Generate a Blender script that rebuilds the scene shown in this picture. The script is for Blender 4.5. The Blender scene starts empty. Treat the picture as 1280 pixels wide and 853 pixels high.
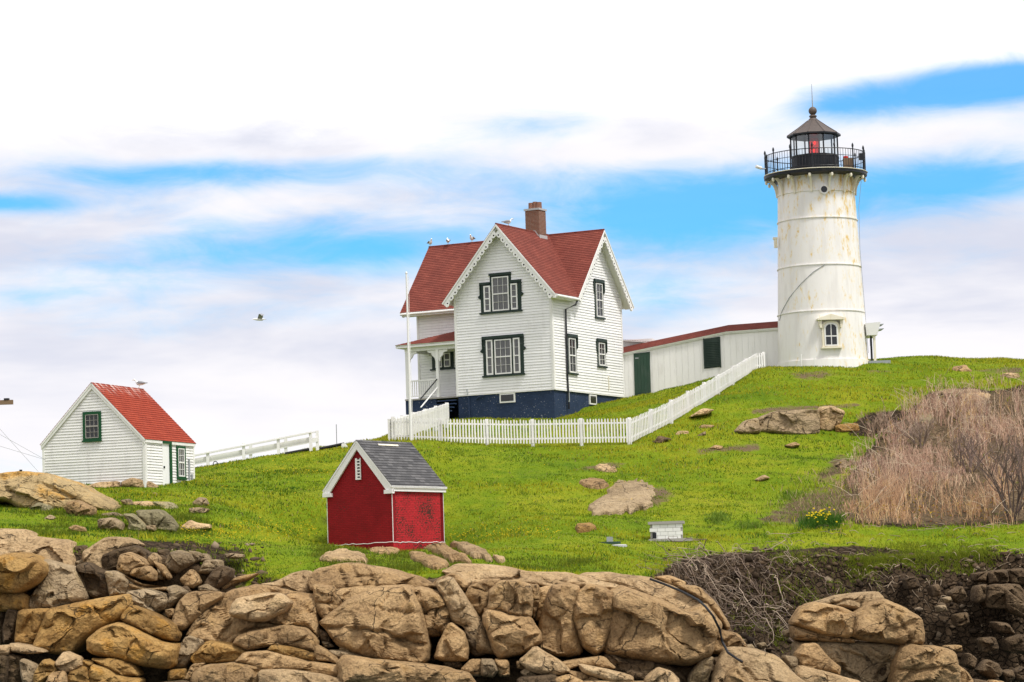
import bpy, bmesh, math, random
import numpy as np
from mathutils import Matrix, Vector

R = math.radians
random.seed(7)
RNG = np.random.default_rng(11)
SC = bpy.context.scene
COL = SC.collection

# ------------------------------------------------------------------ camera
F, PITCH, ROLL, CAMH = 3500.0, 5.2808, 1.8, 4.0          # focal in px of a 1280 px wide picture
_p, _r = R(PITCH), R(ROLL)
FW = np.array([0, math.cos(_p), math.sin(_p)])
_u0 = np.array([0, -math.sin(_p), math.cos(_p)])
RT = np.array([1., 0, 0]) * math.cos(_r) - _u0 * math.sin(_r)
UP = np.array([1., 0, 0]) * math.sin(_r) + _u0 * math.cos(_r)
EYE = np.array([0, 0, CAMH])
cam_d = bpy.data.cameras.new('camera')
cam = bpy.data.objects.new('camera', cam_d)
COL.objects.link(cam)
cam_d.sensor_width = 36.0
cam_d.lens = F / 1280 * 36.0
cam_d.clip_start = 1.0
cam_d.clip_end = 30000
M = Matrix(((RT[0], UP[0], -FW[0], 0), (RT[1], UP[1], -FW[1], 0), (RT[2], UP[2], -FW[2], CAMH), (0, 0, 0, 1)))
cam.matrix_world = M
SC.camera = cam

# ------------------------------------------------------------------ world, sun, exposure
SUN_EL, SUN_AZ = 60.0, 130.0          # azimuth clockwise from +Y (the view direction)
world = bpy.data.worlds.new('World')
SC.world = world
world.use_nodes = True
nt = world.node_tree
nt.nodes.clear()


class NG:
    """small helper for node trees"""
    def __init__(s, tree): s.t = tree
    def n(s, kind, **kw):
        nd = s.t.nodes.new(kind)
        for k, v in kw.items():
            if k.startswith('i_'):
                nd.inputs[k[2:].replace('_', ' ')].default_value = v
            else:
                setattr(nd, k, v)
        return nd
    def l(s, a, b): s.t.links.new(a, b)
    def math(s, op, a, b=None, c=None, clamp=False):
        nd = s.t.nodes.new('ShaderNodeMath'); nd.operation = op; nd.use_clamp = clamp
        for i, v in enumerate((a, b, c)):
            if v is None: continue
            if isinstance(v, (int, float)): nd.inputs[i].default_value = v
            else: s.l(v, nd.inputs[i])
        return nd.outputs[0]
    def mix(s, fac, a, b, mode='MIX'):
        nd = s.t.nodes.new('ShaderNodeMix'); nd.data_type = 'RGBA'; nd.blend_type = mode
        for i, v in ((0, fac), (6, a), (7, b)):
            if isinstance(v, (int, float)): nd.inputs[i].default_value = v
            elif isinstance(v, tuple): nd.inputs[i].default_value = (*v, 1) if len(v) == 3 else v
            else: s.l(v, nd.inputs[i])
        return nd.outputs[2]
    def noise(s, vec, scale, detail=4, rough=.55, dist=0.0):
        nd = s.t.nodes.new('ShaderNodeTexNoise')
        nd.inputs['Scale'].default_value = scale; nd.inputs['Detail'].default_value = detail
        nd.inputs['Roughness'].default_value = rough; nd.inputs['Distortion'].default_value = dist
        if vec is not None: s.l(vec, nd.inputs['Vector'])
        return nd.outputs['Fac']
    def ramp(s, fac, stops, interp='LINEAR'):
        nd = s.t.nodes.new('ShaderNodeValToRGB'); cr = nd.color_ramp; cr.interpolation = interp
        while len(cr.elements) > 1: cr.elements.remove(cr.elements[-1])
        for i, (p, c) in enumerate(stops):
            e = cr.elements[0] if i == 0 else cr.elements.new(p)
            e.position = p
            e.color = (c, c, c, 1) if isinstance(c, (int, float)) else ((*c, 1) if len(c) == 3 else c)
        s.l(fac, nd.inputs[0])
        return nd.outputs[0]
    def map(s, v, a, b, c=0.0, d=1.0):
        nd = s.t.nodes.new('ShaderNodeMapRange'); nd.interpolation_type = 'SMOOTHSTEP'
        for i, x in enumerate((v, a, b, c, d)):
            if isinstance(x, (int, float)): nd.inputs[i].default_value = x
            else: s.l(x, nd.inputs[i])
        return nd.outputs[0]
    def scalev(s, vec, sc, loc=(0, 0, 0)):
        nd = s.t.nodes.new('ShaderNodeMapping'); s.l(vec, nd.inputs['Vector'])
        nd.inputs['Scale'].default_value = sc; nd.inputs['Location'].default_value = loc
        return nd.outputs[0]
    def comb(s, x, y, z):
        nd = s.t.nodes.new('ShaderNodeCombineXYZ')
        for i, v in enumerate((x, y, z)):
            if isinstance(v, (int, float)): nd.inputs[i].default_value = v
            else: s.l(v, nd.inputs[i])
        return nd.outputs[0]


g = NG(nt)
sky = g.n('ShaderNodeTexSky', sky_type='NISHITA', sun_disc=False, sun_elevation=R(SUN_EL), sun_rotation=R(SUN_AZ),
          altitude=0.0, air_density=1.0, dust_density=0.3, ozone_density=2.5)
tc = g.n('ShaderNodeTexCoord')
sep = g.n('ShaderNodeSeparateXYZ'); g.l(tc.outputs['Generated'], sep.inputs[0])
az = g.math('MULTIPLY', g.math('ARCTAN2', sep.outputs[0], sep.outputs[1]), 57.2958)
el = g.math('MULTIPLY', g.math('ARCSINE', sep.outputs[2]), 57.2958)
# the cloud deck in degrees; the streaks lie nearly level and lengthen towards the side
vec1 = g.comb(g.math('MULTIPLY', az, .11), g.math('ADD', g.math('MULTIPLY', el, .55), g.math('MULTIPLY', az, .012)), 3.7)
n1 = g.noise(vec1, 1.0, 6, .5, .35)
vec2 = g.comb(g.math('MULTIPLY', az, .42), g.math('ADD', g.math('MULTIPLY', el, 1.25), g.math('MULTIPLY', az, .05)), 9.1)
n2 = g.noise(vec2, 1.0, 9, .62, .5)
streak = g.math('ADD', g.math('MULTIPLY', g.math('SUBTRACT', n1, .5), 1.5), g.math('MULTIPLY', g.math('SUBTRACT', n2, .5), 1.15))


def blob(a0, e0, sa, se, amp):
    da = g.math('DIVIDE', g.math('SUBTRACT', az, a0), sa)
    de = g.math('DIVIDE', g.math('SUBTRACT', el, e0), se)
    q = g.math('ADD', g.math('MULTIPLY', da, da), g.math('MULTIPLY', de, de))
    return g.math('MULTIPLY', g.math('EXPONENT', g.math('MULTIPLY', q, -1.0)), amp)


# breaks between the clouds (azimuth, elevation, half widths in degrees, strength)
gaps = None
for bb in [(10.4, 10.1, 2.8, .50, .95), (7.2, 9.9, 1.6, .40, .45), (3.6, 7.6, 3.2, .95, .78), (9.2, 8.15, 3.4, .60, .62), (-10.8, 8.3, 2.2, .25, .70),
           (-6.8, 8.85, 4.4, .32, .55), (.6, 9.75, 1.8, .40, .42), (-2.6, 7.3, 2.6, .70, .46), (-6.2, 7.2, 3.2, .45, .30), (-9.0, 6.5, 3.4, .50, .26), (.5, 8.6, 3.0, .45, .20), (-4.5, 5.9, 3.5, .35, .22), (3.0, 6.2, 2.0, .5, .25),
           (24, 9, 7, 1.1, .6), (-27, 8, 8, 1.2, .6), (60, 10, 14, 2, .6), (-70, 9, 16, 2, .6), (120, 9, 16, 2, .6), (-130, 10, 16, 2, .6)]:
    v = blob(*bb)
    gaps = v if gaps is None else g.math('ADD', gaps, v)
open_ = g.math('ADD', g.math('ADD', gaps, g.math('MULTIPLY', streak, .62)), -.04)
blue = g.map(open_, -.02, .66)
cover = g.math('SUBTRACT', 1.0, g.math('MULTIPLY', blue, .93))
# clouds: a brilliant upper deck, greyer and slightly violet ones low down
nshade = g.noise(g.comb(g.math('MULTIPLY', az, .12), g.math('MULTIPLY', el, .5), 21.0), 1.0, 5, .55, .2)
white_up = g.map(g.math('ADD', el, g.math('MULTIPLY', g.math('SUBTRACT', n2, .5), 2.2)), 8.7, 10.7)
low_col = g.mix(g.map(nshade, .36, .64), (.66, .685, .80), (.92, .90, .93))
horizon_white = g.map(el, 5.6, 3.2)
low_col = g.mix(g.math('MULTIPLY', horizon_white, .75), low_col, (.97, .94, .955))
cloud_col = g.mix(white_up, low_col, (1.07, 1.05, 1.07))
skyc = g.mix(1.0, sky.outputs[0], (.034, .116, .165), 'MULTIPLY')   # Nishita at a background strength of about 0.09, polariser-blue
lp = g.mix(cover, skyc, cloud_col)
bg = g.n('ShaderNodeBackground', i_Strength=1.0)
g.l(lp, bg.inputs['Color'])
out = g.n('ShaderNodeOutputWorld')
g.l(bg.outputs[0], out.inputs['Surface'])

sun_d = bpy.data.lights.new('sun', 'SUN')
sun = bpy.data.objects.new('sun', sun_d)
COL.objects.link(sun)
sun_d.energy = 3.1
sun_d.angle = R(10)
sun_d.color = (1.0, .97, .92)
_sd = Vector((math.sin(R(SUN_AZ)) * math.cos(R(SUN_EL)), math.cos(R(SUN_AZ)) * math.cos(R(SUN_EL)), math.sin(R(SUN_EL))))
sun.rotation_euler = (-_sd).to_track_quat('-Z', 'Y').to_euler()
sun.location = _sd * 80 + Vector((0, 120, 10))

SC.view_settings.view_transform = 'Standard'
SC.view_settings.look = 'None'
SC.view_settings.exposure = 0.12
SC.view_settings.gamma = 1.0
SC.view_settings.use_curve_mapping = False
SC.render.engine = 'CYCLES'
SC.cycles.max_bounces = 6
SC.cycles.diffuse_bounces = 3
SC.cycles.transparent_max_bounces = 8
SC.cycles.use_denoising = True


# ------------------------------------------------------------------ pixel <-> world
def ray(x, y):
    x = np.asarray(x, float); y = np.asarray(y, float)
    return FW + RT * ((x - 640) / F)[..., None] - UP * ((y - 426.5) / F)[..., None]


def at(x, y, D):
    return EYE + ray(x, y) * np.asarray(D, float)[..., None]


def proj(P):
    q = np.asarray(P, float) - EYE
    w = q @ FW
    return 640 + F * (q @ RT) / w, 426.5 - F * (q @ UP) / w, w


# ------------------------------------------------------------------ noise
def _hash(i, j, k, seed):
    h = (i * 374761393 + j * 668265263 + k * 2147483647 + seed * 1274126177) & 0xffffffff
    h = ((h ^ (h >> 13)) * 1274126177) & 0xffffffff
    h = ((h ^ (h >> 16)) * 2246822519) & 0xffffffff
    return ((h ^ (h >> 15)) & 0xffff) / 65535.0


def vnoise(P, seed=0):
    P = np.asarray(P, float)
    i = np.floor(P).astype(np.int64); f = P - i
    f = f * f * f * (f * (f * 6 - 15) + 10)
    o = 0
    for a in (0, 1):
        wa = f[..., 0] if a else 1 - f[..., 0]
        for b in (0, 1):
            wb = f[..., 1] if b else 1 - f[..., 1]
            for c in (0, 1):
                wc = f[..., 2] if c else 1 - f[..., 2]
                o = o + wa * wb * wc * _hash(i[..., 0] + a, i[..., 1] + b, i[..., 2] + c, seed)
    return o * 2 - 1


def fbm(P, seed=0, octs=4, gain=.5):
    P = np.asarray(P, float); o = 0; a = 1.0
    for k in range(octs):
        o = o + a * vnoise(P * 2 ** k + k * 17.3, seed + k); a *= gain
    return o


def sstep(x, a, b):
    t = np.clip((x - a) / (b - a), 0, 1)
    return t * t * (3 - 2 * t)


# ------------------------------------------------------------------ terrain height
CTRL = [  # (px, py, distance) of ground seen in the picture
    (0, 668, 102), (100, 670, 102), (200, 682, 103), (290, 700, 103.5), (-200, 650, 103), (-300, 600, 118),
    (60, 640, 110), (150, 640, 110), (40, 612, 118), (240, 612, 119.5), (180, 618, 118), (300, 640, 112), (300, 600, 124), (330, 571, 130), (243, 591, 128),
    (400, 562, 131), (450, 556, 131.5), (491, 551, 131), (640, 555, 131), (788, 553, 131), (400, 640, 117), (440, 600, 123),
    (405, 688, 114), (440, 688, 113), (491, 689, 111.8), (525, 684, 113.3), (556, 679, 115), (480, 700, 104), (400, 700, 103), (330, 716, 102.5), (560, 706, 102), (640, 709, 101.5), (720, 716, 101.5),
    (800, 716, 102.5), (640, 650, 115), (640, 600, 123), (720, 640, 118), (831, 676, 112), (760, 690, 107), (780, 620, 121), (880, 640, 118), (900, 600, 124),
    (900, 540, 132), (840, 527, 134.5), (880, 502, 138.5), (930, 472, 143.5), (960, 459, 146), (1029, 457, 147), (1085, 452, 149), (1000, 545, 132), (1060, 500, 138.5), (1100, 520, 136),
    (1280, 560, 130), (1160, 480, 143), (1100, 450, 153), (1280, 449, 153), (1180, 450, 153.5), (1480, 452, 150), (1480, 600, 122), (1000, 668, 113), (1280, 668, 113.5), (1150, 662, 114.5),
    (1100, 600, 124), (1220, 620, 121), (900, 698, 109.5), (980, 692, 110), (1100, 692, 110.5), (1200, 696, 110.5), (1280, 692, 110.5), (1480, 690, 110), (860, 706, 108),
    (693, 523, 143.5), (780, 498, 150.5), (805, 497, 150.5), (520, 531, 147), (600, 528, 144), (740, 512, 146),
]
_cp = np.array([at(float(a), float(b), float(d)) for a, b, d in CTRL])
_far = [(-60, 100, 5), (-50, 125, 6), (-40, 140, 7), (-28, 142, 8.6), (-18, 143, 9.6), (-12, 146, 10.5), (-6, 150, 12.9), (-8, 165, 9), (-30, 165, 6), (0, 160, 14), (10, 158, 15),
        (20, 163, 15.6), (30, 162, 15.4), (44, 160, 14), (0, 178, 9), (25, 182, 10), (45, 180, 9), (-40, 185, 4), (60, 150, 12), (60, 115, 6)]
_pts = np.vstack([_cp, np.array(_far, float)])


def _tps_fit(p, lam=.004):
    n = len(p); d = np.linalg.norm(p[:, None, :2] - p[None, :, :2], axis=2) / 20
    K = np.where(d > 0, d * d * np.log(d + 1e-12), 0) + lam * np.eye(n)
    P = np.c_[np.ones(n), p[:, :2] / 20]
    A = np.block([[K, P], [P.T, np.zeros((3, 3))]])
    return np.linalg.solve(A, np.r_[p[:, 2], 0, 0, 0])


_w = _tps_fit(_pts)


def _upper_exact(X, Y):
    X = np.asarray(X, float); Y = np.asarray(Y, float); sh = X.shape
    x = X.ravel() / 20; y = Y.ravel() / 20
    o = np.empty(x.size)
    for s in range(0, x.size, 20000):
        xs, ys = x[s:s + 20000], y[s:s + 20000]
        d2 = (xs[:, None] - _pts[None, :, 0] / 20) ** 2 + (ys[:, None] - _pts[None, :, 1] / 20) ** 2
        o[s:s + 20000] = (.5 * d2 * np.log(d2 + 1e-18)) @ _w[:-3] + _w[-3] + _w[-2] * xs + _w[-1] * ys
    return o.reshape(sh)


_ux = np.arange(-72, 72.01, .5); _uy = np.arange(78, 210.01, .5)
_UG = _upper_exact(*np.meshgrid(_ux, _uy))


_UG -= .60 * np.exp(-(((np.meshgrid(_ux, _uy)[0] + 5.5) / 3.8) ** 2 + ((np.meshgrid(_ux, _uy)[1] - 113.6) / 2.6) ** 2))


def upper(X, Y):
    fx_ = np.clip((np.asarray(X, float) + 72) / .5, 0, len(_ux) - 1.001); fy_ = np.clip((np.asarray(Y, float) - 78) / .5, 0, len(_uy) - 1.001)
    i = fx_.astype(int); j = fy_.astype(int); a = fx_ - i; b_ = fy_ - j
    return (_UG[j, i] * (1 - a) + _UG[j, i + 1] * a) * (1 - b_) + (_UG[j + 1, i] * (1 - a) + _UG[j + 1, i + 1] * a) * b_


# cliff edge: world x -> distance of the edge, and how steep it falls (rise per metre)
_EDGE = [(-200, 100.5, 2.4), (0, 99.6, 2.4), (110, 99.6, 2.4), (200, 102.0, 1.5), (300, 102.3, 1.5), (350, 101.5, 2.0), (400, 99.2, 2.6), (640, 98.9, 2.8), (800, 99.4, 2.6),
         (850, 107.0, .95), (900, 109.2, .82), (1000, 109.8, .80), (1100, 110.0, .80), (1200, 110.2, .85), (1300, 110.0, .9), (1500, 109, .9)]
_ex = np.array([at(float(a), 700., float(d))[0] for a, d, k in _EDGE])
_ey = np.array([at(float(a), 700., float(d))[1] for a, d, k in _EDGE])
_ek = np.array([k for a, d, k in _EDGE])


def ground_z(X, Y, rough=True):
    X = np.asarray(X, float); Y = np.asarray(Y, float)
    z = upper(X, Y)
    ey = np.interp(X, _ex, _ey); ek = np.interp(X, _ex, _ek)
    wob = .35 * vnoise(np.stack([X * .5, Y * 0, X * 0 + 3], -1), 5) + .15 * vnoise(np.stack([X * 1.6, Y * 0, X * 0 + 7], -1), 6)
    t = np.maximum(ey + wob - Y, 0)
    if rough:
        P = np.stack([X, Y, X * 0], -1)
        z = z + .13 * fbm(P * np.array([.22, .38, 1]), 3, 3) + .05 * fbm(P * np.array([.9, 1.5, 1]), 8, 3)
        face = sstep(t, .1, 1.0)
        z = z + face * (.5 * fbm(P * .55, 21, 3) + .45 * np.abs(fbm(P * 1.1, 23, 4, .6)))
    z = z - ek * t * sstep(t, 0, .5)
    # the islet ends in the sea on every side
    m = sstep(np.abs(X), 42, 60) + sstep(Y, 168, 192)
    z = z - np.minimum(m, 1) * 22
    return np.maximum(z, -2.5)


def hit(px, py, d0=88.0, d1=175.0):
    """distance at which the sight line of a pixel meets the ground"""
    px = np.atleast_1d(np.asarray(px, float)); py = np.atleast_1d(np.asarray(py, float))
    ds = np.arange(d0, d1, .25)
    r = ray(px, py)
    P = EYE + r[:, None, :] * ds[None, :, None]
    gz = ground_z(P[..., 0], P[..., 1], False)
    below = P[..., 2] < gz
    idx = np.argmax(below, 1)
    idx = np.where(below.any(1), idx, len(ds) - 1)
    i0 = np.maximum(idx - 1, 0); k = np.arange(len(px))
    a = P[k, i0, 2] - gz[k, i0]; b = P[k, idx, 2] - gz[k, idx]
    f = np.clip(a / np.where(np.abs(a - b) < 1e-9, 1, a - b), 0, 1)
    return ds[i0] + .25 * f


def hit1(px, py, **k): return float(hit(px, py, **k)[0])


def gpt(px, py):
    return at(float(px), float(py), hit1(px, py))


# ------------------------------------------------------------------ materials
MATS = {}


def mat(name):
    m = bpy.data.materials.new(name); m.use_nodes = True
    m.node_tree.nodes.clear()
    q = NG(m.node_tree)
    b = q.n('ShaderNodeBsdfPrincipled'); o = q.n('ShaderNodeOutputMaterial')
    q.l(b.outputs[0], o.inputs['Surface'])
    MATS[name] = m
    return m, q, b, o


def setc(q, b, col, rough=.7, spec=.3):
    if isinstance(col, tuple): b.inputs['Base Color'].default_value = (*col, 1)
    else: q.l(col, b.inputs['Base Color'])
    if isinstance(rough, (int, float)): b.inputs['Roughness'].default_value = rough
    else: q.l(rough, b.inputs['Roughness'])
    b.inputs['Specular IOR Level'].default_value = spec


def bump(q, b, h, strength=.5, dist=.02, prev=None):
    nd = q.n('ShaderNodeBump'); nd.inputs['Strength'].default_value = strength; nd.inputs['Distance'].default_value = dist
    q.l(h, nd.inputs['Height'])
    if prev is not None: q.l(prev, nd.inputs['Normal'])
    q.l(nd.outputs[0], b.inputs['Normal'])
    return nd.outputs[0]


def ocoord(q): return q.n('ShaderNodeTexCoord').outputs['Object']
def gcoord(q): return q.n('ShaderNodeNewGeometry').outputs['Position']


def plain(name, col, rough=.6, spec=.3, var=.12, scale=3.0, metallic=0.0):
    m, q, b, o = mat(name)
    v = gcoord(q)
    n = q.noise(v, scale, 5, .6)
    c = q.mix(n, tuple(max(0, x * (1 - var)) for x in col), tuple(min(1, x * (1 + var)) for x in col))
    setc(q, b, c, rough, spec)
    b.inputs['Metallic'].default_value = metallic
    return m


def paint(name, col, dirt=(.45, .42, .36), amount=.35, rough=.55):
    """painted wood or iron with faint vertical grime"""
    m, q, b, o = mat(name)
    v = gcoord(q)
    n = q.noise(q.scalev(v, (3, 3, .7)), 1.0, 6, .65)
    n2 = q.noise(v, 14.0, 4, .6)
    oi = q.n('ShaderNodeObjectInfo')
    f = q.math('MULTIPLY', q.map(n, .48, .75), amount)
    c = q.mix(f, col, dirt)
    c = q.mix(q.math('MULTIPLY', q.map(n2, .60, .78), amount * .5), c, tuple(x * .75 for x in col))
    hs = q.n('ShaderNodeHueSaturation'); q.l(c, hs.inputs['Color'])
    q.l(q.math('ADD', .955, q.math('MULTIPLY', oi.outputs['Random'], .09)), hs.inputs['Value'])
    setc(q, b, hs.outputs[0], rough, .3)
    return m


paint('white_board', (.84, .83, .82), (.56, .54, .50), .30)
paint('white_trim', (.80, .79, .765), (.52, .48, .41), .32)
paint('white_fence', (.82, .80, .78), (.50, .46, .40), .35)
paint('weathered_board', (.80, .785, .76), (.46, .44, .42), .45)
paint('cream_trim', (.77, .72, .58), (.55, .40, .17), .5)
paint('dark_green', (.014, .030, .021), (.07, .085, .07), .35, .45)
paint('bright_green', (.003, .062, .018), (.02, .08, .04), .3, .45)
paint('door_green', (.026, .062, .040), (.09, .11, .09), .5, .5)
paint('black_iron', (.012, .014, .018), (.06, .045, .035), .5, .42)
paint('lantern_roof', (.085, .068, .060), (.17, .12, .09), .6, .55)
paint('grey_wood', (.36, .34, .31), (.16, .14, .12), .6, .8)
plain('grey_metal', (.30, .32, .33), .4, .5)
plain('black_rubber', (.012, .012, .013), .5, .3)
plain('brown_bird', (.17, .12, .085), .8)
plain('gull_white', (.86, .85, .83), .8, .2, .05)
plain('gull_grey', (.30, .31, .33), .8)
plain('beak_yellow', (.65, .38, .04), .5)
plain('timber', (.21, .14, .085), .85)
plain('red_plastic', (.55, .02, .015), .4)
plain('ridge_lead', (.42, .42, .42), .6)
plain('void_shade', (.012, .012, .012), .9)  # flat black painted for the shade inside holes and vents

m, q, b, o = mat('window_glass')
v = gcoord(q)
c = q.mix(q.noise(v, 2.2, 3), (.014, .016, .019), (.045, .047, .05))
setc(q, b, c, .08, .4)
m, q, b, o = mat('curtained_glass')
c = q.mix(q.noise(q.scalev(gcoord(q), (9, 9, 1.2)), 1.0, 3), (.055, .056, .06), (.17, .167, .165))
setc(q, b, c, .10, .5)

m, q, b, o = mat('lantern_glass')
tr = q.n('ShaderNodeBsdfTransparent'); tr.inputs[0].default_value = (.93, .96, .96, 1)
gl = q.n('ShaderNodeBsdfGlossy'); gl.inputs['Roughness'].default_value = .02
ms = q.n('ShaderNodeMixShader'); ms.inputs[0].default_value = .12
q.l(tr.outputs[0], ms.inputs[1]); q.l(gl.outputs[0], ms.inputs[2]); q.l(ms.outputs[0], o.inputs['Surface'])

m, q, b, o = mat('red_glass')
tr = q.n('ShaderNodeBsdfTransparent'); tr.inputs[0].default_value = (.95, .22, .20, 1)
gl = q.n('ShaderNodeBsdfDiffuse'); gl.inputs['Color'].default_value = (.6, .12, .12, 1)
ms = q.n('ShaderNodeMixShader'); ms.inputs[0].default_value = .25
q.l(tr.outputs[0], ms.inputs[1]); q.l(gl.outputs[0], ms.inputs[2]); q.l(ms.outputs[0], o.inputs['Surface'])
m, q, b, o = mat('red_lamp')
setc(q, b, (.6, .01, .005), .3)
b.inputs['Emission Color'].default_value = (1, .03, .01, 1); b.inputs['Emission Strength'].default_value = 2.5


def shingle_mat(name, c1, c2, c3, w=.30, h=.14, streak=None):
    m, q, b, o = mat(name)
    uv = q.n('ShaderNodeUVMap').outputs[0]
    br = q.n('ShaderNodeTexBrick')
    q.l(uv, br.inputs['Vector'])
    br.inputs['Color1'].default_value = (0, 0, 0, 1); br.inputs['Color2'].default_value = (1, 1, 1, 1); br.inputs['Mortar'].default_value = (.5, .5, .5, 1)
    br.inputs['Scale'].default_value = 1.0; br.inputs['Mortar Size'].default_value = .008; br.inputs['Brick Width'].default_value = w; br.inputs['Row Height'].default_value = h
    br.inputs['Mortar Smooth'].default_value = .3; br.offset = .5
    c = q.mix(q.math('MULTIPLY', br.outputs['Color'], .85), c1, c2)
    c = q.mix(q.map(q.noise(uv, 1.1, 5, .6), .35, .7, 0, .55), c, c3)
    c = q.mix(q.math('MULTIPLY', br.outputs['Fac'], .6), c, tuple(x * .35 for x in c1))
    if streak:
        sp = q.n('ShaderNodeSeparateXYZ'); q.l(uv, sp.inputs[0])
        k = q.noise(q.scalev(uv, (5.0, .9, 1)), 1.0, 5, .7)
        k = q.math('MULTIPLY', q.map(k, .47, .62), q.map(sp.outputs[1], streak[0], streak[1]))
        c = q.mix(q.math('MULTIPLY', k, .85), c, (.75, .66, .60))
    setc(q, b, c, .85, .2)
    bump(q, b, q.math('ADD', q.math('MULTIPLY', q.noise(uv, 40, 3), .5), q.math('MULTIPLY', br.outputs['Fac'], -1.0)), .5, .01)
    return m


shingle_mat('red_shingle', (.195, .047, .034), (.26, .070, .049), (.135, .036, .028))
shingle_mat('bright_red_shingle', (.29, .040, .019), (.35, .058, .028), (.22, .030, .016), .33, .15, (2.7, 4.0))
shingle_mat('grey_shingle', (.060, .060, .063), (.16, .155, .155), (.085, .082, .084), .34, .15)


def brick_mat(name, c1, c2, mortar, bw, bh, ms, chips=None, chipc=None, bumpd=.01):
    m, q, b, o = mat(name)
    uv = q.n('ShaderNodeUVMap').outputs[0]
    br = q.n('ShaderNodeTexBrick'); q.l(uv, br.inputs['Vector'])
    br.inputs['Color1'].default_value = (*c1, 1); br.inputs['Color2'].default_value = (*c2, 1); br.inputs['Mortar'].default_value = (*mortar, 1)
    br.inputs['Scale'].default_value = 1.0; br.inputs['Mortar Size'].default_value = ms; br.inputs['Brick Width'].default_value = bw; br.inputs['Row Height'].default_value = bh
    c = br.outputs['Color']
    c = q.mix(q.map(q.noise(uv, 1.6, 6, .65), .4, .75, 0, .5), c, tuple(x * .55 for x in c1))
    if chips:
        big = q.noise(uv, .9, 3, .5)
        fine = q.noise(q.scalev(uv, (1, 1.4, 1)), 11.0, 4, .6)
        k = q.map(q.math('ADD', fine, q.math('MULTIPLY', q.math('SUBTRACT', big, .5), chips[1])), chips[0], chips[0] + .035)
        c = q.mix(k, c, chipc)
    setc(q, b, c, .75, .25)
    bump(q, b, q.math('ADD', q.math('MULTIPLY', br.outputs['Fac'], -1.0), q.math('MULTIPLY', q.noise(uv, 30, 4), .6)), .6, bumpd)
    return m


brick_mat('chimney_brick', (.22, .065, .032), (.33, .11, .055), (.30, .24, .19), .215, .075, .012)
brick_mat('red_shaded_brick', (.245, .0038, .0075), (.29, .0060, .010), (.18, .003, .006), .21, .072, .008, (.665, .40), (.060, .022, .014))  # gable red darkened, its shade put into the paint colour
brick_mat('red_lit_peeling_brick', (.44, .016, .022), (.50, .024, .030), (.30, .008, .012), .21, .072, .008, (.525, .50), (.070, .020, .013))  # lit side's brightness put into the colour; the peeling is real wear
brick_mat('blue_painted_brick', (.020, .038, .085), (.026, .047, .10), (.016, .030, .068), .21, .072, .006, (.650, .28), (.42, .43, .45))

# lighthouse paint: off-white plates with yellow-brown rust weeping from them
m, q, b, o = mat('tower_paint')
v = ocoord(q)
sp = q.n('ShaderNodeSeparateXYZ'); q.l(v, sp.inputs[0])
n_big = q.noise(v, .55, 3, .5)
n_run = q.noise(q.scalev(v, (4.5, 4.5, 1.5)), 1.0, 6, .68)
n_fine = q.noise(q.scalev(v, (13, 13, 5)), 1.0, 4, .6)
hgt = q.map(sp.outputs[2], 4.0, 10.2, -.06, .045)
side = q.map(sp.outputs[0], .2, 2.0, -.02, .055)
k = q.math('ADD', q.math('ADD', n_run, q.math('MULTIPLY', q.math('SUBTRACT', n_big, .5), .35)), q.math('ADD', hgt, side))
k = q.math('ADD', k, q.math('MULTIPLY', q.math('SUBTRACT', n_fine, .5), .30))
grime = q.noise(q.scalev(v, (2.5, 2.5, .5)), 1.0, 5, .6)
c = q.mix(q.map(grime, .42, .72, 0, .5), (.81, .785, .75), (.62, .59, .56))
c = q.mix(q.map(k, .49, .60, 0, .6), c, (.78, .68, .48))
c = q.mix(q.map(k, .585, .65, 0, .9), c, (.70, .49, .18))
c = q.mix(q.map(k, .70, .75), c, (.46, .25, .07))
setc(q, b, c, .6, .3)
bump(q, b, n_fine, .25, .01)

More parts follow.
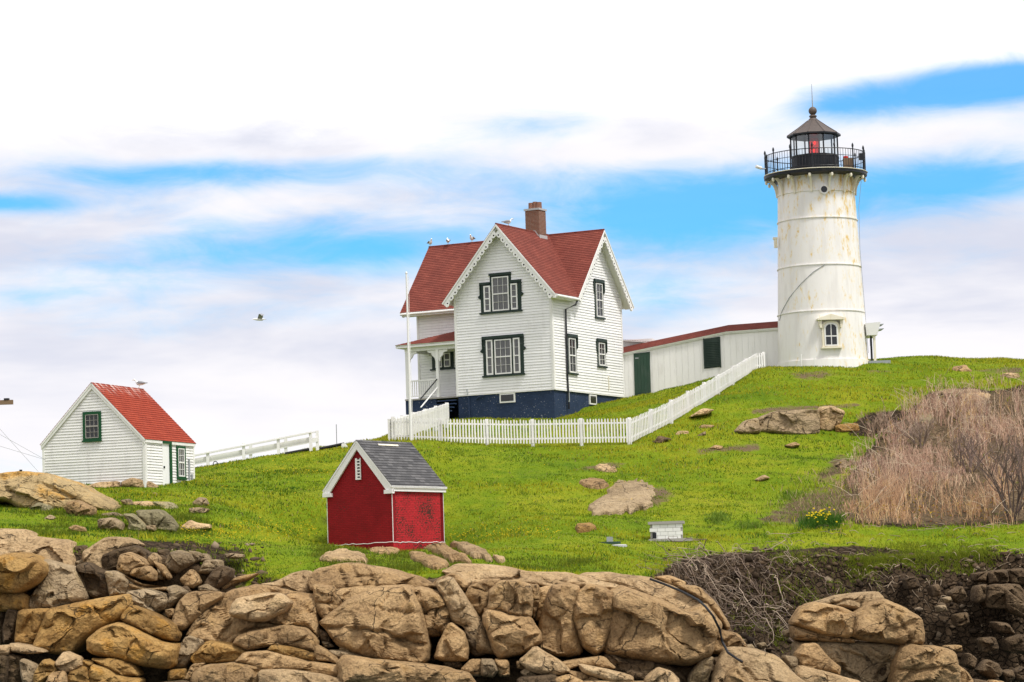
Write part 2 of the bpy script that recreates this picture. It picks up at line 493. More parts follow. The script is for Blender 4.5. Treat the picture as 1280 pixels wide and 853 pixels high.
# rock, in several kinds; pale and dark ones also paint lit and shaded faces
def rock_mat(name, light, mid, dark, lichen, lich_amt):
    m, q, b, o = mat(name)
    oi = q.n('ShaderNodeObjectInfo')
    v0 = ocoord(q)
    add = q.n('ShaderNodeVectorMath', operation='ADD'); q.l(v0, add.inputs[0])
    q.l(q.math('MULTIPLY', oi.outputs['Random'], 93.0), add.inputs[1])
    v = add.outputs[0]
    big = q.noise(v, .45, 5, .6, .4)
    med = q.noise(v, 2.2, 7, .66, .2)
    fine = q.noise(v, 11.0, 6, .7)
    c = q.ramp(q.math('ADD', q.math('MULTIPLY', big, .5), q.math('MULTIPLY', med, .5)), [(.30, dark), (.46, mid), (.62, light)])
    c = q.mix(q.map(q.noise(v, .9, 5, .65, .6), .53, .68, 0, lich_amt), c, lichen)
    c = q.mix(q.map(fine, .50, .70, 0, .62), c, tuple(x * .45 for x in dark))
    c = q.mix(q.map(fine, .46, .30, 0, .35), c, tuple(min(1, x * 1.35) for x in light))
    # weathering streaks that run down the faces
    st = q.noise(q.scalev(v, (3.2, 3.2, .35)), 1.0, 5, .65)
    c = q.mix(q.map(st, .56, .74, 0, .55), c, tuple(x * .55 for x in dark))
    # hairline joints
    wv = q.n('ShaderNodeVectorMath', operation='ADD')
    nz = q.n('ShaderNodeTexNoise'); q.l(v, nz.inputs['Vector']); nz.inputs['Scale'].default_value = 1.1; nz.inputs['Detail'].default_value = 5
    sc2 = q.n('ShaderNodeVectorMath', operation='SCALE'); q.l(nz.outputs['Color'], sc2.inputs[0]); sc2.inputs['Scale'].default_value = .9
    q.l(v, wv.inputs[0]); q.l(sc2.outputs[0], wv.inputs[1])
    vo = q.n('ShaderNodeTexVoronoi', feature='DISTANCE_TO_EDGE'); vo.inputs['Scale'].default_value = .5
    q.l(q.scalev(wv.outputs[0], (1.0, 1.0, 1.55)), vo.inputs['Vector'])
    crack = q.map(vo.outputs['Distance'], 0.0, .013, 1.0, 0.0)
    gate = q.map(q.noise(v, .8, 3), .43, .56)
    crack = q.math('MULTIPLY', crack, gate)
    c = q.mix(q.math('MULTIPLY', crack, .65), c, (.04, .028, .018))
    hs = q.n('ShaderNodeHueSaturation'); q.l(c, hs.inputs['Color'])
    q.l(q.math('ADD', .80, q.math('MULTIPLY', oi.outputs['Random'], .34)), hs.inputs['Value'])
    setc(q, b, hs.outputs[0], .9, .2)
    rid = q.math('ABSOLUTE', q.math('SUBTRACT', q.noise(v, 3.1, 6, .62, .5), .5))          # broken ridges
    chip = q.n('ShaderNodeTexVoronoi', feature='F1'); chip.inputs['Scale'].default_value = 5.5; chip.inputs['Randomness'].default_value = 1.0
    q.l(q.scalev(wv.outputs[0], (1.0, 1.0, 1.7)), chip.inputs['Vector'])
    h = q.math('ADD', q.math('MULTIPLY', med, .9), q.math('MULTIPLY', fine, .55))
    h = q.math('ADD', h, q.math('MULTIPLY', rid, -1.1))
    h = q.math('ADD', h, q.math('MULTIPLY', chip.outputs['Distance'], -.32))
    h = q.math('SUBTRACT', h, q.math('MULTIPLY', crack, .9))
    bump(q, b, h, 1.0, .17)
    return m


rock_mat('rock_tan', (.55, .365, .180), (.365, .230, .108), (.120, .074, .036), (.50, .30, .11), .45)
rock_mat('rock_ochre', (.49, .300, .105), (.335, .190, .060), (.110, .060, .022), (.52, .26, .045), .65)
rock_mat('rock_grey', (.45, .335, .200), (.29, .210, .120), (.105, .074, .042), (.38, .27, .12), .45)
rock_mat('rock_green', (.40, .345, .195), (.28, .240, .132), (.12, .098, .056), (.50, .31, .09), .45)
rock_mat('rock_golden', (.53, .385, .185), (.38, .275, .135), (.17, .125, .066), (.58, .32, .075), .85)
rock_mat('rock_pale', (.63, .450, .250), (.45, .305, .160), (.18, .118, .062), (.54, .36, .16), .4)
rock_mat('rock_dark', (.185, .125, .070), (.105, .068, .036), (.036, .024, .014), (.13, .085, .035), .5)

# the ground: grass floor, dry patches and bare earth
m, q, b, o = mat('ground_cover')
v = gcoord(q)
at_ = q.n('ShaderNodeAttribute', attribute_name='cover')
sp = q.n('ShaderNodeSeparateColor'); q.l(at_.outputs['Color'], sp.inputs[0])
geo = q.n('ShaderNodeNewGeometry'); sn = q.n('ShaderNodeSeparateXYZ'); q.l(geo.outputs['Normal'], sn.inputs[0])
n1_ = q.noise(v, .22, 5, .6, .4); n2_ = q.noise(v, 1.4, 6, .65); n3_ = q.noise(v, 8.0, 5, .7)
gc = q.ramp(q.math('ADD', q.math('MULTIPLY', n1_, .6), q.math('MULTIPLY', n2_, .4)), [(.32, (.085, .160, .006)), (.48, (.165, .235, .008)), (.64, (.27, .285, .014))])
gc = q.mix(q.map(n3_, .5, .75, 0, .5), gc, (.06, .085, .010))
soil = q.ramp(q.math('ADD', q.math('MULTIPLY', n2_, .5), q.math('MULTIPLY', n3_, .5)), [(.33, (.013, .008, .005)), (.5, (.042, .027, .015)), (.70, (.105, .070, .042))])
clod = q.n('ShaderNodeTexVoronoi', feature='F1'); clod.inputs['Scale'].default_value = 3.6; q.l(v, clod.inputs['Vector'])
clf = q.n('ShaderNodeTexVoronoi', feature='DISTANCE_TO_EDGE'); clf.inputs['Scale'].default_value = 3.6; q.l(v, clf.inputs['Vector'])
soil = q.mix(q.math('MULTIPLY', clod.outputs['Color'], .45), soil, (.115, .078, .046))
soil = q.mix(q.map(clf.outputs['Distance'], 0, .07, .75, 0), soil, (.010, .007, .004))
sm = q.math('ADD', sp.outputs[0], q.math('MULTIPLY', q.math('SUBTRACT', n2_, .5), 1.1))
c = q.mix(q.map(sm, .38, .60), gc, soil)
steep = q.map(q.math('ADD', sn.outputs[2], q.math('MULTIPLY', q.math('SUBTRACT', n2_, .5), .3)), .82, .66)
c = q.mix(steep, c, soil)
dry = q.map(q.math('ADD', sp.outputs[1], q.math('MULTIPLY', q.math('SUBTRACT', n2_, .5), .9)), .45, .75)
c = q.mix(dry, c, q.mix(n3_, (.09, .06, .032), (.24, .17, .10)))
setc(q, b, c, .95, .1)
bump(q, b, q.math('ADD', q.math('ADD', n3_, q.math('MULTIPLY', n2_, 1.2)), q.math('MULTIPLY', q.math('MULTIPLY', q.map(clf.outputs['Distance'], 0, .15), q.map(sm, .38, .6)), .9)), 1.0, .14)

def attr_mat(name, rough=.8, transl=.0):
    m, q, b, o = mat(name)
    a = q.n('ShaderNodeAttribute', attribute_name='tint')
    setc(q, b, a.outputs['Color'], rough, .15)
    if transl:
        t = q.n('ShaderNodeBsdfTranslucent'); q.l(a.outputs['Color'], t.inputs[0])
        ms = q.n('ShaderNodeMixShader'); ms.inputs[0].default_value = transl
        q.l(b.outputs[0], ms.inputs[1]); q.l(t.outputs[0], ms.inputs[2]); q.l(ms.outputs[0], o.inputs['Surface'])
    return m


attr_mat('blades', .7, .35)
attr_mat('stems', .9)
m, q, b, o = mat('sea_water')
n = q.noise(q.scalev(gcoord(q), (.5, .9, 1)), 1.0, 6, .6)
setc(q, b, (.025, .055, .06), .12, .5)
bump(q, b, n, .5, .3)


# ------------------------------------------------------------------ object helpers
def tag(ob, label=None, cat=None, group=None, kind=None):
    if label: ob['label'] = label
    if cat: ob['category'] = cat
    if group: ob['group'] = group
    if kind: ob['kind'] = kind
    return ob


def empty(name, loc=(0, 0, 0), rz=0.0):
    ob = bpy.data.objects.new(name, None)
    COL.objects.link(ob)
    ob.location = loc; ob.rotation_euler = (0, 0, rz)
    ob.empty_display_size = .3
    return ob


def link(name, me, parent=None, loc=None):
    ob = bpy.data.objects.new(name, me)
    COL.objects.link(ob)
    if parent is not None: ob.parent = parent
    if loc is not None: ob.location = loc
    return ob


def np_mesh(name, V, faces_flat, nper, mtl, smooth=False, tint=None, attr='tint'):
    """fast mesh from arrays: faces all with nper corners"""
    me = bpy.data.meshes.new(name)
    V = np.ascontiguousarray(V, np.float32); Fc = np.ascontiguousarray(faces_flat, np.int32).ravel()
    nf = len(Fc) // nper
    me.vertices.add(len(V)); me.vertices.foreach_set('co', V.ravel())
    me.loops.add(len(Fc)); me.loops.foreach_set('vertex_index', Fc)
    me.polygons.add(nf); me.polygons.foreach_set('loop_start', np.arange(0, nf * nper, nper, dtype=np.int32))
    if tint is not None:
        a = me.color_attributes.new(attr, 'FLOAT_COLOR', 'POINT')
        t4 = np.ones((len(V), 4), np.float32); t4[:, :3] = tint
        a.data.foreach_set('color', t4.ravel())
    me.materials.append(MATS[mtl])
    me.update(calc_edges=True)
    if smooth: me.polygons.foreach_set('use_smooth', np.ones(nf, bool))
    me.validate()
    return me


class MB:
    """collects faces for one mesh; tf maps the (a, o, z) of a wall to local x, y, z"""
    def __init__(s, tf=None): s.v = []; s.f = []; s.uv = []; s.tf = tf or (lambda a, o, z: (a, o, z))
    def face(s, pts, uvs=None):
        i = len(s.v)
        s.v += [s.tf(*p) for p in pts]
        s.f.append(tuple(range(i, i + len(pts)))); s.uv.append(uvs)
    def box(s, a0, a1, o0, o1, z0, z1):
        P = lambda a, o, z: (a, o, z)
        a0, a1 = sorted((a0, a1)); o0, o1 = sorted((o0, o1)); z0, z1 = sorted((z0, z1))
        c = [P(a, o, z) for z in (z0, z1) for o in (o0, o1) for a in (a0, a1)]
        for q_ in ((0, 1, 5, 4), (3, 2, 6, 7), (1, 3, 7, 5), (2, 0, 4, 6), (4, 5, 7, 6), (2, 3, 1, 0)):
            pts = [c[i] for i in q_]
            if q_ in ((0, 1, 5, 4), (3, 2, 6, 7)): uv = [(p[0], p[2]) for p in pts]
            elif q_ in ((1, 3, 7, 5), (2, 0, 4, 6)): uv = [(p[1], p[2]) for p in pts]
            else: uv = [(p[0], p[1]) for p in pts]
            s.face(pts, uv)
        return s
    def prism(s, poly, o0, o1):
        """poly in (a, z), extruded between o0 and o1"""
        s.face([(a, o0, z) for a, z in poly], [(a, z) for a, z in poly])
        s.face([(a, o1, z) for a, z in reversed(poly)], [(a, z) for a, z in reversed(poly)])
        n = len(poly)
        for i in range(n):
            (a, z), (a2, z2) = poly[i], poly[(i + 1) % n]
            L = math.hypot(a2 - a, z2 - z)
            s.face([(a2, o0, z2), (a, o0, z), (a, o1, z), (a2, o1, z2)], [(L, 0), (0, 0), (0, o1 - o0), (L, o1 - o0)])
        return s
    def hexa(s, lo, hi):
        """four points below, four above (same order)"""
        s.face(list(reversed(lo)), [(p[0], p[1]) for p in reversed(lo)])
        s.face(hi, [(p[0], p[1]) for p in hi])
        for i in range(len(lo)):
            j = (i + 1) % len(lo)
            s.face([lo[i], lo[j], hi[j], hi[i]], [(0, 0), (1, 0), (1, 1), (0, 1)])
        return s
    def tube(s, pts, r, n=8, r1=None):
        pts = [Vector(p) for p in pts]
        r1 = r if r1 is None else r1
        rings = []
        for i, p in enumerate(pts):
            d = (pts[min(i + 1, len(pts) - 1)] - pts[max(i - 1, 0)]).normalized()
            h = Vector((0, 0, 1)) if abs(d.z) < .9 else Vector((1, 0, 0))
            e1 = d.cross(h).normalized(); e2 = d.cross(e1)
            rr = r + (r1 - r) * i / max(1, len(pts) - 1)
            rings.append([tuple(p + e1 * math.cos(t) * rr + e2 * math.sin(t) * rr) for t in [2 * math.pi * k / n for k in range(n)]])
        for a, c in zip(rings, rings[1:]):
            for k in range(n): s.face([a[k], a[(k + 1) % n], c[(k + 1) % n], c[k]])
        s.face(list(reversed(rings[0]))); s.face(rings[-1])
        return s
    def lathe(s, prof, n=48, cx=0, cy=0, a0=0.0):
        rings = [[(cx + r * math.cos(a0 + 2 * math.pi * k / n), cy + r * math.sin(a0 + 2 * math.pi * k / n), z) for k in range(n)] for r, z in prof]
        for a, c in zip(rings, rings[1:]):
            for k in range(n): s.face([a[k], a[(k + 1) % n], c[(k + 1) % n], c[k]])
        s.face(list(reversed(rings[0]))); s.face(rings[-1])
        return s
    def mesh(s, name, mtl, smooth=False):
        me = bpy.data.meshes.new(name)
        me.from_pydata([tuple(p) for p in s.v], [], s.f)
        me.materials.append(MATS[mtl])
        uvl = me.uv_layers.new(name='UVMap')
        k = 0
        for fi, f in enumerate(s.f):
            uv = s.uv[fi]
            for j in range(len(f)):
                if uv: uvl.data[k].uv = uv[j]
                k += 1
        bm = bmesh.new(); bm.from_mesh(me)
        bmesh.ops.remove_doubles(bm, verts=bm.verts, dist=1e-5)
        bmesh.ops.recalc_face_normals(bm, faces=bm.faces)
        if smooth:
            for f in bm.faces: f.smooth = True
            for e in bm.edges:
                if len(e.link_faces) == 2 and e.calc_face_angle(0) > R(38): e.smooth = False
        bm.to_mesh(me); bm.free()
        return me
    def build(s, name, mtl, parent=None, smooth=False, loc=None):
        return link(name, s.mesh(name, mtl, smooth), parent, loc)


def copy_obj(src, parent, loc=None, rot=None):
    c = src.copy(); COL.objects.link(c); c.parent = parent
    if loc is not None: c.location = loc
    if rot is not None: c.rotation_euler = rot
    return c


# ================================================================== THE SETTING
# ------------------------------------------------------------------ ground
gx = np.arange(-64, 64.01, .4)
gy = np.r_[np.arange(86, 116, .22), np.arange(116, 156, .32), np.arange(156, 196.1, .8)]
GX, GY = np.meshgrid(gx, gy)
GZ = ground_z(GX, GY)
V = np.stack([GX, GY, GZ], -1).reshape(-1, 3)
px_, py_, w_ = proj(V)


def poly_mask(px, py, poly, soft=6.0):
    """1 inside a picture polygon (ground area), soft edge in px"""
    poly = np.array(poly, float); n = len(poly)
    inside = np.zeros(px.shape, bool); dmin = np.full(px.shape, 1e9)
    for i in range(n):
        a, c = poly[i], poly[(i + 1) % n]
        cond = ((a[1] > py) != (c[1] > py)) & (px < (c[0] - a[0]) * (py - a[1]) / (c[1] - a[1] + 1e-9) + a[0])
        inside ^= cond
        ab = c - a
        t = np.clip(((px - a[0]) * ab[0] + (py - a[1]) * ab[1]) / (ab @ ab + 1e-9), 0, 1)
        dmin = np.minimum(dmin, np.hypot(px - a[0] - t * ab[0], py - a[1] - t * ab[1]))
    return np.clip(.5 + np.where(inside, dmin, -dmin) / (2 * soft), 0, 1)


BRUSH = [(1056, 642), (1058, 600), (1088, 560), (1122, 522), (1160, 496), (1230, 490), (1300, 480), (1420, 480), (1420, 655), (1280, 654), (1200, 658), (1120, 660), (1070, 655)]
BANK = [(826, 722), (840, 702), (900, 692), (980, 688), (1060, 682), (1140, 690), (1200, 698), (1260, 692), (1460, 690), (1460, 900), (800, 900)]
SOILS = [(BRUSH, 7), (BANK, 5), ([(930, 655), (1000, 612), (1070, 590), (1085, 650), (1040, 664), (985, 662)], 24), ([(1010, 596), (1050, 560), (1075, 575), (1040, 615)], 18),
         ([(1060, 533), (1085, 517), (1125, 512), (1130, 530), (1090, 545), (1066, 545)], 4), ([(1155, 492), (1200, 485), (1230, 486), (1235, 494), (1160, 500)], 4),
         ([(170, 676), (230, 676), (310, 690), (300, 720), (240, 745), (150, 740), (110, 700)], 8)]
DRYS = [([(930, 655), (1000, 612), (1070, 590), (1085, 650), (1040, 664), (985, 662)], 10), ([(1010, 596), (1050, 560), (1075, 575), (1040, 615)], 8), (BRUSH, 6), ([(1080, 462), (1120, 460), (1118, 468), (1082, 468)], 4), ([(1190, 462), (1230, 460), (1280, 455), (1280, 470), (1230, 468)], 4), ([(720, 583), (760, 575), (790, 577), (775, 588), (725, 592)], 5),
        ([(930, 512), (985, 505), (1080, 503), (1075, 512), (940, 520)], 4), ([(965, 465), (1030, 460), (1060, 468), (1010, 480)], 6), ([(770, 615), (830, 605), (850, 620), (820, 640)], 6), ([(860, 560), (960, 550), (950, 566), (870, 570)], 5)]
soilm = np.zeros(len(V)); drym = np.zeros(len(V))
for pl, sf in SOILS: soilm = np.maximum(soilm, (1.0 if sf < 15 else .6) * poly_mask(px_, py_, pl, sf))
for pl, sf in DRYS: drym = np.maximum(drym, .72 * poly_mask(px_, py_, pl, sf * 1.1))
nx_, ny_ = len(gx), len(gy)
ii = np.arange((ny_ - 1) * (nx_ - 1)); r_, c_ = ii // (nx_ - 1), ii % (nx_ - 1)
k0 = r_ * nx_ + c_
me = np_mesh('grassy_hill', V, np.stack([k0, k0 + 1, k0 + 1 + nx_, k0 + nx_], 1), 4, 'ground_cover', True, np.stack([soilm, drym, drym * 0], -1), 'cover')
hill = link('grassy_hill', me)
tag(hill, kind='structure')
sea = MB().box(-6000, 6000, -200, 14000, -4, 0.0).build('sea', 'sea_water')
tag(sea, kind='structure')

# ================================================================== ROCKS
TILE = {1: (0, 653), 2: (200, 653), 3: (380, 653), 4: (560, 653), 5: (760, 653), 6: (900, 653), 7: (1024, 653), 8: (0, 560)}


def tile(t, pts):
    ox, oy = TILE[t]
    return [(ox + x / 4.266, oy + y / 4.266) for x, y in pts]


def zoomed(ox, oy, s, pts): return [(ox + x / s, oy + y / s) for x, y in pts]


def outline(poly, ds, rounding=1, cut=.13):
    P = np.array(poly, float)
    for _ in range(rounding):
        Q = np.roll(P, -1, 0)
        P = np.stack([P * (1 - cut) + Q * cut, P * cut + Q * (1 - cut)], 1).reshape(-1, 2)
    Q = np.vstack([P, P[:1]])
    seg = np.hypot(*np.diff(Q, axis=0).T); s = np.r_[0, np.cumsum(seg)]
    n = max(18, int(s[-1] / ds))
    t = np.linspace(0, s[-1], n, endpoint=False)
    return np.stack([np.interp(t, s, Q[:, 0]), np.interp(t, s, Q[:, 1])], 1)


def dist_poly(p, O):
    O = O[::2]
    A = O; ab = np.roll(O, -1, 0) - O; L2_ = (ab * ab).sum(1) + 1e-12
    d = np.empty(len(p))
    for k in range(0, len(p), 4000):
        q = p[k:k + 4000, None, :] - A[None]
        t = np.clip((q * ab).sum(2) / L2_, 0, 1)
        e = q - t[..., None] * ab
        d[k:k + 4000] = np.sqrt((e * e).sum(2).min(1))
    return d


def dist_line(p, L):
    d = np.full(len(p), 1e9)
    for a, c in zip(L[:-1], L[1:]):
        a = np.array(a); ab = np.array(c) - a
        t = np.clip(((p - a) @ ab) / (ab @ ab + 1e-12), 0, 1)
        d = np.minimum(d, np.hypot(*(p - a - t[:, None] * ab).T))
    return d


ROCKN = [0]


def tri_mesh(name, V, tris, mtl, angle=26):
    """closed triangle mesh, turned outwards, smooth except across sharp edges"""
    a, b_, c = V[tris[:, 0]], V[tris[:, 1]], V[tris[:, 2]]
    if (np.einsum('ij,ij->i', a, np.cross(b_, c))).sum() < 0: tris = tris[:, ::-1]
    me = np_mesh(name, V, tris, 3, mtl, True)
    me.set_sharp_from_angle(angle=R(angle))
    return me


def rock_mesh(name, poly, D, thick, bulge, lean, mtl, seed, edge=None, cracks=(), rough=1.0, facets=None, grow=1.085):
    """an outline seen in the picture, standing at distance D, made into a solid block: a broken, faceted front, and sides that run back"""
    s = F / D
    poly = np.array(poly, float)
    c0 = (poly.min(0) + poly.max(0)) / 4 + poly.mean(0) / 2
    size = math.sqrt(np.ptp(poly[:, 0]) * np.ptp(poly[:, 1])) / s
    ds = min(max(.042, size / 36), .08)
    loc = (poly - c0) / s * grow; loc[:, 1] *= -1            # metres, q up
    O = outline(loc, ds)
    rng = np.random.default_rng(seed)
    n = len(O)
    nz = fbm(np.c_[O * 1.3, np.full(n, seed * 3.1)], seed, 4, .6)
    O = O * (1 + np.clip(.055 * rough * nz[:, None] * min(1, .8 / size ** .5), -.10, .10))
    nr = int(min(34, max(9, size * .55 / ds)))
    ks = 1 - (np.linspace(0, 1, nr) ** 1.25) * .985
    P2 = (O[None] * ks[:, None, None]).reshape(-1, 2)
    d = dist_poly(P2, O); d[:n] = 0
    dm = d.max()
    Re = min(edge if edge else .17 * size ** .5, dm * .9)
    x = np.clip(d / Re, 0, 1)
    dome = np.clip(d / dm, 0, 1)
    off = bulge * (.62 * np.clip(1 - (1 - x) ** 2.2, 0, 1) ** .6 + .38 * np.sqrt(np.clip(1 - (1 - dome) ** 2, 0, 1)))
    # an upper bevel that catches the sky, a slight overhang below
    q0, q1 = P2[:, 1].min(), P2[:, 1].max(); qh = q1 - q0
    off = np.minimum(off, bulge * 1.08 - np.maximum(0, P2[:, 1] - (q0 + qh * rng.uniform(.52, .74))) * rng.uniform(.55, 1.15) * min(1, bulge * 1.6 / max(qh, .1)))
    # broken planes: each cell of the face is tilted its own way
    K = int(4 + min(size, 4) * 3.4)
    sd = np.c_[rng.uniform(P2[:, 0].min(), P2[:, 0].max(), K), rng.uniform(q0, q1, K)]
    gr = rng.normal(0, .31, (K, 2)); of = rng.normal(0, .085 * size ** .5, K)
    warp = .16 * size ** .5 * np.c_[fbm(np.c_[P2 * 1.1, np.full(len(P2), seed)], seed + 1, 3), fbm(np.c_[P2 * 1.1, np.full(len(P2), seed + 40.)], seed + 2, 3)]
    A_ = rng.uniform(-.6, .6); an = np.array([[math.cos(A_), math.sin(A_)], [-1.6 * math.sin(A_), 1.6 * math.cos(A_)]])
    dist = np.sqrt((((P2 + warp)[:, None, :] - sd[None]) @ an.T).__pow__(2).sum(2))
    o2 = np.argsort(dist, 1)[:, :2]; ar = np.arange(len(P2))
    d1, d2 = dist[ar, o2[:, 0]], dist[ar, o2[:, 1]]
    val = lambda k: of[k] + ((P2 - sd[k]) * gr[k]).sum(1)
    w = sstep(d2 - d1, 0, .05 * size ** .5 + .03) * .5 + .5
    fac = val(o2[:, 0]) * w + val(o2[:, 1]) * (1 - w)
    joint = ((o2[:, 0] * 7 + o2[:, 1] * 7 + seed) % 5 < 2)
    fac = fac - joint * (.10 + .05 * size ** .5) * np.exp(-((d2 - d1) / .042) ** 2)
    we = np.clip(x * 1.3, 0, 1)
    off = off + we * rough * .85 * np.clip(fac, -.5 * bulge, .45 * bulge)
    P3 = np.c_[P2, off]
    f1 = fbm(P3 * (1.5 / max(size, .5) ** .4) + seed * 7.7, seed + 3, 5, .55)
    off = off + np.clip(x * 1.5, .2, 1) * rough * .075 * size ** .5 * f1
    for cr, depth, width in cracks:
        L = [((a - c0[0]) / s * grow, -(b_ - c0[1]) / s * grow) for a, b_ in cr]
        dd = dist_line(P2 + .06 * np.c_[vnoise(P3 * 3 + 5, seed), vnoise(P3 * 3 + 9, seed)], L)
        off = off - depth * np.exp(-(dd / width) ** 2)
    off = off + lean * (-P2[:, 1])
    B = at(float(c0[0]), float(c0[1]), float(D))
    W = P2[:, :1] * RT + P2[:, 1:] * UP + np.outer(-off, (0, 1, 0))
    back = []
    lo = lean * (-O[:, 1])
    for kk, tt in ((1.01, .35), (.97, .7), (.80, 1.0)):
        jit = 1 + .05 * fbm(np.c_[O * 1.5, np.full(n, tt * 4 + seed)], seed + 30, 3)[:, None]
        back.append((O[:, :1] * RT + O[:, 1:] * UP) * kk * jit + np.outer(-lo * (1 - tt * .8) + thick * tt, (0, 1, 0)))
    Vv = np.vstack([W] + back + [np.array([[0, thick * 1.02, 0]]), W[(nr - 1) * n:nr * n].mean(0)[None]])
    j = np.arange(n); j2 = (j + 1) % n
    faces = [np.stack([r0 * n + j, r0 * n + j2, r0 * n + n + j2, r0 * n + n + j], 1) for r0 in range(nr - 1)]
    seq = [0, nr * n, nr * n + n, nr * n + 2 * n]
    for a, c in zip(seq[:-1], seq[1:]): faces.append(np.stack([c + j, c + j2, a + j2, a + j], 1))
    q_ = np.vstack(faces)
    tris = np.vstack([q_[:, [0, 1, 2]], q_[:, [0, 2, 3]], np.stack([np.full(n, len(Vv) - 2), seq[-1] + j2, seq[-1] + j], 1), np.stack([np.full(n, len(Vv) - 1), (nr - 1) * n + j, (nr - 1) * n + j2], 1)])
    return tri_mesh(name, Vv, tris, mtl), B


ledge = empty('rock_ledge', (0, 98, 0)); tag(ledge, kind='structure')


def rock(poly, D, thick=2.0, bulge=.6, lean=.12, mtl='rock_tan', label=None, group=None, name='boulder', **kw):
    ROCKN[0] += 1
    me, B = rock_mesh(name if label else 'rock_block', poly, D, thick, bulge, lean, mtl, 100 + ROCKN[0], **kw)
    if label:
        ob = link(name, me, None, tuple(B)); tag(ob, label, 'rock' if name != 'boulder' else 'boulder', group)
    else:
        ob = link('rock_block', me, ledge, tuple(B - np.array([0, 98, 0])))
    return ob


T = tile
# the body of the cliff behind the broken blocks
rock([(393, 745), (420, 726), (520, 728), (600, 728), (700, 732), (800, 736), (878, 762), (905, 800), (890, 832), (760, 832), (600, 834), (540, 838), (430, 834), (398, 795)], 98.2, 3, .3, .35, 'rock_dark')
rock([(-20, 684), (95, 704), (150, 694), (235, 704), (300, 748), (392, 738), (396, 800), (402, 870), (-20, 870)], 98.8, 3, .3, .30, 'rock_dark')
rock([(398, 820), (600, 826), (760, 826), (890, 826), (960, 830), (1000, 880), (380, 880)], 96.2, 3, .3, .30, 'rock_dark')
rock(T(3, [(150, 365), (310, 340), (540, 345), (400, 385), (260, 432), (155, 500)]), 96.3, 2.5, .35, .8, 'rock_tan')
rock(T(3, [(600, 340), (720, 335), (800, 420), (800, 560), (700, 610), (640, 590)]), 97.0, 2.5, .3, .2, 'rock_grey')
OC, TN, GR, PL, DK, GN = 'rock_ochre', 'rock_tan', 'rock_grey', 'rock_pale', 'rock_dark', 'rock_green'
# --- left of the cleft
rock(T(1, [(-60, 60), (0, 40), (125, 42), (140, 75), (350, 95), (385, 180), (405, 245), (300, 235), (240, 205), (150, 180), (0, 190), (-60, 190)]), 99.5, 3, .5, 1.1, PL)  # lit top face, its light put into the paler rock colour
rock(T(1, [(-40, 190), (60, 166), (150, 172), (235, 222), (244, 265), (200, 318), (100, 372), (-40, 364)]), 96.2, 3, 1.0, .15, OC, 'rounded orange-stained boulder jutting from the cliff at the left picture edge')
rock(T(1, [(235, 205), (300, 215), (392, 240), (430, 320), (462, 400), (440, 428), (290, 467), (162, 462), (175, 400), (230, 300)]), 97.2, 3, .9, .25, GR)
rock(T(1, [(-40, 366), (110, 380), (146, 398), (150, 468), (30, 474), (-40, 470)]), 96.4, 2.5, .6, .05, OC)
rock(T(1, [(103, 473), (264, 467), (245, 530), (197, 655), (86, 641), (93, 545)]), 95.4, 2.5, .5, .15, OC)
rock(T(1, [(262, 468), (420, 437), (560, 405), (672, 393), (692, 450), (655, 515), (560, 560), (480, 615), (400, 694), (212, 682), (193, 650), (235, 555)]), 95.2, 3, .8, .30, OC)
rock(T(1, [(648, 520), (665, 485), (710, 449), (800, 480), (925, 545), (944, 590), (925, 628), (860, 620), (760, 582)]), 94.4, 2, .7, .25, OC, 'long ochre boulder lying directly on top of the largest ochre boulder')
rock(T(1, [(478, 628), (560, 560), (640, 543), (760, 590), (860, 640), (926, 655), (915, 745), (880, 774), (740, 757), (640, 727), (520, 707), (478, 682)]), 93.6, 2.4, .9, .18, OC, 'largest smooth ochre boulder low on the left cliff')
rock(T(1, [(480, 728), (600, 730), (710, 758), (745, 818), (655, 818), (560, 775)]), 92.9, 1.5, .4, .3, OC)
rock(T(1, [(497, 762), (570, 778), (650, 822), (752, 832), (745, 905), (488, 905), (478, 830)]), 92.6, 1.5, .5, .1, OC)
rock(T(1, [(296, 748), (340, 690), (420, 722), (433, 765), (375, 802), (310, 785)]), 92.4, 1.2, .45, .2, PL, 'pale pointed stone wedged at the foot of the left cliff')
rock(T(1, [(186, 805), (235, 733), (290, 760), (304, 800), (235, 860), (190, 880)]), 92.2, 1.2, .5, .1, OC, rough=1.6)
rock(T(1, [(106, 732), (190, 770), (205, 850), (195, 905), (140, 905), (116, 820)]), 92.6, 1.4, .4, .05, GR)
rock(T(1, [(428, 738), (503, 745), (495, 805), (445, 840), (428, 785)]), 92.9, 1.2, .35, .05, OC)
rock(T(1, [(370, 800), (450, 770), (490, 850), (480, 905), (350, 905)]), 92.3, 1.2, .4, .1, OC)
rock(T(1, [(52, 645), (130, 658), (222, 680), (242, 695), (150, 700), (60, 690)]), 93.4, 2, .25, .6, PL, edge=.12)
rock(T(1, [(-40, 662), (52, 656), (42, 702), (10, 718), (-40, 722)]), 93.2, 2, .4, .2, PL)
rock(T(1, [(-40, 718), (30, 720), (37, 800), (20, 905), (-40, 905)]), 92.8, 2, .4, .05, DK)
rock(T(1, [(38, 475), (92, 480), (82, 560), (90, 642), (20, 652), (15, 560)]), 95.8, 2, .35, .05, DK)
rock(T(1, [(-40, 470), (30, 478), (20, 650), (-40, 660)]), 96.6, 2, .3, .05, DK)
rock(T(1, [(266, 805), (340, 793), (358, 860), (300, 905), (236, 880)]), 91.8, 1.2, .4, .2, TN)
rock(T(1, [(40, 700), (120, 720), (130, 905), (30, 905)]), 93.4, 1.5, .3, .05, DK)
rock(T(1, [(453, 155), (520, 110), (562, 84), (690, 86), (745, 125), (660, 150), (600, 200), (550, 262), (500, 252), (458, 205)]), 98.8, 2.2, .5, .55, PL)
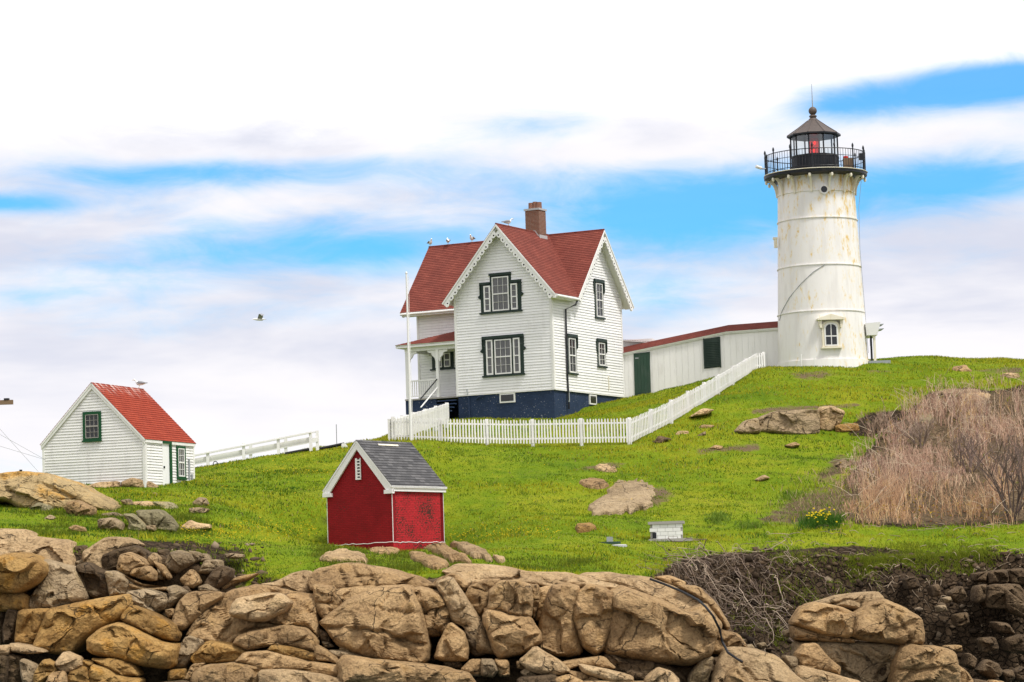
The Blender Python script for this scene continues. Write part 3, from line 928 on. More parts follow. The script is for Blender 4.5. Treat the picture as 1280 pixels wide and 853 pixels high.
rock(T(1, [(548, 180), (640, 140), (720, 124), (778, 165), (778, 212), (700, 180), (650, 240), (610, 262), (552, 262)]), 98.4, 2.0, .3, .0, DK)  # shaded side of the pale rock, painted in the dark tone
rock(T(1, [(628, 245), (638, 178), (692, 164), (757, 195), (784, 230), (735, 250), (700, 284), (640, 268)]), 97.5, 1.6, .6, .2, TN, 'brown rounded boulder resting on the ledge below the flowery grass')
rock(T(1, [(712, 245), (790, 230), (834, 268), (824, 312), (760, 308), (695, 282)]), 97.2, 1.6, .55, .2, TN, 'oval tan boulder leaning on the brown one under the flowery grass')
rock(T(1, [(792, 188), (820, 164), (850, 190), (847, 228), (810, 238), (791, 215)]), 98.3, 1.0, .35, .1, PL, 'small upright stone beside the oval tan boulder', name='stone')
rock(T(1, [(815, 205), (870, 232), (908, 290), (892, 304), (850, 266)]), 98.0, .9, .3, .1, TN)
rock(T(1, [(840, 240), (872, 262), (870, 305), (835, 300)]), 98.0, .9, .3, .1, GR)
rock(T(1, [(884, 225), (905, 163), (960, 150), (1020, 163), (1042, 212), (985, 248), (952, 276), (900, 266)]), 99.2, 1.8, .6, .2, GR, 'grey boulder with a rounded top set under the turf edge')
rock(T(1, [(1003, 153), (1052, 158), (1072, 200), (1040, 217)]), 99.3, 1.5, .3, .1, GR)
rock(T(1, [(1050, 175), (1092, 165), (1115, 200), (1075, 215)]), 99.4, 1.5, .3, .1, GR)
rock(T(1, [(838, 148), (888, 144), (890, 182), (850, 192)]), 99.8, 1.2, .25, .05, DK)
rock(T(1, [(408, 235), (480, 220), (550, 262), (600, 265), (640, 330), (590, 405), (490, 410), (440, 330)]), 97.6, 2.5, .5, .05, DK, rough=1.4)
rock(T(1, [(560, 266), (640, 265), (700, 310), (745, 345), (690, 392), (590, 400), (580, 330)]), 97.2, 2.5, .5, .1, GR)
rock(T(1, [(645, 272), (710, 322), (770, 345), (884, 342), (884, 364), (780, 366), (705, 352)]), 97.0, 2, .25, .5, TN, edge=.15)
rock(T(1, [(676, 372), (780, 358), (880, 385), (903, 420), (882, 462), (822, 488), (720, 452), (690, 430)]), 95.9, 1.8, .6, .25, GR, 'square-cut grey block perched above the long ochre boulder')
rock(T(1, [(888, 352), (930, 339), (988, 375), (934, 440), (890, 474), (884, 440), (905, 392)]), 96.2, 1.8, .5, .15, GR)
rock(T(1, [(876, 470), (920, 458), (934, 490), (900, 513)]), 95.6, .8, .25, .1, TN, 'small brown stone in the cleft right of the square grey block', name='stone')
rock(T(1, [(958, 305), (1020, 248), (1064, 310), (1052, 338), (980, 338)]), 98.2, 1.2, .4, .2, TN, 'small triangular stone sitting in the grassy gully', name='stone')
rock(T(1, [(940, 350), (1000, 340), (1020, 375), (960, 385)]), 97.6, 1.2, .3, .2, DK)
rock(T(1, [(395, 130), (450, 125), (458, 190), (420, 215), (395, 190)]), 99.6, 1.5, .25, .05, DK)
rock(T(1, [(400, 210), (445, 200), (480, 235), (430, 240)]), 98.8, 1.5, .2, .3, GR)
# --- gully and the slab with the boulder on it
rock(T(2, [(213, 255), (240, 203), (317, 203), (322, 243), (280, 274), (218, 274)]), 99.0, 1.5, .4, .15, GR, 'flat-topped grey stone at the head of the gully', name='stone')
rock(T(2, [(238, 325), (290, 253), (335, 233), (383, 255), (372, 302), (290, 364), (258, 354)]), 98.3, 1.4, .5, .05, DK, 'dark tilted slab of stone lying in the gully', name='stone')
rock(T(2, [(206, 345), (250, 328), (312, 365), (260, 380), (212, 374)]), 97.8, 1.0, .3, .2, GR)
rock(T(2, [(140, 300), (190, 270), (215, 320), (180, 350), (130, 345)]), 97.9, 1.0, .3, .2, TN)
rock(T(2, [(330, 345), (400, 295), (520, 271), (470, 303), (400, 325), (350, 362)]), 99.0, 1.5, .25, .4, TN, edge=.15)
rock(T(2, [(345, 172), (380, 165), (440, 172), (435, 190), (360, 192)]), 102.0, 1.2, .2, .2, GR)
rock(T(2, [(72, 525), (105, 425), (150, 378), (322, 378), (325, 402), (255, 458), (195, 525), (135, 572), (82, 565)]), 95.6, 2.5, .6, .45, TN)
rock(T(2, [(138, 605), (190, 508), (262, 462), (250, 520), (180, 600)]), 95.4, 1.5, .3, .3, TN)
rock(T(2, [(536, 328), (620, 318), (700, 275), (770, 260), (804, 288), (804, 390), (720, 382), (620, 354)]), 98.4, 2.5, .4, .4, PL)
rock(T(2, [(163, 605), (250, 475), (370, 368), (480, 348), (600, 355), (700, 385), (808, 398), (820, 480), (838, 628), (775, 566), (640, 555), (490, 580), (425, 612), (412, 658), (300, 647), (178, 628)]),
     96.0, 3, .8, .75, TN, cracks=[(T(2, [(170, 615), (330, 640), (420, 590), (520, 560)]), .12, .07), (T(2, [(480, 360), (600, 380), (800, 400)]), .15, .08), (T(2, [(690, 420), (760, 470), (820, 500)]), .12, .07), (T(2, [(250, 470), (330, 440), (400, 380)]), .12, .07)])
rock(T(2, [(376, 482), (388, 450), (420, 408), (560, 378), (640, 384), (692, 425), (652, 482), (560, 527), (490, 522), (400, 502)]), 94.5, 1.8, .6, .3, PL, 'single loose boulder lying on the wide sloping slab')
rock(T(2, [(408, 648), (430, 608), (490, 578), (680, 553), (770, 567), (818, 625), (818, 692), (700, 664), (580, 660), (480, 684)]), 94.2, 2, .6, .35, TN)
rock(T(2, [(573, 682), (600, 653), (700, 662), (824, 700), (806, 743), (720, 730), (600, 698)]), 93.7, 1.5, .45, .2, OC)
rock(T(2, [(410, 748), (460, 698), (580, 688), (700, 718), (820, 748), (940, 762), (965, 822), (880, 820), (700, 795), (560, 794), (500, 765)]), 93.3, 2, .45, .4, TN)
rock(T(2, [(176, 725), (250, 633), (370, 647), (468, 685), (405, 742), (300, 750), (200, 755)]), 94.2, 2, .5, .4, OC)
rock(T(2, [(72, 705), (140, 608), (232, 638), (182, 722), (140, 775), (72, 775)]), 94.6, 2, .5, .3, GR)
rock(T(2, [(186, 805), (250, 768), (400, 753), (528, 778), (533, 845), (520, 905), (190, 905)]), 92.9, 2, .5, .3, TN, rough=1.4)
rock(T(2, [(536, 795), (680, 788), (850, 812), (985, 843), (985, 915), (536, 915)]), 92.3, 2, .45, .4, PL)
rock(T(2, [(127, 840), (168, 758), (234, 753), (194, 803), (165, 850)]), 93.2, 1.4, .3, .2, TN)
rock(T(2, [(45, 790), (132, 782), (134, 842), (42, 850)]), 93.6, 1.4, .35, .1, OC)
rock(T(2, [(-20, 860), (130, 845), (180, 860), (180, 915), (-20, 915)]), 92.8, 1.4, .35, .1, DK)
rock(T(2, [(818, 650), (880, 678), (944, 722), (950, 758), (900, 740), (818, 738)]), 93.8, 1.6, .3, .4, TN)
rock(T(2, [(850, 570), (902, 596), (910, 645), (858, 635)]), 95.2, .8, .25, .2, DK, 'dark stone jammed in the cleft beside the big fractured block', name='stone')
rock(T(2, [(860, 635), (900, 640), (930, 665), (880, 672)]), 94.9, .7, .2, .2, GR, 'grey cobble at the bottom of the narrow cleft', name='stone')
rock(T(2, [(955, 670), (1000, 668), (1010, 690), (965, 690)]), 94.4, .6, .15, .2, PL)
# --- the big fractured block
rock(T(3, [(42, 305), (80, 250), (200, 224), (300, 222), (450, 252), (600, 288), (695, 340), (620, 358), (480, 355), (400, 354), (310, 350), (170, 365), (60, 365)]), 97.3, 3, .55, .95, TN,
     cracks=[(T(3, [(255, 230), (300, 300), (330, 345)]), .14, .07), (T(3, [(300, 300), (380, 290), (345, 345)]), .14, .07)])
rock(T(3, [(46, 335), (162, 348), (170, 440), (155, 505), (110, 528), (72, 475), (56, 400)]), 96.2, 2.5, .5, .3, TN, cracks=[(T(3, [(70, 430), (165, 440)]), .1, .06), (T(3, [(130, 440), (150, 500)]), .1, .06)])
rock(T(3, [(100, 535), (165, 480), (250, 418), (380, 356), (540, 348), (596, 430), (632, 540), (655, 640), (648, 735), (560, 749), (420, 739), (320, 714), (200, 655), (138, 575)]), 95.2, 3, 1.15, .35, TN,
     facets=4, cracks=[(T(3, [(145, 555), (300, 572), (410, 580), (520, 615), (640, 652)]), .22, .075), (T(3, [(425, 590), (435, 660), (405, 720)]), .14, .06), (T(3, [(370, 450), (450, 480), (600, 490)]), .16, .065), (T(3, [(160, 360), (165, 480)]), .12, .06), (T(3, [(180, 520), (240, 460), (330, 440)]), .08, .05)])
rock(T(3, [(530, 352), (640, 347), (722, 388), (778, 470), (768, 584), (690, 604), (642, 592), (627, 510), (592, 430)]), 96.0, 2.5, .7, .2, TN, rough=1.5)
rock(T(3, [(600, 600), (760, 580), (780, 640), (720, 735), (640, 740)]), 97.2, 2, .3, .05, DK)
rock(T(3, [(718, 645), (775, 533), (852, 590), (873, 660), (868, 734), (760, 738), (698, 720)]), 94.9, 2, .6, .15, TN)
rock(T(3, [(708, 335), (790, 298), (852, 388), (952, 540), (1018, 682), (920, 684), (872, 600), (852, 552), (790, 533), (758, 430)]), 95.6, 2.5, .6, .35, PL, facets=3, cracks=[(T(3, [(735, 400), (810, 395)]), .12, .06), (T(3, [(800, 530), (880, 550)]), .14, .07)])  # brightly lit slab face, its light painted in by the paler tone
rock(T(3, [(858, 575), (960, 645), (1014, 690), (905, 716), (872, 652)]), 95.2, 2, .3, .0, DK)  # shaded underside of the slab, its shade put into the colour
rock(T(3, [(690, 330), (720, 300), (790, 270), (880, 330), (850, 370), (780, 310), (720, 350)]), 97.6, 2, .3, .5, TN)
rock(T(3, [(192, 752), (220, 712), (380, 737), (530, 752), (700, 772), (842, 802), (874, 853), (866, 915), (240, 915), (196, 832)]), 92.6, 2.2, .55, .45, TN, rough=1.5)
rock(T(3, [(136, 682), (220, 686), (312, 714), (200, 724), (146, 706)]), 94.2, 1.4, .2, .4, GR)
rock(T(3, [(836, 784), (890, 732), (942, 732), (944, 818), (870, 804)]), 94.3, 1.5, .4, .1, TN)
rock(T(3, [(942, 732), (1010, 732), (1038, 790), (1010, 828), (942, 818)]), 94.1, 1.5, .4, .1, GR)
rock(T(3, [(1012, 732), (1092, 738), (1096, 824), (1040, 824)]), 94.3, 1.5, .4, .1, TN)
rock(T(3, [(740, 745), (830, 740), (850, 780), (760, 775)]), 94.8, 1.5, .3, .1, DK)
rock(T(3, [(40, 640), (120, 688), (182, 740), (162, 758), (118, 718), (36, 738)]), 93.9, 1.5, .25, .4, TN)
# --- central ledge
rock(T(4, [(-10, 262), (60, 224), (200, 226), (330, 238), (430, 266), (590, 266), (700, 288), (862, 328), (895, 375), (760, 357), (700, 357), (640, 342), (560, 357), (500, 337), (420, 327), (300, 317), (200, 327), (120, 352), (30, 296)]),
     98.2, 3.5, .5, 1.5, PL, facets=2, cracks=[(T(4, [(330, 240), (420, 275), (520, 310)]), .12, .07), (T(4, [(590, 268), (660, 300), (700, 350)]), .12, .07)])
rock(T(4, [(90, 400), (116, 345), (200, 308), (280, 308), (235, 400), (220, 470), (195, 530), (140, 478)]), 96.8, 2.5, .5, .15, TN)
rock(T(4, [(220, 372), (272, 318), (370, 315), (434, 338), (444, 400), (434, 498), (370, 508), (310, 494), (215, 464), (228, 410)]), 95.3, 2.2, .6, .1, TN, rough=1.3, cracks=[(T(4, [(360, 340), (350, 480)]), .16, .06), (T(4, [(400, 340), (390, 490)]), .14, .06)])
rock(T(4, [(192, 515), (212, 472), (300, 488), (370, 508), (430, 508), (488, 590), (490, 640), (400, 692), (280, 724), (243, 682), (212, 602)]), 95.0, 2.2, .8, .15, TN)
rock(T(4, [(405, 328), (482, 338), (496, 420), (455, 520), (436, 440)]), 96.4, 2, .4, .1, TN)
rock(T(4, [(480, 360), (550, 345), (545, 440), (500, 525), (460, 520)]), 96.6, 2, .35, .1, TN)
rock(T(4, [(496, 525), (540, 372), (560, 346), (640, 336), (700, 360), (676, 460), (676, 540), (716, 694), (560, 706), (486, 675)]), 95.8, 2.5, .75, .1, TN)
rock(T(4, [(694, 385), (745, 346), (830, 351), (886, 400), (890, 482), (845, 655), (790, 696), (720, 656), (688, 575), (668, 500)]), 95.6, 2.5, .7, .1, TN, facets=3)
rock(T(5, [(32, 385), (100, 355), (180, 385), (330, 435), (400, 475), (505, 435), (590, 545), (555, 630), (525, 705), (420, 750), (280, 745), (150, 720), (-6, 695), (20, 560)]), 95.7, 3, 1.15, .22, TN,
     facets=4, cracks=[(T(5, [(330, 440), (310, 560), (300, 640)]), .12, .06), (T(5, [(490, 480), (480, 600), (490, 700)]), .12, .06), (T(5, [(200, 500), (195, 640)]), .07, .05), (T(5, [(400, 480), (520, 490)]), .14, .07), (T(5, [(250, 430), (225, 600)]), .07, .05)])
rock(T(5, [(-130, 290), (0, 268), (230, 302), (330, 336), (455, 398), (525, 440), (512, 492), (400, 484), (250, 434), (170, 394), (60, 345), (-60, 330)]), 97.9, 3.5, .55, 1.25, PL, facets=3, cracks=[(T(5, [(100, 300), (180, 380), (200, 420)]), .08, .08)])
rock(T(5, [(385, 348), (490, 346), (575, 430), (644, 552), (604, 575), (560, 490), (500, 425)]), 97.0, 3, .6, .5, TN)
rock(T(5, [(246, 290), (330, 283), (415, 320), (405, 348), (330, 333)]), 98.8, 2, .25, .6, TN)
rock(T(5, [(540, 645), (600, 572), (700, 598), (748, 672), (680, 674), (620, 704), (552, 695)]), 95.8, 2, .45, .35, TN)
rock(T(5, [(560, 560), (610, 570), (620, 700), (570, 715), (530, 700)]), 96.0, 2, .35, .05, DK)
rock(T(5, [(566, 870), (600, 760), (640, 678), (740, 678), (900, 718), (965, 790), (1036, 850), (1036, 915), (566, 915)]), 94.2, 3, .5, .9, PL, facets=3, cracks=[(T(5, [(700, 690), (760, 720), (940, 740)]), .1, .06), (T(5, [(730, 790), (800, 853)]), .14, .07)])
rock(T(5, [(636, 805), (690, 768), (752, 853), (730, 915), (600, 915)]), 93.2, 1.5, .4, .2, TN)
rock(T(5, [(206, 835), (270, 778), (340, 798), (380, 840), (374, 915), (206, 915)]), 92.8, 1.5, .5, .2, PL, 'pale rounded boulder at the bottom edge below the biggest cliff face')
rock(T(5, [(-10, 700), (150, 728), (300, 752), (370, 792), (424, 853), (424, 915), (-10, 915)]), 95.4, 2, .5, .1, DK)  # shade under the big cliff face, painted as darker rock
rock(T(5, [(436, 825), (500, 728), (565, 718), (545, 800), (500, 915), (436, 915)]), 94.9, 1.8, .4, .1, GR)
rock(T(5, [(530, 740), (620, 720), (590, 840), (530, 915), (510, 850)]), 95.2, 1.8, .3, .1, DK)
rock(T(4, [(386, 742), (470, 668), (560, 718), (644, 790), (590, 814), (490, 809), (430, 784)]), 93.4, 1.3, .35, .35, PL, 'angular tan slab fallen at the foot of the central cliff')
rock(T(4, [(716, 760), (860, 788), (974, 818), (978, 850), (860, 845), (728, 804)]), 93.0, 1.4, .3, .3, PL, 'long flat grey-edged slab fallen below the upright cliff panel')
rock(T(4, [(596, 752), (720, 728), (820, 716), (884, 780), (800, 774), (720, 760), (650, 784)]), 94.0, 1.5, .25, .6, TN)
rock(T(4, [(636, 790), (800, 818), (806, 853), (680, 848)]), 93.3, 1.4, .25, .5, TN)
rock(T(4, [(386, 802), (430, 780), (474, 820), (440, 844)]), 93.5, .9, .25, .2, GR, 'small square stone left of the fallen angular slab', name='stone')
rock(T(4, [(366, 742), (420, 750), (420, 784), (372, 780)]), 94.2, .9, .25, .1, TN)
rock(T(4, [(838, 716), (900, 708), (980, 758), (1096, 733), (1096, 860), (980, 845), (900, 804)]), 95.0, 2, .4, .2, DK)
rock(T(4, [(576, 834), (640, 813), (724, 850), (704, 915), (556, 915)]), 92.7, 1.3, .35, .3, TN)
rock(T(4, [(380, 835), (560, 812), (600, 860), (590, 915), (380, 915)]), 92.9, 1.3, .3, .3, DK)
rock(T(4, [(720, 845), (860, 845), (1000, 850), (1092, 850), (1092, 915), (700, 915)]), 92.8, 1.3, .3, .5, PL)
rock(T(4, [(80, 764), (170, 732), (180, 822), (100, 814)]), 94.4, 1.5, .35, .1, GR)
# --- the stacked outcrop on the right
rock(T(6, [(392, 540), (438, 462), (510, 433), (640, 452), (724, 490), (684, 614), (560, 599), (440, 563)]), 98.7, 2.5, .8, .25, TN, facets=3)
rock(T(6, [(496, 436), (620, 393), (730, 378), (832, 372), (870, 410), (800, 433), (740, 474), (640, 454)]), 99.8, 2.5, .5, .7, PL)
rock(T(6, [(686, 604), (716, 492), (790, 443), (870, 412), (960, 448), (1064, 508), (1075, 580), (1064, 645), (1000, 662), (930, 644), (800, 630)]), 98.8, 2.8, 1.0, .3, TN, facets=3, cracks=[(T(6, [(930, 520), (975, 580), (985, 640)]), .16, .07), (T(6, [(880, 455), (960, 490), (1040, 500)]), .1, .06), (T(6, [(840, 540), (800, 600)]), .1, .05)])
rock(T(6, [(392, 555), (450, 568), (613, 608), (608, 638), (480, 634), (398, 624)]), 98.6, 2.2, .45, .1, TN, edge=.2)
rock(T(6, [(611, 612), (716, 620), (716, 643), (611, 638)]), 98.5, 2.0, .3, .05, TN, edge=.12)
rock(T(6, [(418, 645), (600, 640), (740, 647), (870, 652), (985, 672), (935, 765), (830, 870), (600, 915), (418, 770)]), 98.8, 2.5, .5, .05, GR, facets=3, cracks=[(T(6, [(880, 740), (800, 850)]), .15, .07)])
rock(T(6, [(412, 705), (450, 652), (520, 652), (584, 728), (635, 770), (625, 814), (520, 795), (418, 775)]), 97.4, 1.8, .6, .2, TN, 'smooth tan boulder leaning against the stacked outcrop')
rock(T(6, [(406, 805), (438, 766), (560, 798), (755, 850), (755, 915), (406, 915)]), 96.4, 1.8, .4, .3, PL, edge=.25)
rock(T(7, [(396, 860), (408, 760), (440, 680), (480, 658), (640, 676), (714, 698), (744, 800), (750, 915), (396, 915)]), 97.8, 2.4, .7, .15, TN, 'broad cracked boulder standing right of the stacked outcrop', facets=4, cracks=[(T(7, [(410, 780), (520, 795), (640, 775), (700, 790)]), .14, .06), (T(7, [(640, 690), (600, 740), (640, 775)]), .1, .05)])
rock(T(7, [(300, 850), (350, 700), (440, 670), (400, 790), (390, 915), (300, 915)]), 99.0, 2, .3, .05, DK)
rock(T(7, [(718, 745), (790, 798), (824, 853), (800, 915), (745, 915)]), 98.3, 2, .4, .3, TN)
rock(T(6, [(340, 716), (412, 720), (414, 812), (368, 792)]), 96.8, 1.5, .3, .3, GR)
rock(T(6, [(345, 580), (380, 565), (398, 600), (370, 615), (345, 605)]), 100.5, .8, .25, .2, GR, 'small grey stone beside the top of the stacked outcrop', name='stone')
rock(T(6, [(200, 650), (240, 640), (255, 668), (215, 675)]), 99.5, .8, .2, .2, GR)
rock(T(6, [(130, 660), (170, 650), (190, 675), (150, 685)]), 98.8, .8, .2, .2, GR)
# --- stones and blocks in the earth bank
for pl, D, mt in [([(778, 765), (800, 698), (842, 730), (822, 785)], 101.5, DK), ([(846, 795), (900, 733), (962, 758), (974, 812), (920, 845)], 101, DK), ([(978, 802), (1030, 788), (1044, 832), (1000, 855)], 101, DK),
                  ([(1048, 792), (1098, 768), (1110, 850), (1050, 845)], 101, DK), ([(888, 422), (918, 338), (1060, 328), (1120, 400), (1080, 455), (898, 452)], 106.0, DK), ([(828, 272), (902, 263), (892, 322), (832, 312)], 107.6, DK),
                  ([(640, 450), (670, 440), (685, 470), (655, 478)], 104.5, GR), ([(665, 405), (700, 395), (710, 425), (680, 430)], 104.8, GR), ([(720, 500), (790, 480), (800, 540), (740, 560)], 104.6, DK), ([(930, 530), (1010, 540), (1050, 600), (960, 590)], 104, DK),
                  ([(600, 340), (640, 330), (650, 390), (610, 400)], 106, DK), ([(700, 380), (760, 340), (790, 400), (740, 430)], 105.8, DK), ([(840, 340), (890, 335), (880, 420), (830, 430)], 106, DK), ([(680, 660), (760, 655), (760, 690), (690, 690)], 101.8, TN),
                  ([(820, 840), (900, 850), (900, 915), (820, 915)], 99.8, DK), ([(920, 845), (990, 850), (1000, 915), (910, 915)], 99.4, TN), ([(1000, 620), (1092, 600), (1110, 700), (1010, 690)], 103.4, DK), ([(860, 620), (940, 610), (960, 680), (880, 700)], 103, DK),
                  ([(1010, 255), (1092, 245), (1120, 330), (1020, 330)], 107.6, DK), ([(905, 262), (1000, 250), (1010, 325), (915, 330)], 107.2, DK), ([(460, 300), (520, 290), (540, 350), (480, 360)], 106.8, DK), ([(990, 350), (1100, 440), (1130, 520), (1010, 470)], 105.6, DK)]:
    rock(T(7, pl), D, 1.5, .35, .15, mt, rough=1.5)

# --- rocks standing in the grass; each stands where its foot meets the ground
def ground_rock(poly, label=None, thick=1.5, bulge=.4, lean=.4, mtl=GN, name='boulder', push=0.0, **kw):
    P = np.array(poly); xb = P[np.argmax(P[:, 1]), 0]
    D = hit1(P[:, 0].mean() * .5 + xb * .5, P[:, 1].max() - 1.5) + bulge * .6 + push
    return rock(poly, D, thick, bulge, lean, mtl, label, name=name, **kw)


ground_rock(T(8, [(-80, 290), (-80, 160), (0, 138), (110, 126), (240, 138), (380, 178), (460, 228), (560, 273), (625, 310), (622, 348), (540, 364), (420, 356), (300, 350), (160, 335), (70, 290)]),
            'huge domed boulder with an orange top in front of the white shed', 4.5, 1.3, .75, 'rock_golden', push=1.5, facets=3, cracks=[(T(8, [(100, 235), (170, 200), (250, 203), (370, 262), (470, 300), (560, 350)]), .22, .09)])
ground_rock(T(8, [(96, 262), (165, 206), (250, 208), (368, 268), (345, 305), (300, 335), (200, 318), (120, 300)]), None, 2, .35, .55, GN)
ground_rock(T(8, [(348, 322), (365, 288), (420, 283), (492, 320), (494, 362), (430, 381), (380, 372)]), 'brown round boulder leaning against the huge dome', 1.4, .5, .2, TN)
ground_rock(T(8, [(158, 325), (200, 292), (270, 308), (278, 352), (200, 358)]), None, 1.2, .3, .3, GN)
ground_rock(T(8, [(238, 376), (265, 357), (294, 372), (282, 387), (245, 390)]), 'fist-shaped pale stone alone in the grass before the dome', .4, .15, .3, GR, 'stone')
ground_rock(T(8, [(365, 427), (400, 411), (450, 425), (458, 448), (390, 444)]), 'low brown stone half sunk in the grass', .6, .2, .5, TN, 'stone')
ground_rock(T(8, [(523, 382), (600, 373), (648, 400), (652, 442), (528, 433)]), 'blocky grey boulder, front left of the cluster on the turf', 1.0, .4, .2, GR)
ground_rock(T(8, [(543, 352), (610, 343), (652, 360), (657, 392), (600, 380), (543, 377)]), None, 1.0, .3, .3, GR, push=.8)
ground_rock(T(8, [(655, 355), (710, 352), (773, 410), (773, 443), (680, 443), (690, 400)]), 'tapered grey boulder in the middle of the cluster on the turf', 1.0, .35, .4, GN)
ground_rock(T(8, [(703, 288), (800, 284), (843, 325), (780, 334), (707, 334)]), None, 1.6, .25, .9, PL, push=1.8)
ground_rock(T(8, [(806, 288), (900, 288), (948, 320), (948, 354), (880, 344)]), None, 1.6, .25, .8, GN, push=1.6)
ground_rock(T(8, [(722, 335), (850, 330), (902, 368), (933, 415), (928, 443), (850, 438), (790, 418), (738, 372)]), 'broad smooth slab, largest of the cluster on the turf', 1.5, .4, .7, GN)
ground_rock(T(8, [(778, 416), (826, 414), (828, 443), (784, 447)]), 'small stone tucked under the broad smooth slab', .5, .2, .2, GR, 'stone')
ground_rock(T(8, [(640, 280), (690, 273), (708, 305), (670, 313)]), None, .8, .25, .3, GR)
ground_rock(T(8, [(1028, 292), (1060, 265), (1094, 268), (1110, 300), (1085, 314), (1038, 314)]), 'dark stone alone in the grass below the shed window', .8, .3, .2, GR, 'stone')
ground_rock(T(8, [(458, 208), (520, 184), (630, 176), (638, 216), (520, 226)]), 'low pale rock against the shed wall', 1.2, .25, .8, PL, 'stone')
ground_rock(T(8, [(648, 182), (700, 159), (770, 163), (838, 210), (834, 228), (740, 222), (690, 212), (648, 212)]), 'rounded pinkish boulder at the corner of the white shed', 1.2, .45, .4, PL)
ground_rock(T(8, [(798, 252), (825, 237), (852, 255), (810, 261)]), 'small pale stone in the grass before the shed door', .4, .12, .4, PL, 'stone')
ground_rock(T(8, [(1010, 322), (1060, 318), (1110, 325), (1095, 346), (1015, 346)]), None, .8, .12, 1.2, GR)
ground_rock(T(8, [(963, 428), (1010, 384), (1050, 400), (1120, 408), (1118, 430), (990, 438)]), None, 1.0, .15, 1.0, PL)
Z3 = lambda pts: zoomed(760, 280, 3.047, pts)
Z8 = lambda pts: zoomed(800, 440, 2.0646, pts)
ground_rock(Z3([(478, 792), (520, 750), (573, 738), (577, 798), (500, 803)]), 'wedge-shaped left end block of the outcrop below the lighthouse', 1.4, .4, .4, GR)
ground_rock(Z3([(573, 793), (578, 740), (640, 715), (790, 708), (802, 740), (797, 803), (650, 803)]), 'largest grey block of the outcrop below the lighthouse', 1.8, .5, .35, GR)
ground_rock(Z3([(803, 700), (850, 693), (903, 715), (882, 762), (845, 792), (803, 788)]), 'pale upright block split from the outcrop below the lighthouse', 1.5, .4, .25, PL)
ground_rock(Z3([(863, 767), (950, 758), (958, 792), (870, 798)]), 'low orange-tinged stone at the right end of the outcrop', 1.0, .25, .3, OC, 'stone')
ground_rock(Z3([(690, 701), (780, 692), (792, 709), (700, 714)]), None, 1.2, .12, 1.2, GR, push=1.5)
for pl, lb, mt in [([(308, 737), (360, 702), (402, 708), (380, 724)], 'pale stone in the turf just below the sloping fence', PL), ([(328, 787), (360, 764), (407, 767), (392, 782)], 'brown stone between two paler ones below the sloping fence', TN),
                   ([(253, 806), (270, 789), (305, 789), (312, 808)], 'light grey stone nearest the fence corner on the slope', PL), ([(336, 808), (372, 789), (372, 803), (352, 812)], 'small grey stone by the brown one on the slope', GR),
                   ([(173, 833), (195, 806), (247, 820), (202, 838)], 'dark flat stone below the fence corner', DK)]:
    ground_rock(Z3(pl), lb, .8, .2, .8, mt, 'stone')
for pl, lb, mt in [([(503, 292), (525, 277), (547, 290), (520, 302)], 'grey stone at the edge of the dry thicket', GR), ([(296, 330), (320, 317), (335, 325), (310, 335)], 'lone pale stone in the middle of the green slope', PL),
                   ([(373, 242), (400, 232), (415, 240), (390, 249)], 'brown stone under the outcrop on the slope', TN), ([(178, 249), (195, 240), (214, 244), (205, 257)], 'small brown stone left of the outcrop on the slope', TN)]:
    ground_rock(Z8(pl), lb, .7, .18, .7, mt, 'stone')


# --- bedrock showing through the turf: sheets that follow the ground
OUTS = []


def outcrop(poly, h=.16, mtl=TN, seed=1, label=None):
    OUTS.append(poly)
    P = outline(np.array(poly, float), 2.0, 1)
    c = P.mean(0); n = len(P)
    P = c + (P - c) * (1 + .16 * fbm(np.c_[P * .16, np.full(n, seed)], seed, 4, .6)[:, None])
    ks = np.array([1.16, 1.08, 1.0, .93, .84, .75, .64, .53, .42, .3, .18, .06])
    Q = (c + (P - c)[None] * ks[:, None, None]).reshape(-1, 2)
    D = hit(Q[:, 0], Q[:, 1]); W = at(Q[:, 0], Q[:, 1], D)
    k = np.repeat(ks, n)
    h = h * .6
    lift = np.where(k > 1.1, -.30, h * np.sqrt(np.clip(1 - (k / 1.1) ** 3, 0, 1)) - .03 * (k > 1.02))
    cell = np.abs(fbm(W * 1.3 + seed, seed + 4, 4))
    lift = lift + np.where(k < 1, .09 * cell, 0)
    W[:, 2] += lift + .04; W[:, 1] -= lift * .3
    o_ = W.mean(0)
    j = np.arange(n); j2 = (j + 1) % n; fs = []
    for r0 in range(len(ks) - 1): fs += [tuple(map(int, f)) for f in np.stack([r0 * n + j, r0 * n + j2, (r0 + 1) * n + j2, (r0 + 1) * n + j], 1)]
    fs.append(tuple(int((len(ks) - 1) * n + q1) for q1 in j))
    me = bpy.data.meshes.new('bedrock_patch'); me.from_pydata([tuple(v_) for v_ in W - o_], [], fs)
    bm = bmesh.new(); bm.from_mesh(me); bmesh.ops.recalc_face_normals(bm, faces=bm.faces)
    for f in bm.faces: f.smooth = True
    bm.to_mesh(me); bm.free(); me.materials.append(MATS[mtl]); me.set_sharp_from_angle(angle=R(30))
    ob = link('bedrock_patch', me, None, tuple(o_)); tag(ob, label, 'bedrock')
    return ob


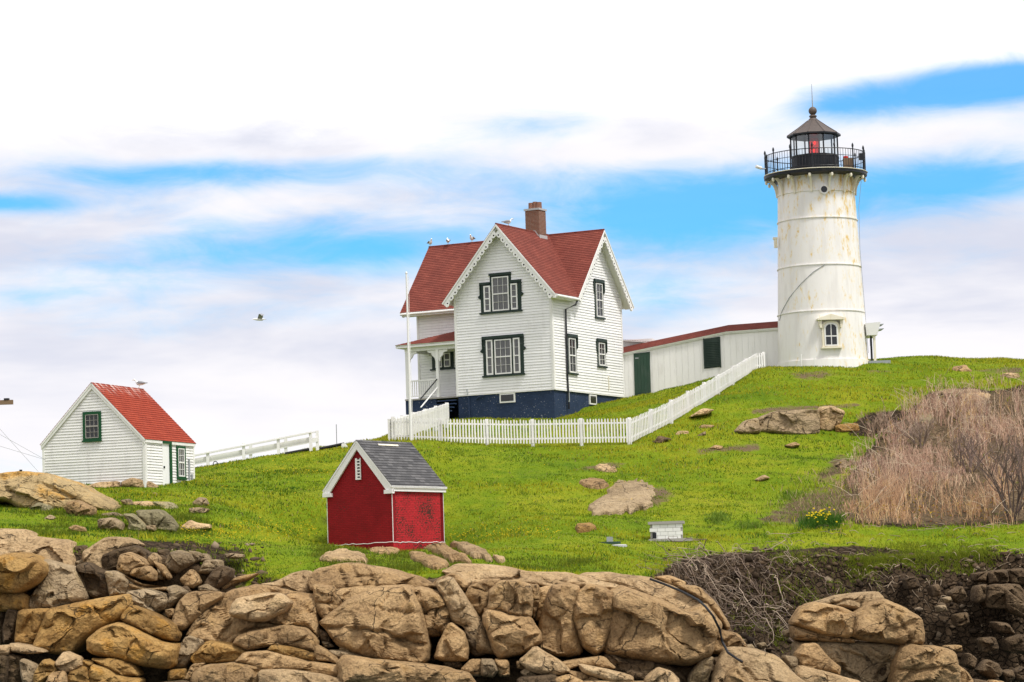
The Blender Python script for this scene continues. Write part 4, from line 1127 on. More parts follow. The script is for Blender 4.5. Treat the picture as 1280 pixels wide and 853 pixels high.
outcrop([(744, 632), (762, 614), (778, 602), (806, 603), (816, 617), (812, 630), (785, 637), (755, 640)], .12, 'rock_grey', 3, 'broad bare patch of grey bedrock in the middle of the lawn')
outcrop([(724, 605), (736, 600), (756, 604), (760, 609), (745, 613), (733, 610)], .22, TN, 4, 'small brown bedrock patch at the upper corner of the bare grey one')
outcrop([(741, 585), (760, 583), (770, 588), (755, 590)], .08, PL, 5, 'thin pale strip of bedrock uphill from the bare grey patch')
outcrop([(718, 659), (735, 656), (747, 659), (736, 663), (722, 663)], .10, OC, 6, 'rust-coloured flat stone level with the lawn beside the stone post')
outcrop(T(3, [(340, 155), (400, 131), (480, 136), (525, 155), (470, 170), (400, 170)]), .18, TN, 7, 'flat bedrock slab in the turf before the dark red gable')
outcrop(T(3, [(495, 105), (560, 88), (650, 93), (735, 118), (795, 168), (850, 198), (760, 205), (700, 168), (600, 135)]), .30, TN, 8, 'curved bedrock ridge running out from the red shed corner')
outcrop(T(3, [(790, 125), (850, 121), (945, 158), (1000, 188), (990, 200), (900, 192)]), .25, PL, 9, 'pale bedrock slab right of the red shed')
outcrop(T(3, [(60, 205), (150, 172), (220, 160), (355, 185), (335, 212), (200, 212)]), .22, PL, 10, 'pale bedrock slab between the red shed and the fractured block')
outcrop(T(3, [(1000, 188), (1075, 203), (1040, 212)]), .12, PL, 11, 'tip of pale rock sticking out of the turf beside the pale slab')
outcrop(T(3, [(560, 165), (690, 190), (760, 215), (700, 240), (590, 205)]), .15, TN, 12, 'grassy brown bedrock between the curved ridge and the cliff top')
outcrop(zoomed(1080, 400, 5.33, [(480, 490), (560, 475), (750, 470), (770, 490), (640, 500), (500, 505)]), .12, GR, 13, 'thin grey bedrock lip at the top of the thicket')
outcrop(zoomed(1080, 400, 5.33, [(640, 520), (720, 500), (840, 510), (820, 540), (680, 550)]), .25, PL, 14, 'pale bedrock patch half hidden at the top of the thicket')
outcrop(zoomed(1080, 400, 5.33, [(350, 670), (420, 645), (470, 665), (440, 700), (370, 695)]), .25, GN, 15, 'greenish bedrock patch at the left rim of the thicket')
outcrop(zoomed(1080, 400, 5.33, [(900, 370), (980, 365), (1050, 380), (960, 388)]), .10, PL, 16, 'pale flat rock in the grass near the hill crest')
outcrop(zoomed(1080, 400, 5.33, [(580, 325), (680, 320), (720, 345), (620, 345)]), .08, TN, 17, 'worn brown rock patch on the hill crest')

# ================================================================== BUILDINGS
def wall_tf(kind, off=0.0, base=0.0):
    """(a, o, z) of a wall -> local: 'front' a=x, outwards=-y at y=off; 'right' a=y, outwards=+x at x=off"""
    if kind == 'front': return lambda a, o, z: (a, off - o, z + base)
    if kind == 'right': return lambda a, o, z: (off + o, a, z + base)
    if kind == 'left': return lambda a, o, z: (off - o, a, z + base)


def clip_poly(poly, axis, val, keep_above):
    out_ = []
    for i in range(len(poly)):
        a, c = poly[i], poly[(i + 1) % len(poly)]
        ia = (a[axis] >= val) == keep_above; ic = (c[axis] >= val) == keep_above
        if ia: out_.append(a)
        if ia != ic:
            t = (val - a[axis]) / (c[axis] - a[axis]); out_.append(tuple(a[k] + (c[k] - a[k]) * t for k in range(2)))
    return out_


def clapboards(parent, tf, outline_az, exposure, mtl, z0=None):
    """one board per course, cut to the wall's outline (convex polygon in a, z)"""
    zs = [p[1] for p in outline_az]; z = min(zs) if z0 is None else z0; top = max(zs); n = 0
    while z < top - .02:
        lo = clip_poly(clip_poly(outline_az, 1, z + .009, True), 1, z + exposure, False)
        if len(lo) >= 3:
            jit = random.uniform(-.0025, .0025)
            b_ = MB(tf)
            f_ = [(a, .045 + jit - .028 * (zz - z) / exposure, zz) for a, zz in lo]
            k_ = [(a, .002, zz) for a, zz in lo]
            b_.face(f_, [(a, zz) for a, zz in lo]); b_.face(list(reversed(k_)))
            for i in range(len(lo)):
                j = (i + 1) % len(lo); b_.face([f_[j], f_[i], k_[i], k_[j]])
            b_.build('clapboard', mtl, parent); n += 1
        z += exposure
    return n


def roof_plane(name, pts, mtl, parent, course=.14, thick=.10, flip=False):
    """pts: 3-D convex polygon (first edge = eave). Shingle courses overlap as thin wedges on a deck; joined because each tab is a few pixels"""
    P = [Vector(p) for p in pts]
    nrm = (P[1] - P[0]).cross(P[2] - P[0]).normalized()
    if nrm.z < 0: nrm = -nrm
    s_ = Vector((P[1] - P[0])); s_.z = 0 if abs((P[1] - P[0]).z) < .3 * (P[1] - P[0]).length else s_.z
    s_ = s_.normalized(); t_ = nrm.cross(s_).normalized()
    if t_.z < 0: t_ = -t_
    o_ = P[0]
    poly = [((p - o_).dot(s_), (p - o_).dot(t_)) for p in P]
    to3 = lambda a, h, t: tuple(o_ + s_ * a + t_ * t + nrm * h)
    deck = MB(lambda a, h, t: to3(a, h, t))
    deck.prism(poly, -thick, -.004)
    d_ = deck.build(name, 'white_trim', parent)
    c_ = MB(to3)
    t = min(p[1] for p in poly); top = max(p[1] for p in poly)
    while t < top - .01:
        band = clip_poly(clip_poly(poly, 1, t, True), 1, t + course, False)
        if len(band) >= 3:
            hi = [(a, .022 - .016 * (tt - t) / course, tt) for a, tt in band]; lo = [(a, 0.0, tt) for a, tt in band]
            c_.face(hi, [(a, tt) for a, tt in band])
            for i in range(len(band)):
                j = (i + 1) % len(band); c_.face([hi[j], hi[i], lo[i], lo[j]])
        t += course
    ob = c_.build('shingle_courses', mtl, d_); ob['kind'] = 'stuff'
    return d_


def sash(parent, tf, a0, a1, z0, z1, cols, rows, frame='white_trim', glass='curtained_glass', o=.05, fw=.055, mid=True, bar=.010):
    """a hung sash: frame, muntins and separate panes"""
    f_ = MB(tf)
    f_.box(a0, a0 + fw, o - .03, o + .03, z0, z1).box(a1 - fw, a1, o - .03, o + .03, z0, z1)
    f_.box(a0 + fw, a1 - fw, o - .03, o + .028, z0, z0 + fw * 1.2).box(a0 + fw, a1 - fw, o - .03, o + .028, z1 - fw, z1)
    zm = (z0 + z1) / 2
    if mid: f_.box(a0 + fw, a1 - fw, o - .03, o + .026, zm - .03, zm + .03)
    fr = f_.build('sash', frame, parent)
    mb = MB(tf); halves = [(z0 + fw * 1.2, zm - .03), (zm + .03, z1 - fw)] if mid else [(z0 + fw * 1.2, z1 - fw)]
    ai, aj = a0 + fw, a1 - fw
    for (h0, h1) in halves:
        for c in range(cols):
            for r_ in range(rows):
                pa, pb = ai + (aj - ai) * c / cols, ai + (aj - ai) * (c + 1) / cols
                pz, pt = h0 + (h1 - h0) * r_ / rows, h0 + (h1 - h0) * (r_ + 1) / rows
                tilt = random.uniform(-.004, .004)
                p_ = MB(tf)
                p_.face([(pa, o - .012 + tilt, pz), (pb, o - .012 - tilt, pz), (pb, o - .012 - tilt, pt), (pa, o - .012 + tilt, pt)])
                p_.face([(pa, o - .02, pt), (pb, o - .02, pt), (pb, o - .02, pz), (pa, o - .02, pz)])
                p_.build('pane', glass, parent)
            if c: mb.box(ai + (aj - ai) * c / cols - bar, ai + (aj - ai) * c / cols + bar, o - .012, o + .012, h0, h1)
        for r_ in range(1, rows):
            zz = h0 + (h1 - h0) * r_ / rows
            mb.box(ai, aj, o - .010, o + .014, zz - bar, zz + bar)
    if mb.v: mb.build('muntin', frame, parent)


# ------------------------------------------------------------------ keeper's house
SILL = 14.75; HB = 1.75
house = empty('keepers_house', (2.09, 143.62, SILL - HB), R(-28))
tag(house, 'white clapboard keepers house with red cross-gabled roof and blue foundation', 'house')
W1, L2, XL = 5.70, 8.2, -9.6
RZ, SL, YC, XC = 8.75 + HB, 1.164, 5.5, -2.85
V1 = 2.8
roofz = lambda d: RZ - SL * d


def hb(z): return z + HB


# foundation and walls
f_ = MB().box(-W1 + .03, -.03, .03, L2 - .03, -.6, HB).build('foundation', 'blue_painted_brick', house)
f2 = MB().box(XL + .03, -W1 + .03, V1 + .03, L2 - .03, -.6, HB - .003).build('foundation', 'blue_painted_brick', house)
EA = .145
gable = lambda c, hw, ztop: [(c - hw, HB), (c + hw, HB), (c + hw, roofz(hw) - .14), (c, ztop - .14), (c - hw, roofz(hw) - .14)]
wf = MB(wall_tf('front', 0)).prism(gable(XC, 2.85, RZ), -.18, 0).build('wall', 'white_board', house)
clapboards(wf, wall_tf('front', 0), [(-W1 + .09, HB), (-.09, HB), (-.09, roofz(2.76) - .14), (XC, RZ - .14), (-W1 + .09, roofz(2.76) - .14)], EA, 'white_board')
wr_poly = [(0.185, HB), (L2, HB), (L2, roofz(2.7) - .14), (YC, RZ - .14), (V1, roofz(2.7) - .14), (0.185, roofz(2.85) - .14)]
wr = MB(wall_tf('right', 0)).prism(wr_poly, -.18, 0).build('wall', 'white_board', house)
clapboards(wr, wall_tf('right', 0), [(.09, HB), (L2 - .09, HB), (L2 - .09, roofz(2.85) - .12), (.09, roofz(2.85) - .12)], EA, 'white_board')
zg = HB + EA * math.floor((roofz(2.85) - .12 - HB) / EA) + EA
clapboards(wr, wall_tf('right', 0), [(V1 + .2, zg), (L2 - .2, zg), (YC + (RZ - .14 - zg) / SL, zg), (YC, RZ - .14), (YC - (RZ - .14 - zg) / SL, zg)][2:] + [], EA, 'white_board', zg)
wl = MB(wall_tf('front', V1)).box(XL, -W1, -.18, 0, HB, roofz(2.7) - .14).build('wall', 'white_board', house)
clapboards(wl, wall_tf('front', V1), [(XL + .09, HB), (-W1, HB), (-W1, roofz(2.7) - .16), (XL + .09, roofz(2.7) - .16)], EA, 'white_board')
MB(wall_tf('left', XL)).prism([(V1 + .185, HB), (L2, HB), (L2, roofz(2.7) - .14), (YC, RZ - .14), (V1 + .185, roofz(2.7) - .2)], -.18, 0).build('wall', 'white_board', house)
MB(wall_tf('left', -W1)).box(.185, V1, -.18, 0, HB, roofz(2.85) - .2).build('wall', 'white_board', house)
MB().box(XL + .2, -.2, L2 - .185, L2 - .005, HB, roofz(2.7) - .2).build('wall', 'white_board', house)
# corner boards and water table
for tf, a0, a1, z1 in ((wall_tf('front', 0), -.09, .034, roofz(2.85) - .16), (wall_tf('front', 0), -W1 - .034, -W1 + .09, roofz(2.85) - .16), (wall_tf('right', 0), -.036, .09, roofz(2.85) - .18), (wall_tf('right', 0), L2 - .09, L2 + .03, roofz(2.7) - .16), (wall_tf('front', V1), XL - .03, XL + .09, roofz(2.7) - .16)):
    MB(tf).box(a0, a1, -.002, .056, HB - .03, z1).build('corner_board', 'white_trim', house)
MB(wall_tf('front', 0)).box(-W1 - .03, .03, -.05, .05, HB - .06, HB - .004).build('water_table', 'white_trim', house)
MB(wall_tf('right', 0)).box(.06, L2, -.05, .05, HB - .06, HB - .004).build('water_table', 'white_trim', house)

# roof planes (first edge along the eave)
OV, OE = .5, 3.35
ez = roofz(OE)
roof = roof_plane('roof', [(.5, -OV, ez), (.5, 2.15, ez), (XC, YC, RZ), (XC, -OV, RZ)], 'red_shingle', house)
roof_plane('roof', [(XC - OE, 2.15, ez), (XC - OE, -OV, ez), (XC, -OV, RZ), (XC, YC, RZ)], 'red_shingle', house)
# right cross gable: the slope above the valley
def plane_poly(name, pts3, sdir, mtl, parent, course=.14, thick=.10):
    """like roof_plane but with the level direction given (for triangles that touch the eave at a point)"""
    P = [Vector(p) for p in pts3]; s0 = Vector(sdir).normalized()
    nrm = (P[1] - P[0]).cross(P[2] - P[0]).normalized()
    if nrm.z < 0: nrm = -nrm
    t_ = nrm.cross(s0).normalized()
    if t_.z < 0: t_ = -t_
    lo = min(P, key=lambda p: p.dot(t_))
    poly = [((p - lo).dot(s0), (p - lo).dot(t_)) for p in P]
    to3 = lambda a, h, t: tuple(lo + s0 * a + t_ * t + nrm * h)
    d_ = MB(to3).prism(poly, -thick, -.004).build(name, 'white_trim', parent)
    c_ = MB(to3); t = 0.0; top = max(p[1] for p in poly)
    while t < top - .01:
        band = clip_poly(clip_poly(poly, 1, t, True), 1, t + course, False)
        if len(band) >= 3:
            hi = [(a, .022 - .016 * (tt - t) / course, tt) for a, tt in band]; l2 = [(a, 0.0, tt) for a, tt in band]
            c_.face(hi, [(a, tt) for a, tt in band])
            for i in range(len(band)):
                j = (i + 1) % len(band); c_.face([hi[j], hi[i], l2[i], l2[j]])
        t += course
    ob = c_.build('shingle_courses', mtl, d_); ob['kind'] = 'stuff'
    return d_


plane_poly('roof', [(.5, 2.15, ez), (.5, YC, RZ), (XC, YC, RZ)], (1, 0, 0), 'red_shingle', house)
roof_plane('roof', [(-10.3, 2.15, ez), (XC - OE, 2.15, ez), (XC, YC, RZ), (-10.3, YC, RZ)], 'red_shingle', house)
roof_plane('roof', [(.5, YC + OE, ez), (-10.3, YC + OE, ez), (-10.3, YC, RZ), (.5, YC, RZ)], 'red_shingle', house)
MB().tube([(XC, -OV, RZ + .02), (XC, YC, RZ + .02)], .045, 8).build('ridge_cap', 'red_shingle', house)
MB().tube([(-10.3, YC, RZ + .02), (.5, YC, RZ + .02)], .045, 8).build('ridge_cap', 'red_shingle', house)


def bargeboard(tf, c, half, o0, o1, zt, scal=13):
    """two rakes with a scalloped lower edge and drops, its holes drawn as dark discs"""
    for sg in (-1, 1):
        L = half * math.hypot(1, SL)
        ux, uz = sg / math.hypot(1, SL), -SL / math.hypot(1, SL)       # down the slope
        nx, nz = -uz * 0 - sg * SL / math.hypot(1, SL) * 1, -1 / math.hypot(1, SL)   # towards the inside/below
        nx = -sg * SL / math.hypot(1, SL)
        pt = lambda s, d: (c + ux * s + nx * d, zt + uz * s + nz * d)
        top = [pt(L, 0.0), pt(0, 0.0)]
        low = [pt(.36 * SL / 1.0 * 0 + .22, .22 + .0)] if False else []
        n = scal; s0, s1 = .34, L - .02
        pitch = (s1 - s0) / n
        low.append((c, zt - .44))
        for i in range(n):
            for k in range(0, 9):
                th = math.pi * k / 8
                s = s0 + pitch * (i + .5) - pitch * .5 * math.cos(th)
                d = .19 + (.19 if k not in (0, 8) else .0) * math.sin(th) ** .8
                low.append(pt(s, d))
        poly = top[::-1] + []
        poly = [(c, zt)] + [pt(L, 0.0)] + list(reversed(low))
        m_ = MB(tf)
        # strip between the straight upper edge and the scalloped one
        up = []
        for (a, z) in low:
            s = (a - c) * ux + (z - zt) * uz
            up.append(pt(min(max(s, 0), L), 0.0))
        for i in range(len(low) - 1):
            q4 = [up[i], up[i + 1], low[i + 1], low[i]]
            for oo in (o0, o1): m_.face([(a, oo, z) for a, z in q4])
            m_.face([(low[i][0], o0, low[i][1]), (low[i + 1][0], o0, low[i + 1][1]), (low[i + 1][0], o1, low[i + 1][1]), (low[i][0], o1, low[i][1])])
            m_.face([(up[i][0], o0, up[i][1]), (up[i + 1][0], o0, up[i + 1][1]), (up[i + 1][0], o1, up[i + 1][1]), (up[i][0], o1, up[i][1])])
        bb_ = m_.build('bargeboard', 'white_trim', house)
        # raised moulding along the edge, dark discs painting the shade of drilled holes, and a turned drop at the foot
        mm = MB(tf)
        q4 = [pt(-.0, .0), pt(L, .0), pt(L, .075), pt(.07, .075)]
        mm.prism(q4, o1 + .002, o1 + .03).build('moulding', 'white_trim', bb_)
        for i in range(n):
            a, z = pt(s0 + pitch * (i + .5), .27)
            MB(tf).prism([(a + .045 * math.cos(t), z + .045 * math.sin(t)) for t in [k * math.pi / 4 for k in range(8)]], o1 + .001, o1 + .006).build('hole_shade_disc', 'void_shade', bb_)
        a, z = pt(L - .12, .30)
        MB(tf).prism([(a + .09 * math.cos(t), z - .02 + .09 * math.sin(t)) for t in [k * math.pi / 5 for k in range(10)]], o0 - .02, o1 + .02).build('drop', 'white_trim', bb_)
        # boxed soffit behind
        sf = MB(tf)
        i0, i1, i2, i3 = pt(.05, .12), pt(L - .02, .12), pt(L - .02, .15), pt(.05, .15)
        sf.prism([i0, i1, i2, i3], .0, o0 - .002).build('soffit', 'white_trim', bb_)


bargeboard(wall_tf('front', 0), XC, OE, OV - .05, OV - .005, RZ - .02, 13)
bargeboard(wall_tf('right', 0), YC, OE, .45, .495, RZ - .02, 13)
bargeboard(wall_tf('left', XL), YC, OE, .65, .695, RZ - .02, 13)
# eaves: fascia, soffit and gutter
MB().box(.36, .50, -OV, 2.0, ez - .22, ez - .06).build('fascia', 'white_trim', house)
MB().box(.03, .36, -OV + .06, 2.05, ez - .20, ez - .16).build('soffit', 'white_trim', house)
MB().tube([(.56, -OV + .05, ez - .10), (.56, 2.0, ez - .12)], .07, 8).build('gutter', 'white_trim', house)
MB().box(-10.2, XC - OE + .2, 2.15, 2.29, ez - .22, ez - .06).build('fascia', 'white_trim', house)
MB().box(-10.2, XC - OE + .2, 2.29, V1, ez - .20, ez - .16).build('soffit', 'white_trim', house)
MB().tube([(-10.25, 2.10, ez - .10), (XC - OE + .1, 2.10, ez - .10)], .06, 8).build('gutter', 'white_trim', house)
MB().tube([(.55, 1.95, ez - .14), (.50, 1.80, ez - .40), (.12, 1.38, ez - .65), (.10, 1.36, hb(.9)), (.10, 1.40, hb(0)), (.10, 1.42, hb(-1.0))], .05, 8).build('downpipe', 'black_iron', house)
MB().tube([(.10, 1.42, hb(-.05)), (.11, 1.42, hb(-.62))], .055, 8).build('downpipe_boot', 'grey_metal', house)


def triple_window(tf, c, z0, zs, zc, wc=.98, ws=.40, cols=3, rows=2):
    """a wide middle sash between two narrow lights in a dark green surround; zs, zc: head of the side and middle lights"""
    hw = 1.20
    w = MB(tf)
    mh = wc / 2 + .14
    if zc > zs + .05:
        poly = [(c - hw, z0), (c + hw, z0), (c + hw, zs), (c + mh, zs), (c + mh, zc), (c - mh, zc), (c - mh, zs), (c - hw, zs)]
    else:
        poly = [(c - hw, z0), (c + hw, z0), (c + hw, zc), (c - hw, zc)]
    w.prism(poly, .003, .045)
    cas = w.build('window', 'dark_green', house)
    h_ = MB(tf)
    if zc > zs + .05:
        h_.box(c - mh - .02, c + mh + .02, .045, .13, zc - .10, zc + .03)
        for sg in (-1, 1): h_.box(c + sg * (mh + .01), c + sg * (hw + .03), .045, .12, zs - .09, zs + .03)
    else: h_.box(c - hw - .02, c + hw + .02, .045, .13, zc - .12, zc + .03)
    h_.build('hood', 'dark_green', cas)
    for sg in (-1, 1):
        MB(tf).prism([(c + sg * hw, zs - .02), (c + sg * (hw + .04), zs - .10), (c + sg * (hw + .03), zs - .62), (c + sg * (hw + .14), zs - .70), (c + sg * (hw + .11), zs - .78), (c + sg * hw, zs - .84)], .01, .10).build('hood_bracket', 'dark_green', cas)
    MB(tf).box(c - hw - .05, c + hw + .05, .045, .14, z0 - .06, z0 + .03).build('sill', 'dark_green', cas)
    sash(cas, tf, c - wc / 2, c + wc / 2, z0 + .06, zc - .18, cols, rows, o=.07, bar=.006)
    for sg in (-1, 1):
        cc = c + sg * .80
        sash(cas, tf, cc - .19, cc + .19, z0 + .06, zs - .16, 1, 2, o=.07, fw=.07, bar=.006)


triple_window(wall_tf('front', 0), -2.92, hb(4.19), hb(5.77), hb(6.21))
triple_window(wall_tf('front', 0), -2.88, hb(.88), hb(2.93), hb(2.93))


def single_window(tf, a0, a1, z0, z1, glass='window_glass', cols=2, rows=2, bracket=True, parent=None, green='dark_green'):
    w = MB(tf).box(a0, a1, .003, .045, z0, z1).build('window', green, parent or house)
    MB(tf).box(a0 - .03, a1 + .03, .045, .14, z1 - .14, z1 + .03).build('hood', green, w)
    if bracket:
        for a, sg in ((a0, -1), (a1, 1)):
            MB(tf).prism([(a, z1 - .04), (a + sg * .09, z1 - .10), (a + sg * .08, z1 - .55), (a + sg * .03, z1 - .68), (a, z1 - .70)], .01, .12).build('hood_bracket', green, w)
    MB(tf).box(a0 - .04, a1 + .04, .045, .12, z0 - .05, z0 + .04).build('sill', green, w)
    sash(w, tf, a0 + .16, a1 - .16, z0 + .05, z1 - .18, cols, rows, o=.07, glass=glass, bar=.008)
    return w


single_window(wall_tf('right', 0), 4.95, 6.03, hb(4.05), hb(6.09))
single_window(wall_tf('right', 0), 1.52, 2.62, hb(.88), hb(2.92))
single_window(wall_tf('right', 0), 5.04, 6.08, hb(1.45), hb(2.91))
# cellar windows and small fittings on the foundation
cw = MB(wall_tf('front', 0)).box(-3.19, -2.28, -.03, .03, hb(-.56), hb(-.07)).build('cellar_window', 'white_trim', house)
MB(wall_tf('front', 0)).box(-3.11, -2.36, .032, .04, hb(-.48), hb(-.14)).build('pane', 'window_glass', cw)
cw = MB(wall_tf('right', 0)).box(4.0, 4.85, -.03, .03, hb(-.62), hb(-.10)).build('cellar_window', 'white_trim', house)
MB(wall_tf('right', 0)).box(4.1, 4.75, .032, .04, hb(-.54), hb(-.17)).build('pane', 'window_glass', cw)
MB().tube([(-5.05, -.06, hb(.0)), (-5.1, -.06, hb(.28))], .025, 6).build('vent_pipe', 'grey_metal', house)
MB().tube([(-5.0, -.05, hb(-.1)), (-5.0, -.05, hb(-1.4))], .035, 6).build('vent_pipe', 'blue_painted_brick', house)
MB().tube([(-4.55, -.06, hb(-.30)), (-4.30, -.14, hb(-.14)), (-4.12, -.06, hb(-.12))], .04, 6).build('hose_bib', 'blue_painted_brick', house)
MB().tube([(.06, 6.3, hb(.25)), (.06, 6.3, hb(.95)), (.02, 6.3, hb(.98))], .03, 6).build('vent_pipe', 'cream_trim', house)

# chimney: every brick course you can make out is laid brick by brick on the two faces in view
ch = MB().box(-3.42, -2.62, 3.95, 4.75, hb(8.2), hb(9.96)).build('chimney', 'chimney_brick', house)
MB().box(-3.48, -2.56, 3.89, 4.81, hb(9.96), hb(10.06)).build('chimney_cap', 'ridge_lead', ch)
for cx_ in (-3.25, -2.79):
    MB().lathe([(.16, hb(10.06)), (.15, hb(10.42)), (.10, hb(10.42)), (.10, hb(10.2))], 12, cx_, 4.35).build('flue', 'chimney_brick', ch)
MB().lathe([(.13, hb(10.06)), (.13, hb(10.46)), (.09, hb(10.46)), (.09, hb(10.2))], 12, -3.02, 4.35).build('flue', 'chimney_brick', ch)
bm_ = MB().box(-.1, .1, -.012, .012, -.0275, .0275).mesh('brick', 'chimney_brick')
for cz in range(18):
    zz = hb(8.72) + cz * .068
    for k in range(4):
        off_ = (cz % 2) * .1
        xx = -3.42 + .1 + k * .2 + off_ * .0 + (0 if cz % 2 == 0 else -.0)
        ob = link('brick', bm_, ch, (xx + random.uniform(-.004, .004), 3.945 - random.uniform(0, .006), zz))
        ob = link('brick', bm_, ch, (-2.615 + random.uniform(0, .006), 3.95 + .1 + k * .2, zz)); ob.rotation_euler = (0, 0, math.pi / 2)
MB().prism([(-3.5, hb(8.28)), (-2.54, hb(8.28)), (-2.54, hb(8.42)), (-2.85, hb(8.86)), (-3.5, hb(8.80))], 3.90, 3.94).build('flashing', 'ridge_lead', ch)
MB(wall_tf('right', -2.60)).prism([(3.9, hb(8.25)), (4.8, hb(8.25)), (4.8, hb(8.62)), (3.9, hb(8.62))], 0, .03).build('flashing', 'ridge_lead', ch)

# porch in the corner of the house
pz = HB + 2.88
plane_poly('porch_roof', [(-9.4, 0.0, pz), (-W1 - .03, 0.0, pz), (-W1 - .03, 1.4, pz + .75)], (1, 0, 0), 'red_shingle', house, .14, .05)
plane_poly('porch_roof', [(-9.4, 0.0, pz), (-9.4, V1 - .03, pz), (-W1 - .03, V1 - .03, pz + .75), (-W1 - .03, 1.4, pz + .75)], (0, 1, 0), 'red_shingle', house, .14, .05)
MB().box(-9.38, -W1 - .04, .02, .16, pz - .16, pz - .06).build('porch_fascia', 'white_trim', house)
MB().box(-9.38, -9.24, .16, V1 - .04, pz - .16, pz - .06).build('porch_fascia', 'white_trim', house)
MB().box(-8.98, -W1 - .04, .25, .40, pz - .36, pz - .165).build('porch_beam', 'white_trim', house)
MB().box(-8.98, -8.83, .40, V1 - .04, pz - .36, pz - .165).build('porch_beam', 'white_trim', house)
MB().box(-9.24, -W1 - .04, .16, V1 - .04, pz - .164, pz - .13).build('porch_ceiling', 'white_trim', house)
MB().box(-8.98, -W1 - .04, .15, V1 - .04, HB - .08, HB + .0).build('porch_floor', 'grey_wood', house)
MB().box(-8.97, -7.1, .2, .26, -.4, HB - .085).build('porch_skirt', 'blue_painted_brick', house)
MB().box(-8.98, -8.92, .26, V1, -.4, HB - .085).build('porch_skirt', 'blue_painted_brick', house)
for px0 in (-8.88, -7.02, -W1 - .12):
    p_ = MB().box(px0 - .075, px0 + .075, .25, .40, HB, pz - .36).build('porch_post', 'white_trim', house)
    if px0 > -6: continue
    for sg in (-1, 1):
        if px0 < -8 and sg < 0: continue
        tf = wall_tf('front', .36)
        a = px0 + sg * .075
        MB(tf).prism([(a, pz - .37), (a + sg * .55, pz - .37), (a + sg * .50, pz - .47), (a + sg * .30, pz - .52), (a + sg * .24, pz - .66), (a + sg * .10, pz - .78), (a + sg * .06, pz - .95), (a, pz - 1.0)], -.05, .05).build('bracket', 'white_trim', p_)
rl = MB().box(-8.80, -7.10, .29, .36, HB + .92, HB + .99).build('porch_rail', 'white_trim', house)
MB().box(-8.80, -7.10, .30, .35, HB + .10, HB + .16).build('lower_rail', 'white_trim', rl)
bal = MB().box(-.022, .022, -.022, .022, .16, .92).mesh('baluster', 'white_trim')
for k in range(13): link('baluster', bal, rl, (-8.72 + k * .125, .325, HB))
for k in range(6):
    MB().box(-6.95, -W1 - .06, .0 - k * .27, .28 - k * .27, HB - .26 - k * .2, HB - .20 - k * .2).build('step', 'blue_painted_brick', house)
MB().box(-7.06, -6.96, -1.5, .25, -.5, HB - .62).build('stair_side', 'blue_painted_brick', house)
MB().tube([(-7.02, .2, HB + .95), (-7.25, -1.2, HB - .15)], .035, 6).build('handrail', 'black_iron', house)
MB().tube([(-7.02, .2, HB + .50), (-7.25, -1.2, HB - .60)], .04, 6).build('handrail', 'white_trim', house)
pw = MB(wall_tf('front', V1)).box(-8.75, -7.4, .003, .045, hb(1.72), hb(2.60)).build('window', 'dark_green', house)
for a0, a1 in ((-8.52, -8.12), (-7.98, -7.60)): sash(pw, wall_tf('front', V1), a0, a1, hb(1.80), hb(2.56), 1, 1, o=.07)
MB(wall_tf('front', V1)).box(-8.85, -7.3, .045, .12, hb(1.66), hb(1.74)).build('sill', 'dark_green', pw)
MB(wall_tf('front', V1)).box(-7.05, -6.95, .03, .12, hb(2.1), hb(2.3)).build('porch_lamp', 'black_iron', house)

# ------------------------------------------------------------------ covered passage to the lighthouse
PD0, PD1 = 151.3, 149.6
pL = at(779., 496., PD0); pR = at(975., 458., PD1)
ang = math.atan2(pR[1] - pL[1], pR[0] - pL[0]); PLn = math.hypot(pR[1] - pL[1], pR[0] - pL[0])
passage = empty('covered_passage', (pL[0], pL[1], pL[2] - .5), ang)
tag(passage, 'long low white passage with red roof joining the house to the lighthouse', 'building')


def plocal(x, y):
    """picture point on the passage's front wall -> (along, height) in the passage's frame"""
    d = ray(float(x), float(y)); nrm_ = np.array([-math.sin(ang), math.cos(ang), 0]); P0 = np.array(passage.location)
    t = ((P0 - EYE) @ nrm_) / (d @ nrm_); Q = EYE + d * t - P0
    return float(Q @ np.array([math.cos(ang), math.sin(ang), 0])), float(Q[2])


roofline = [plocal(778, 442), plocal(908, 414.5), plocal(973, 409.5)]
base_l = [plocal(780, 505), plocal(975, 468)]
wtf = wall_tf('front', 0)
pw_ = MB(wtf).prism([(0, base_l[0][1]), (PLn, base_l[1][1]), (PLn, roofline[2][1]), (roofline[1][0], roofline[1][1]), (0, roofline[0][1])], -.15, 0).build('wall', 'white_fence', passage)
MB(wtf).prism([(0, base_l[0][1]), (PLn, base_l[1][1]), (PLn, roofline[2][1]), (roofline[1][0], roofline[1][1]), (0, roofline[0][1])], -2.0, -1.85).build('wall', 'white_fence', passage)
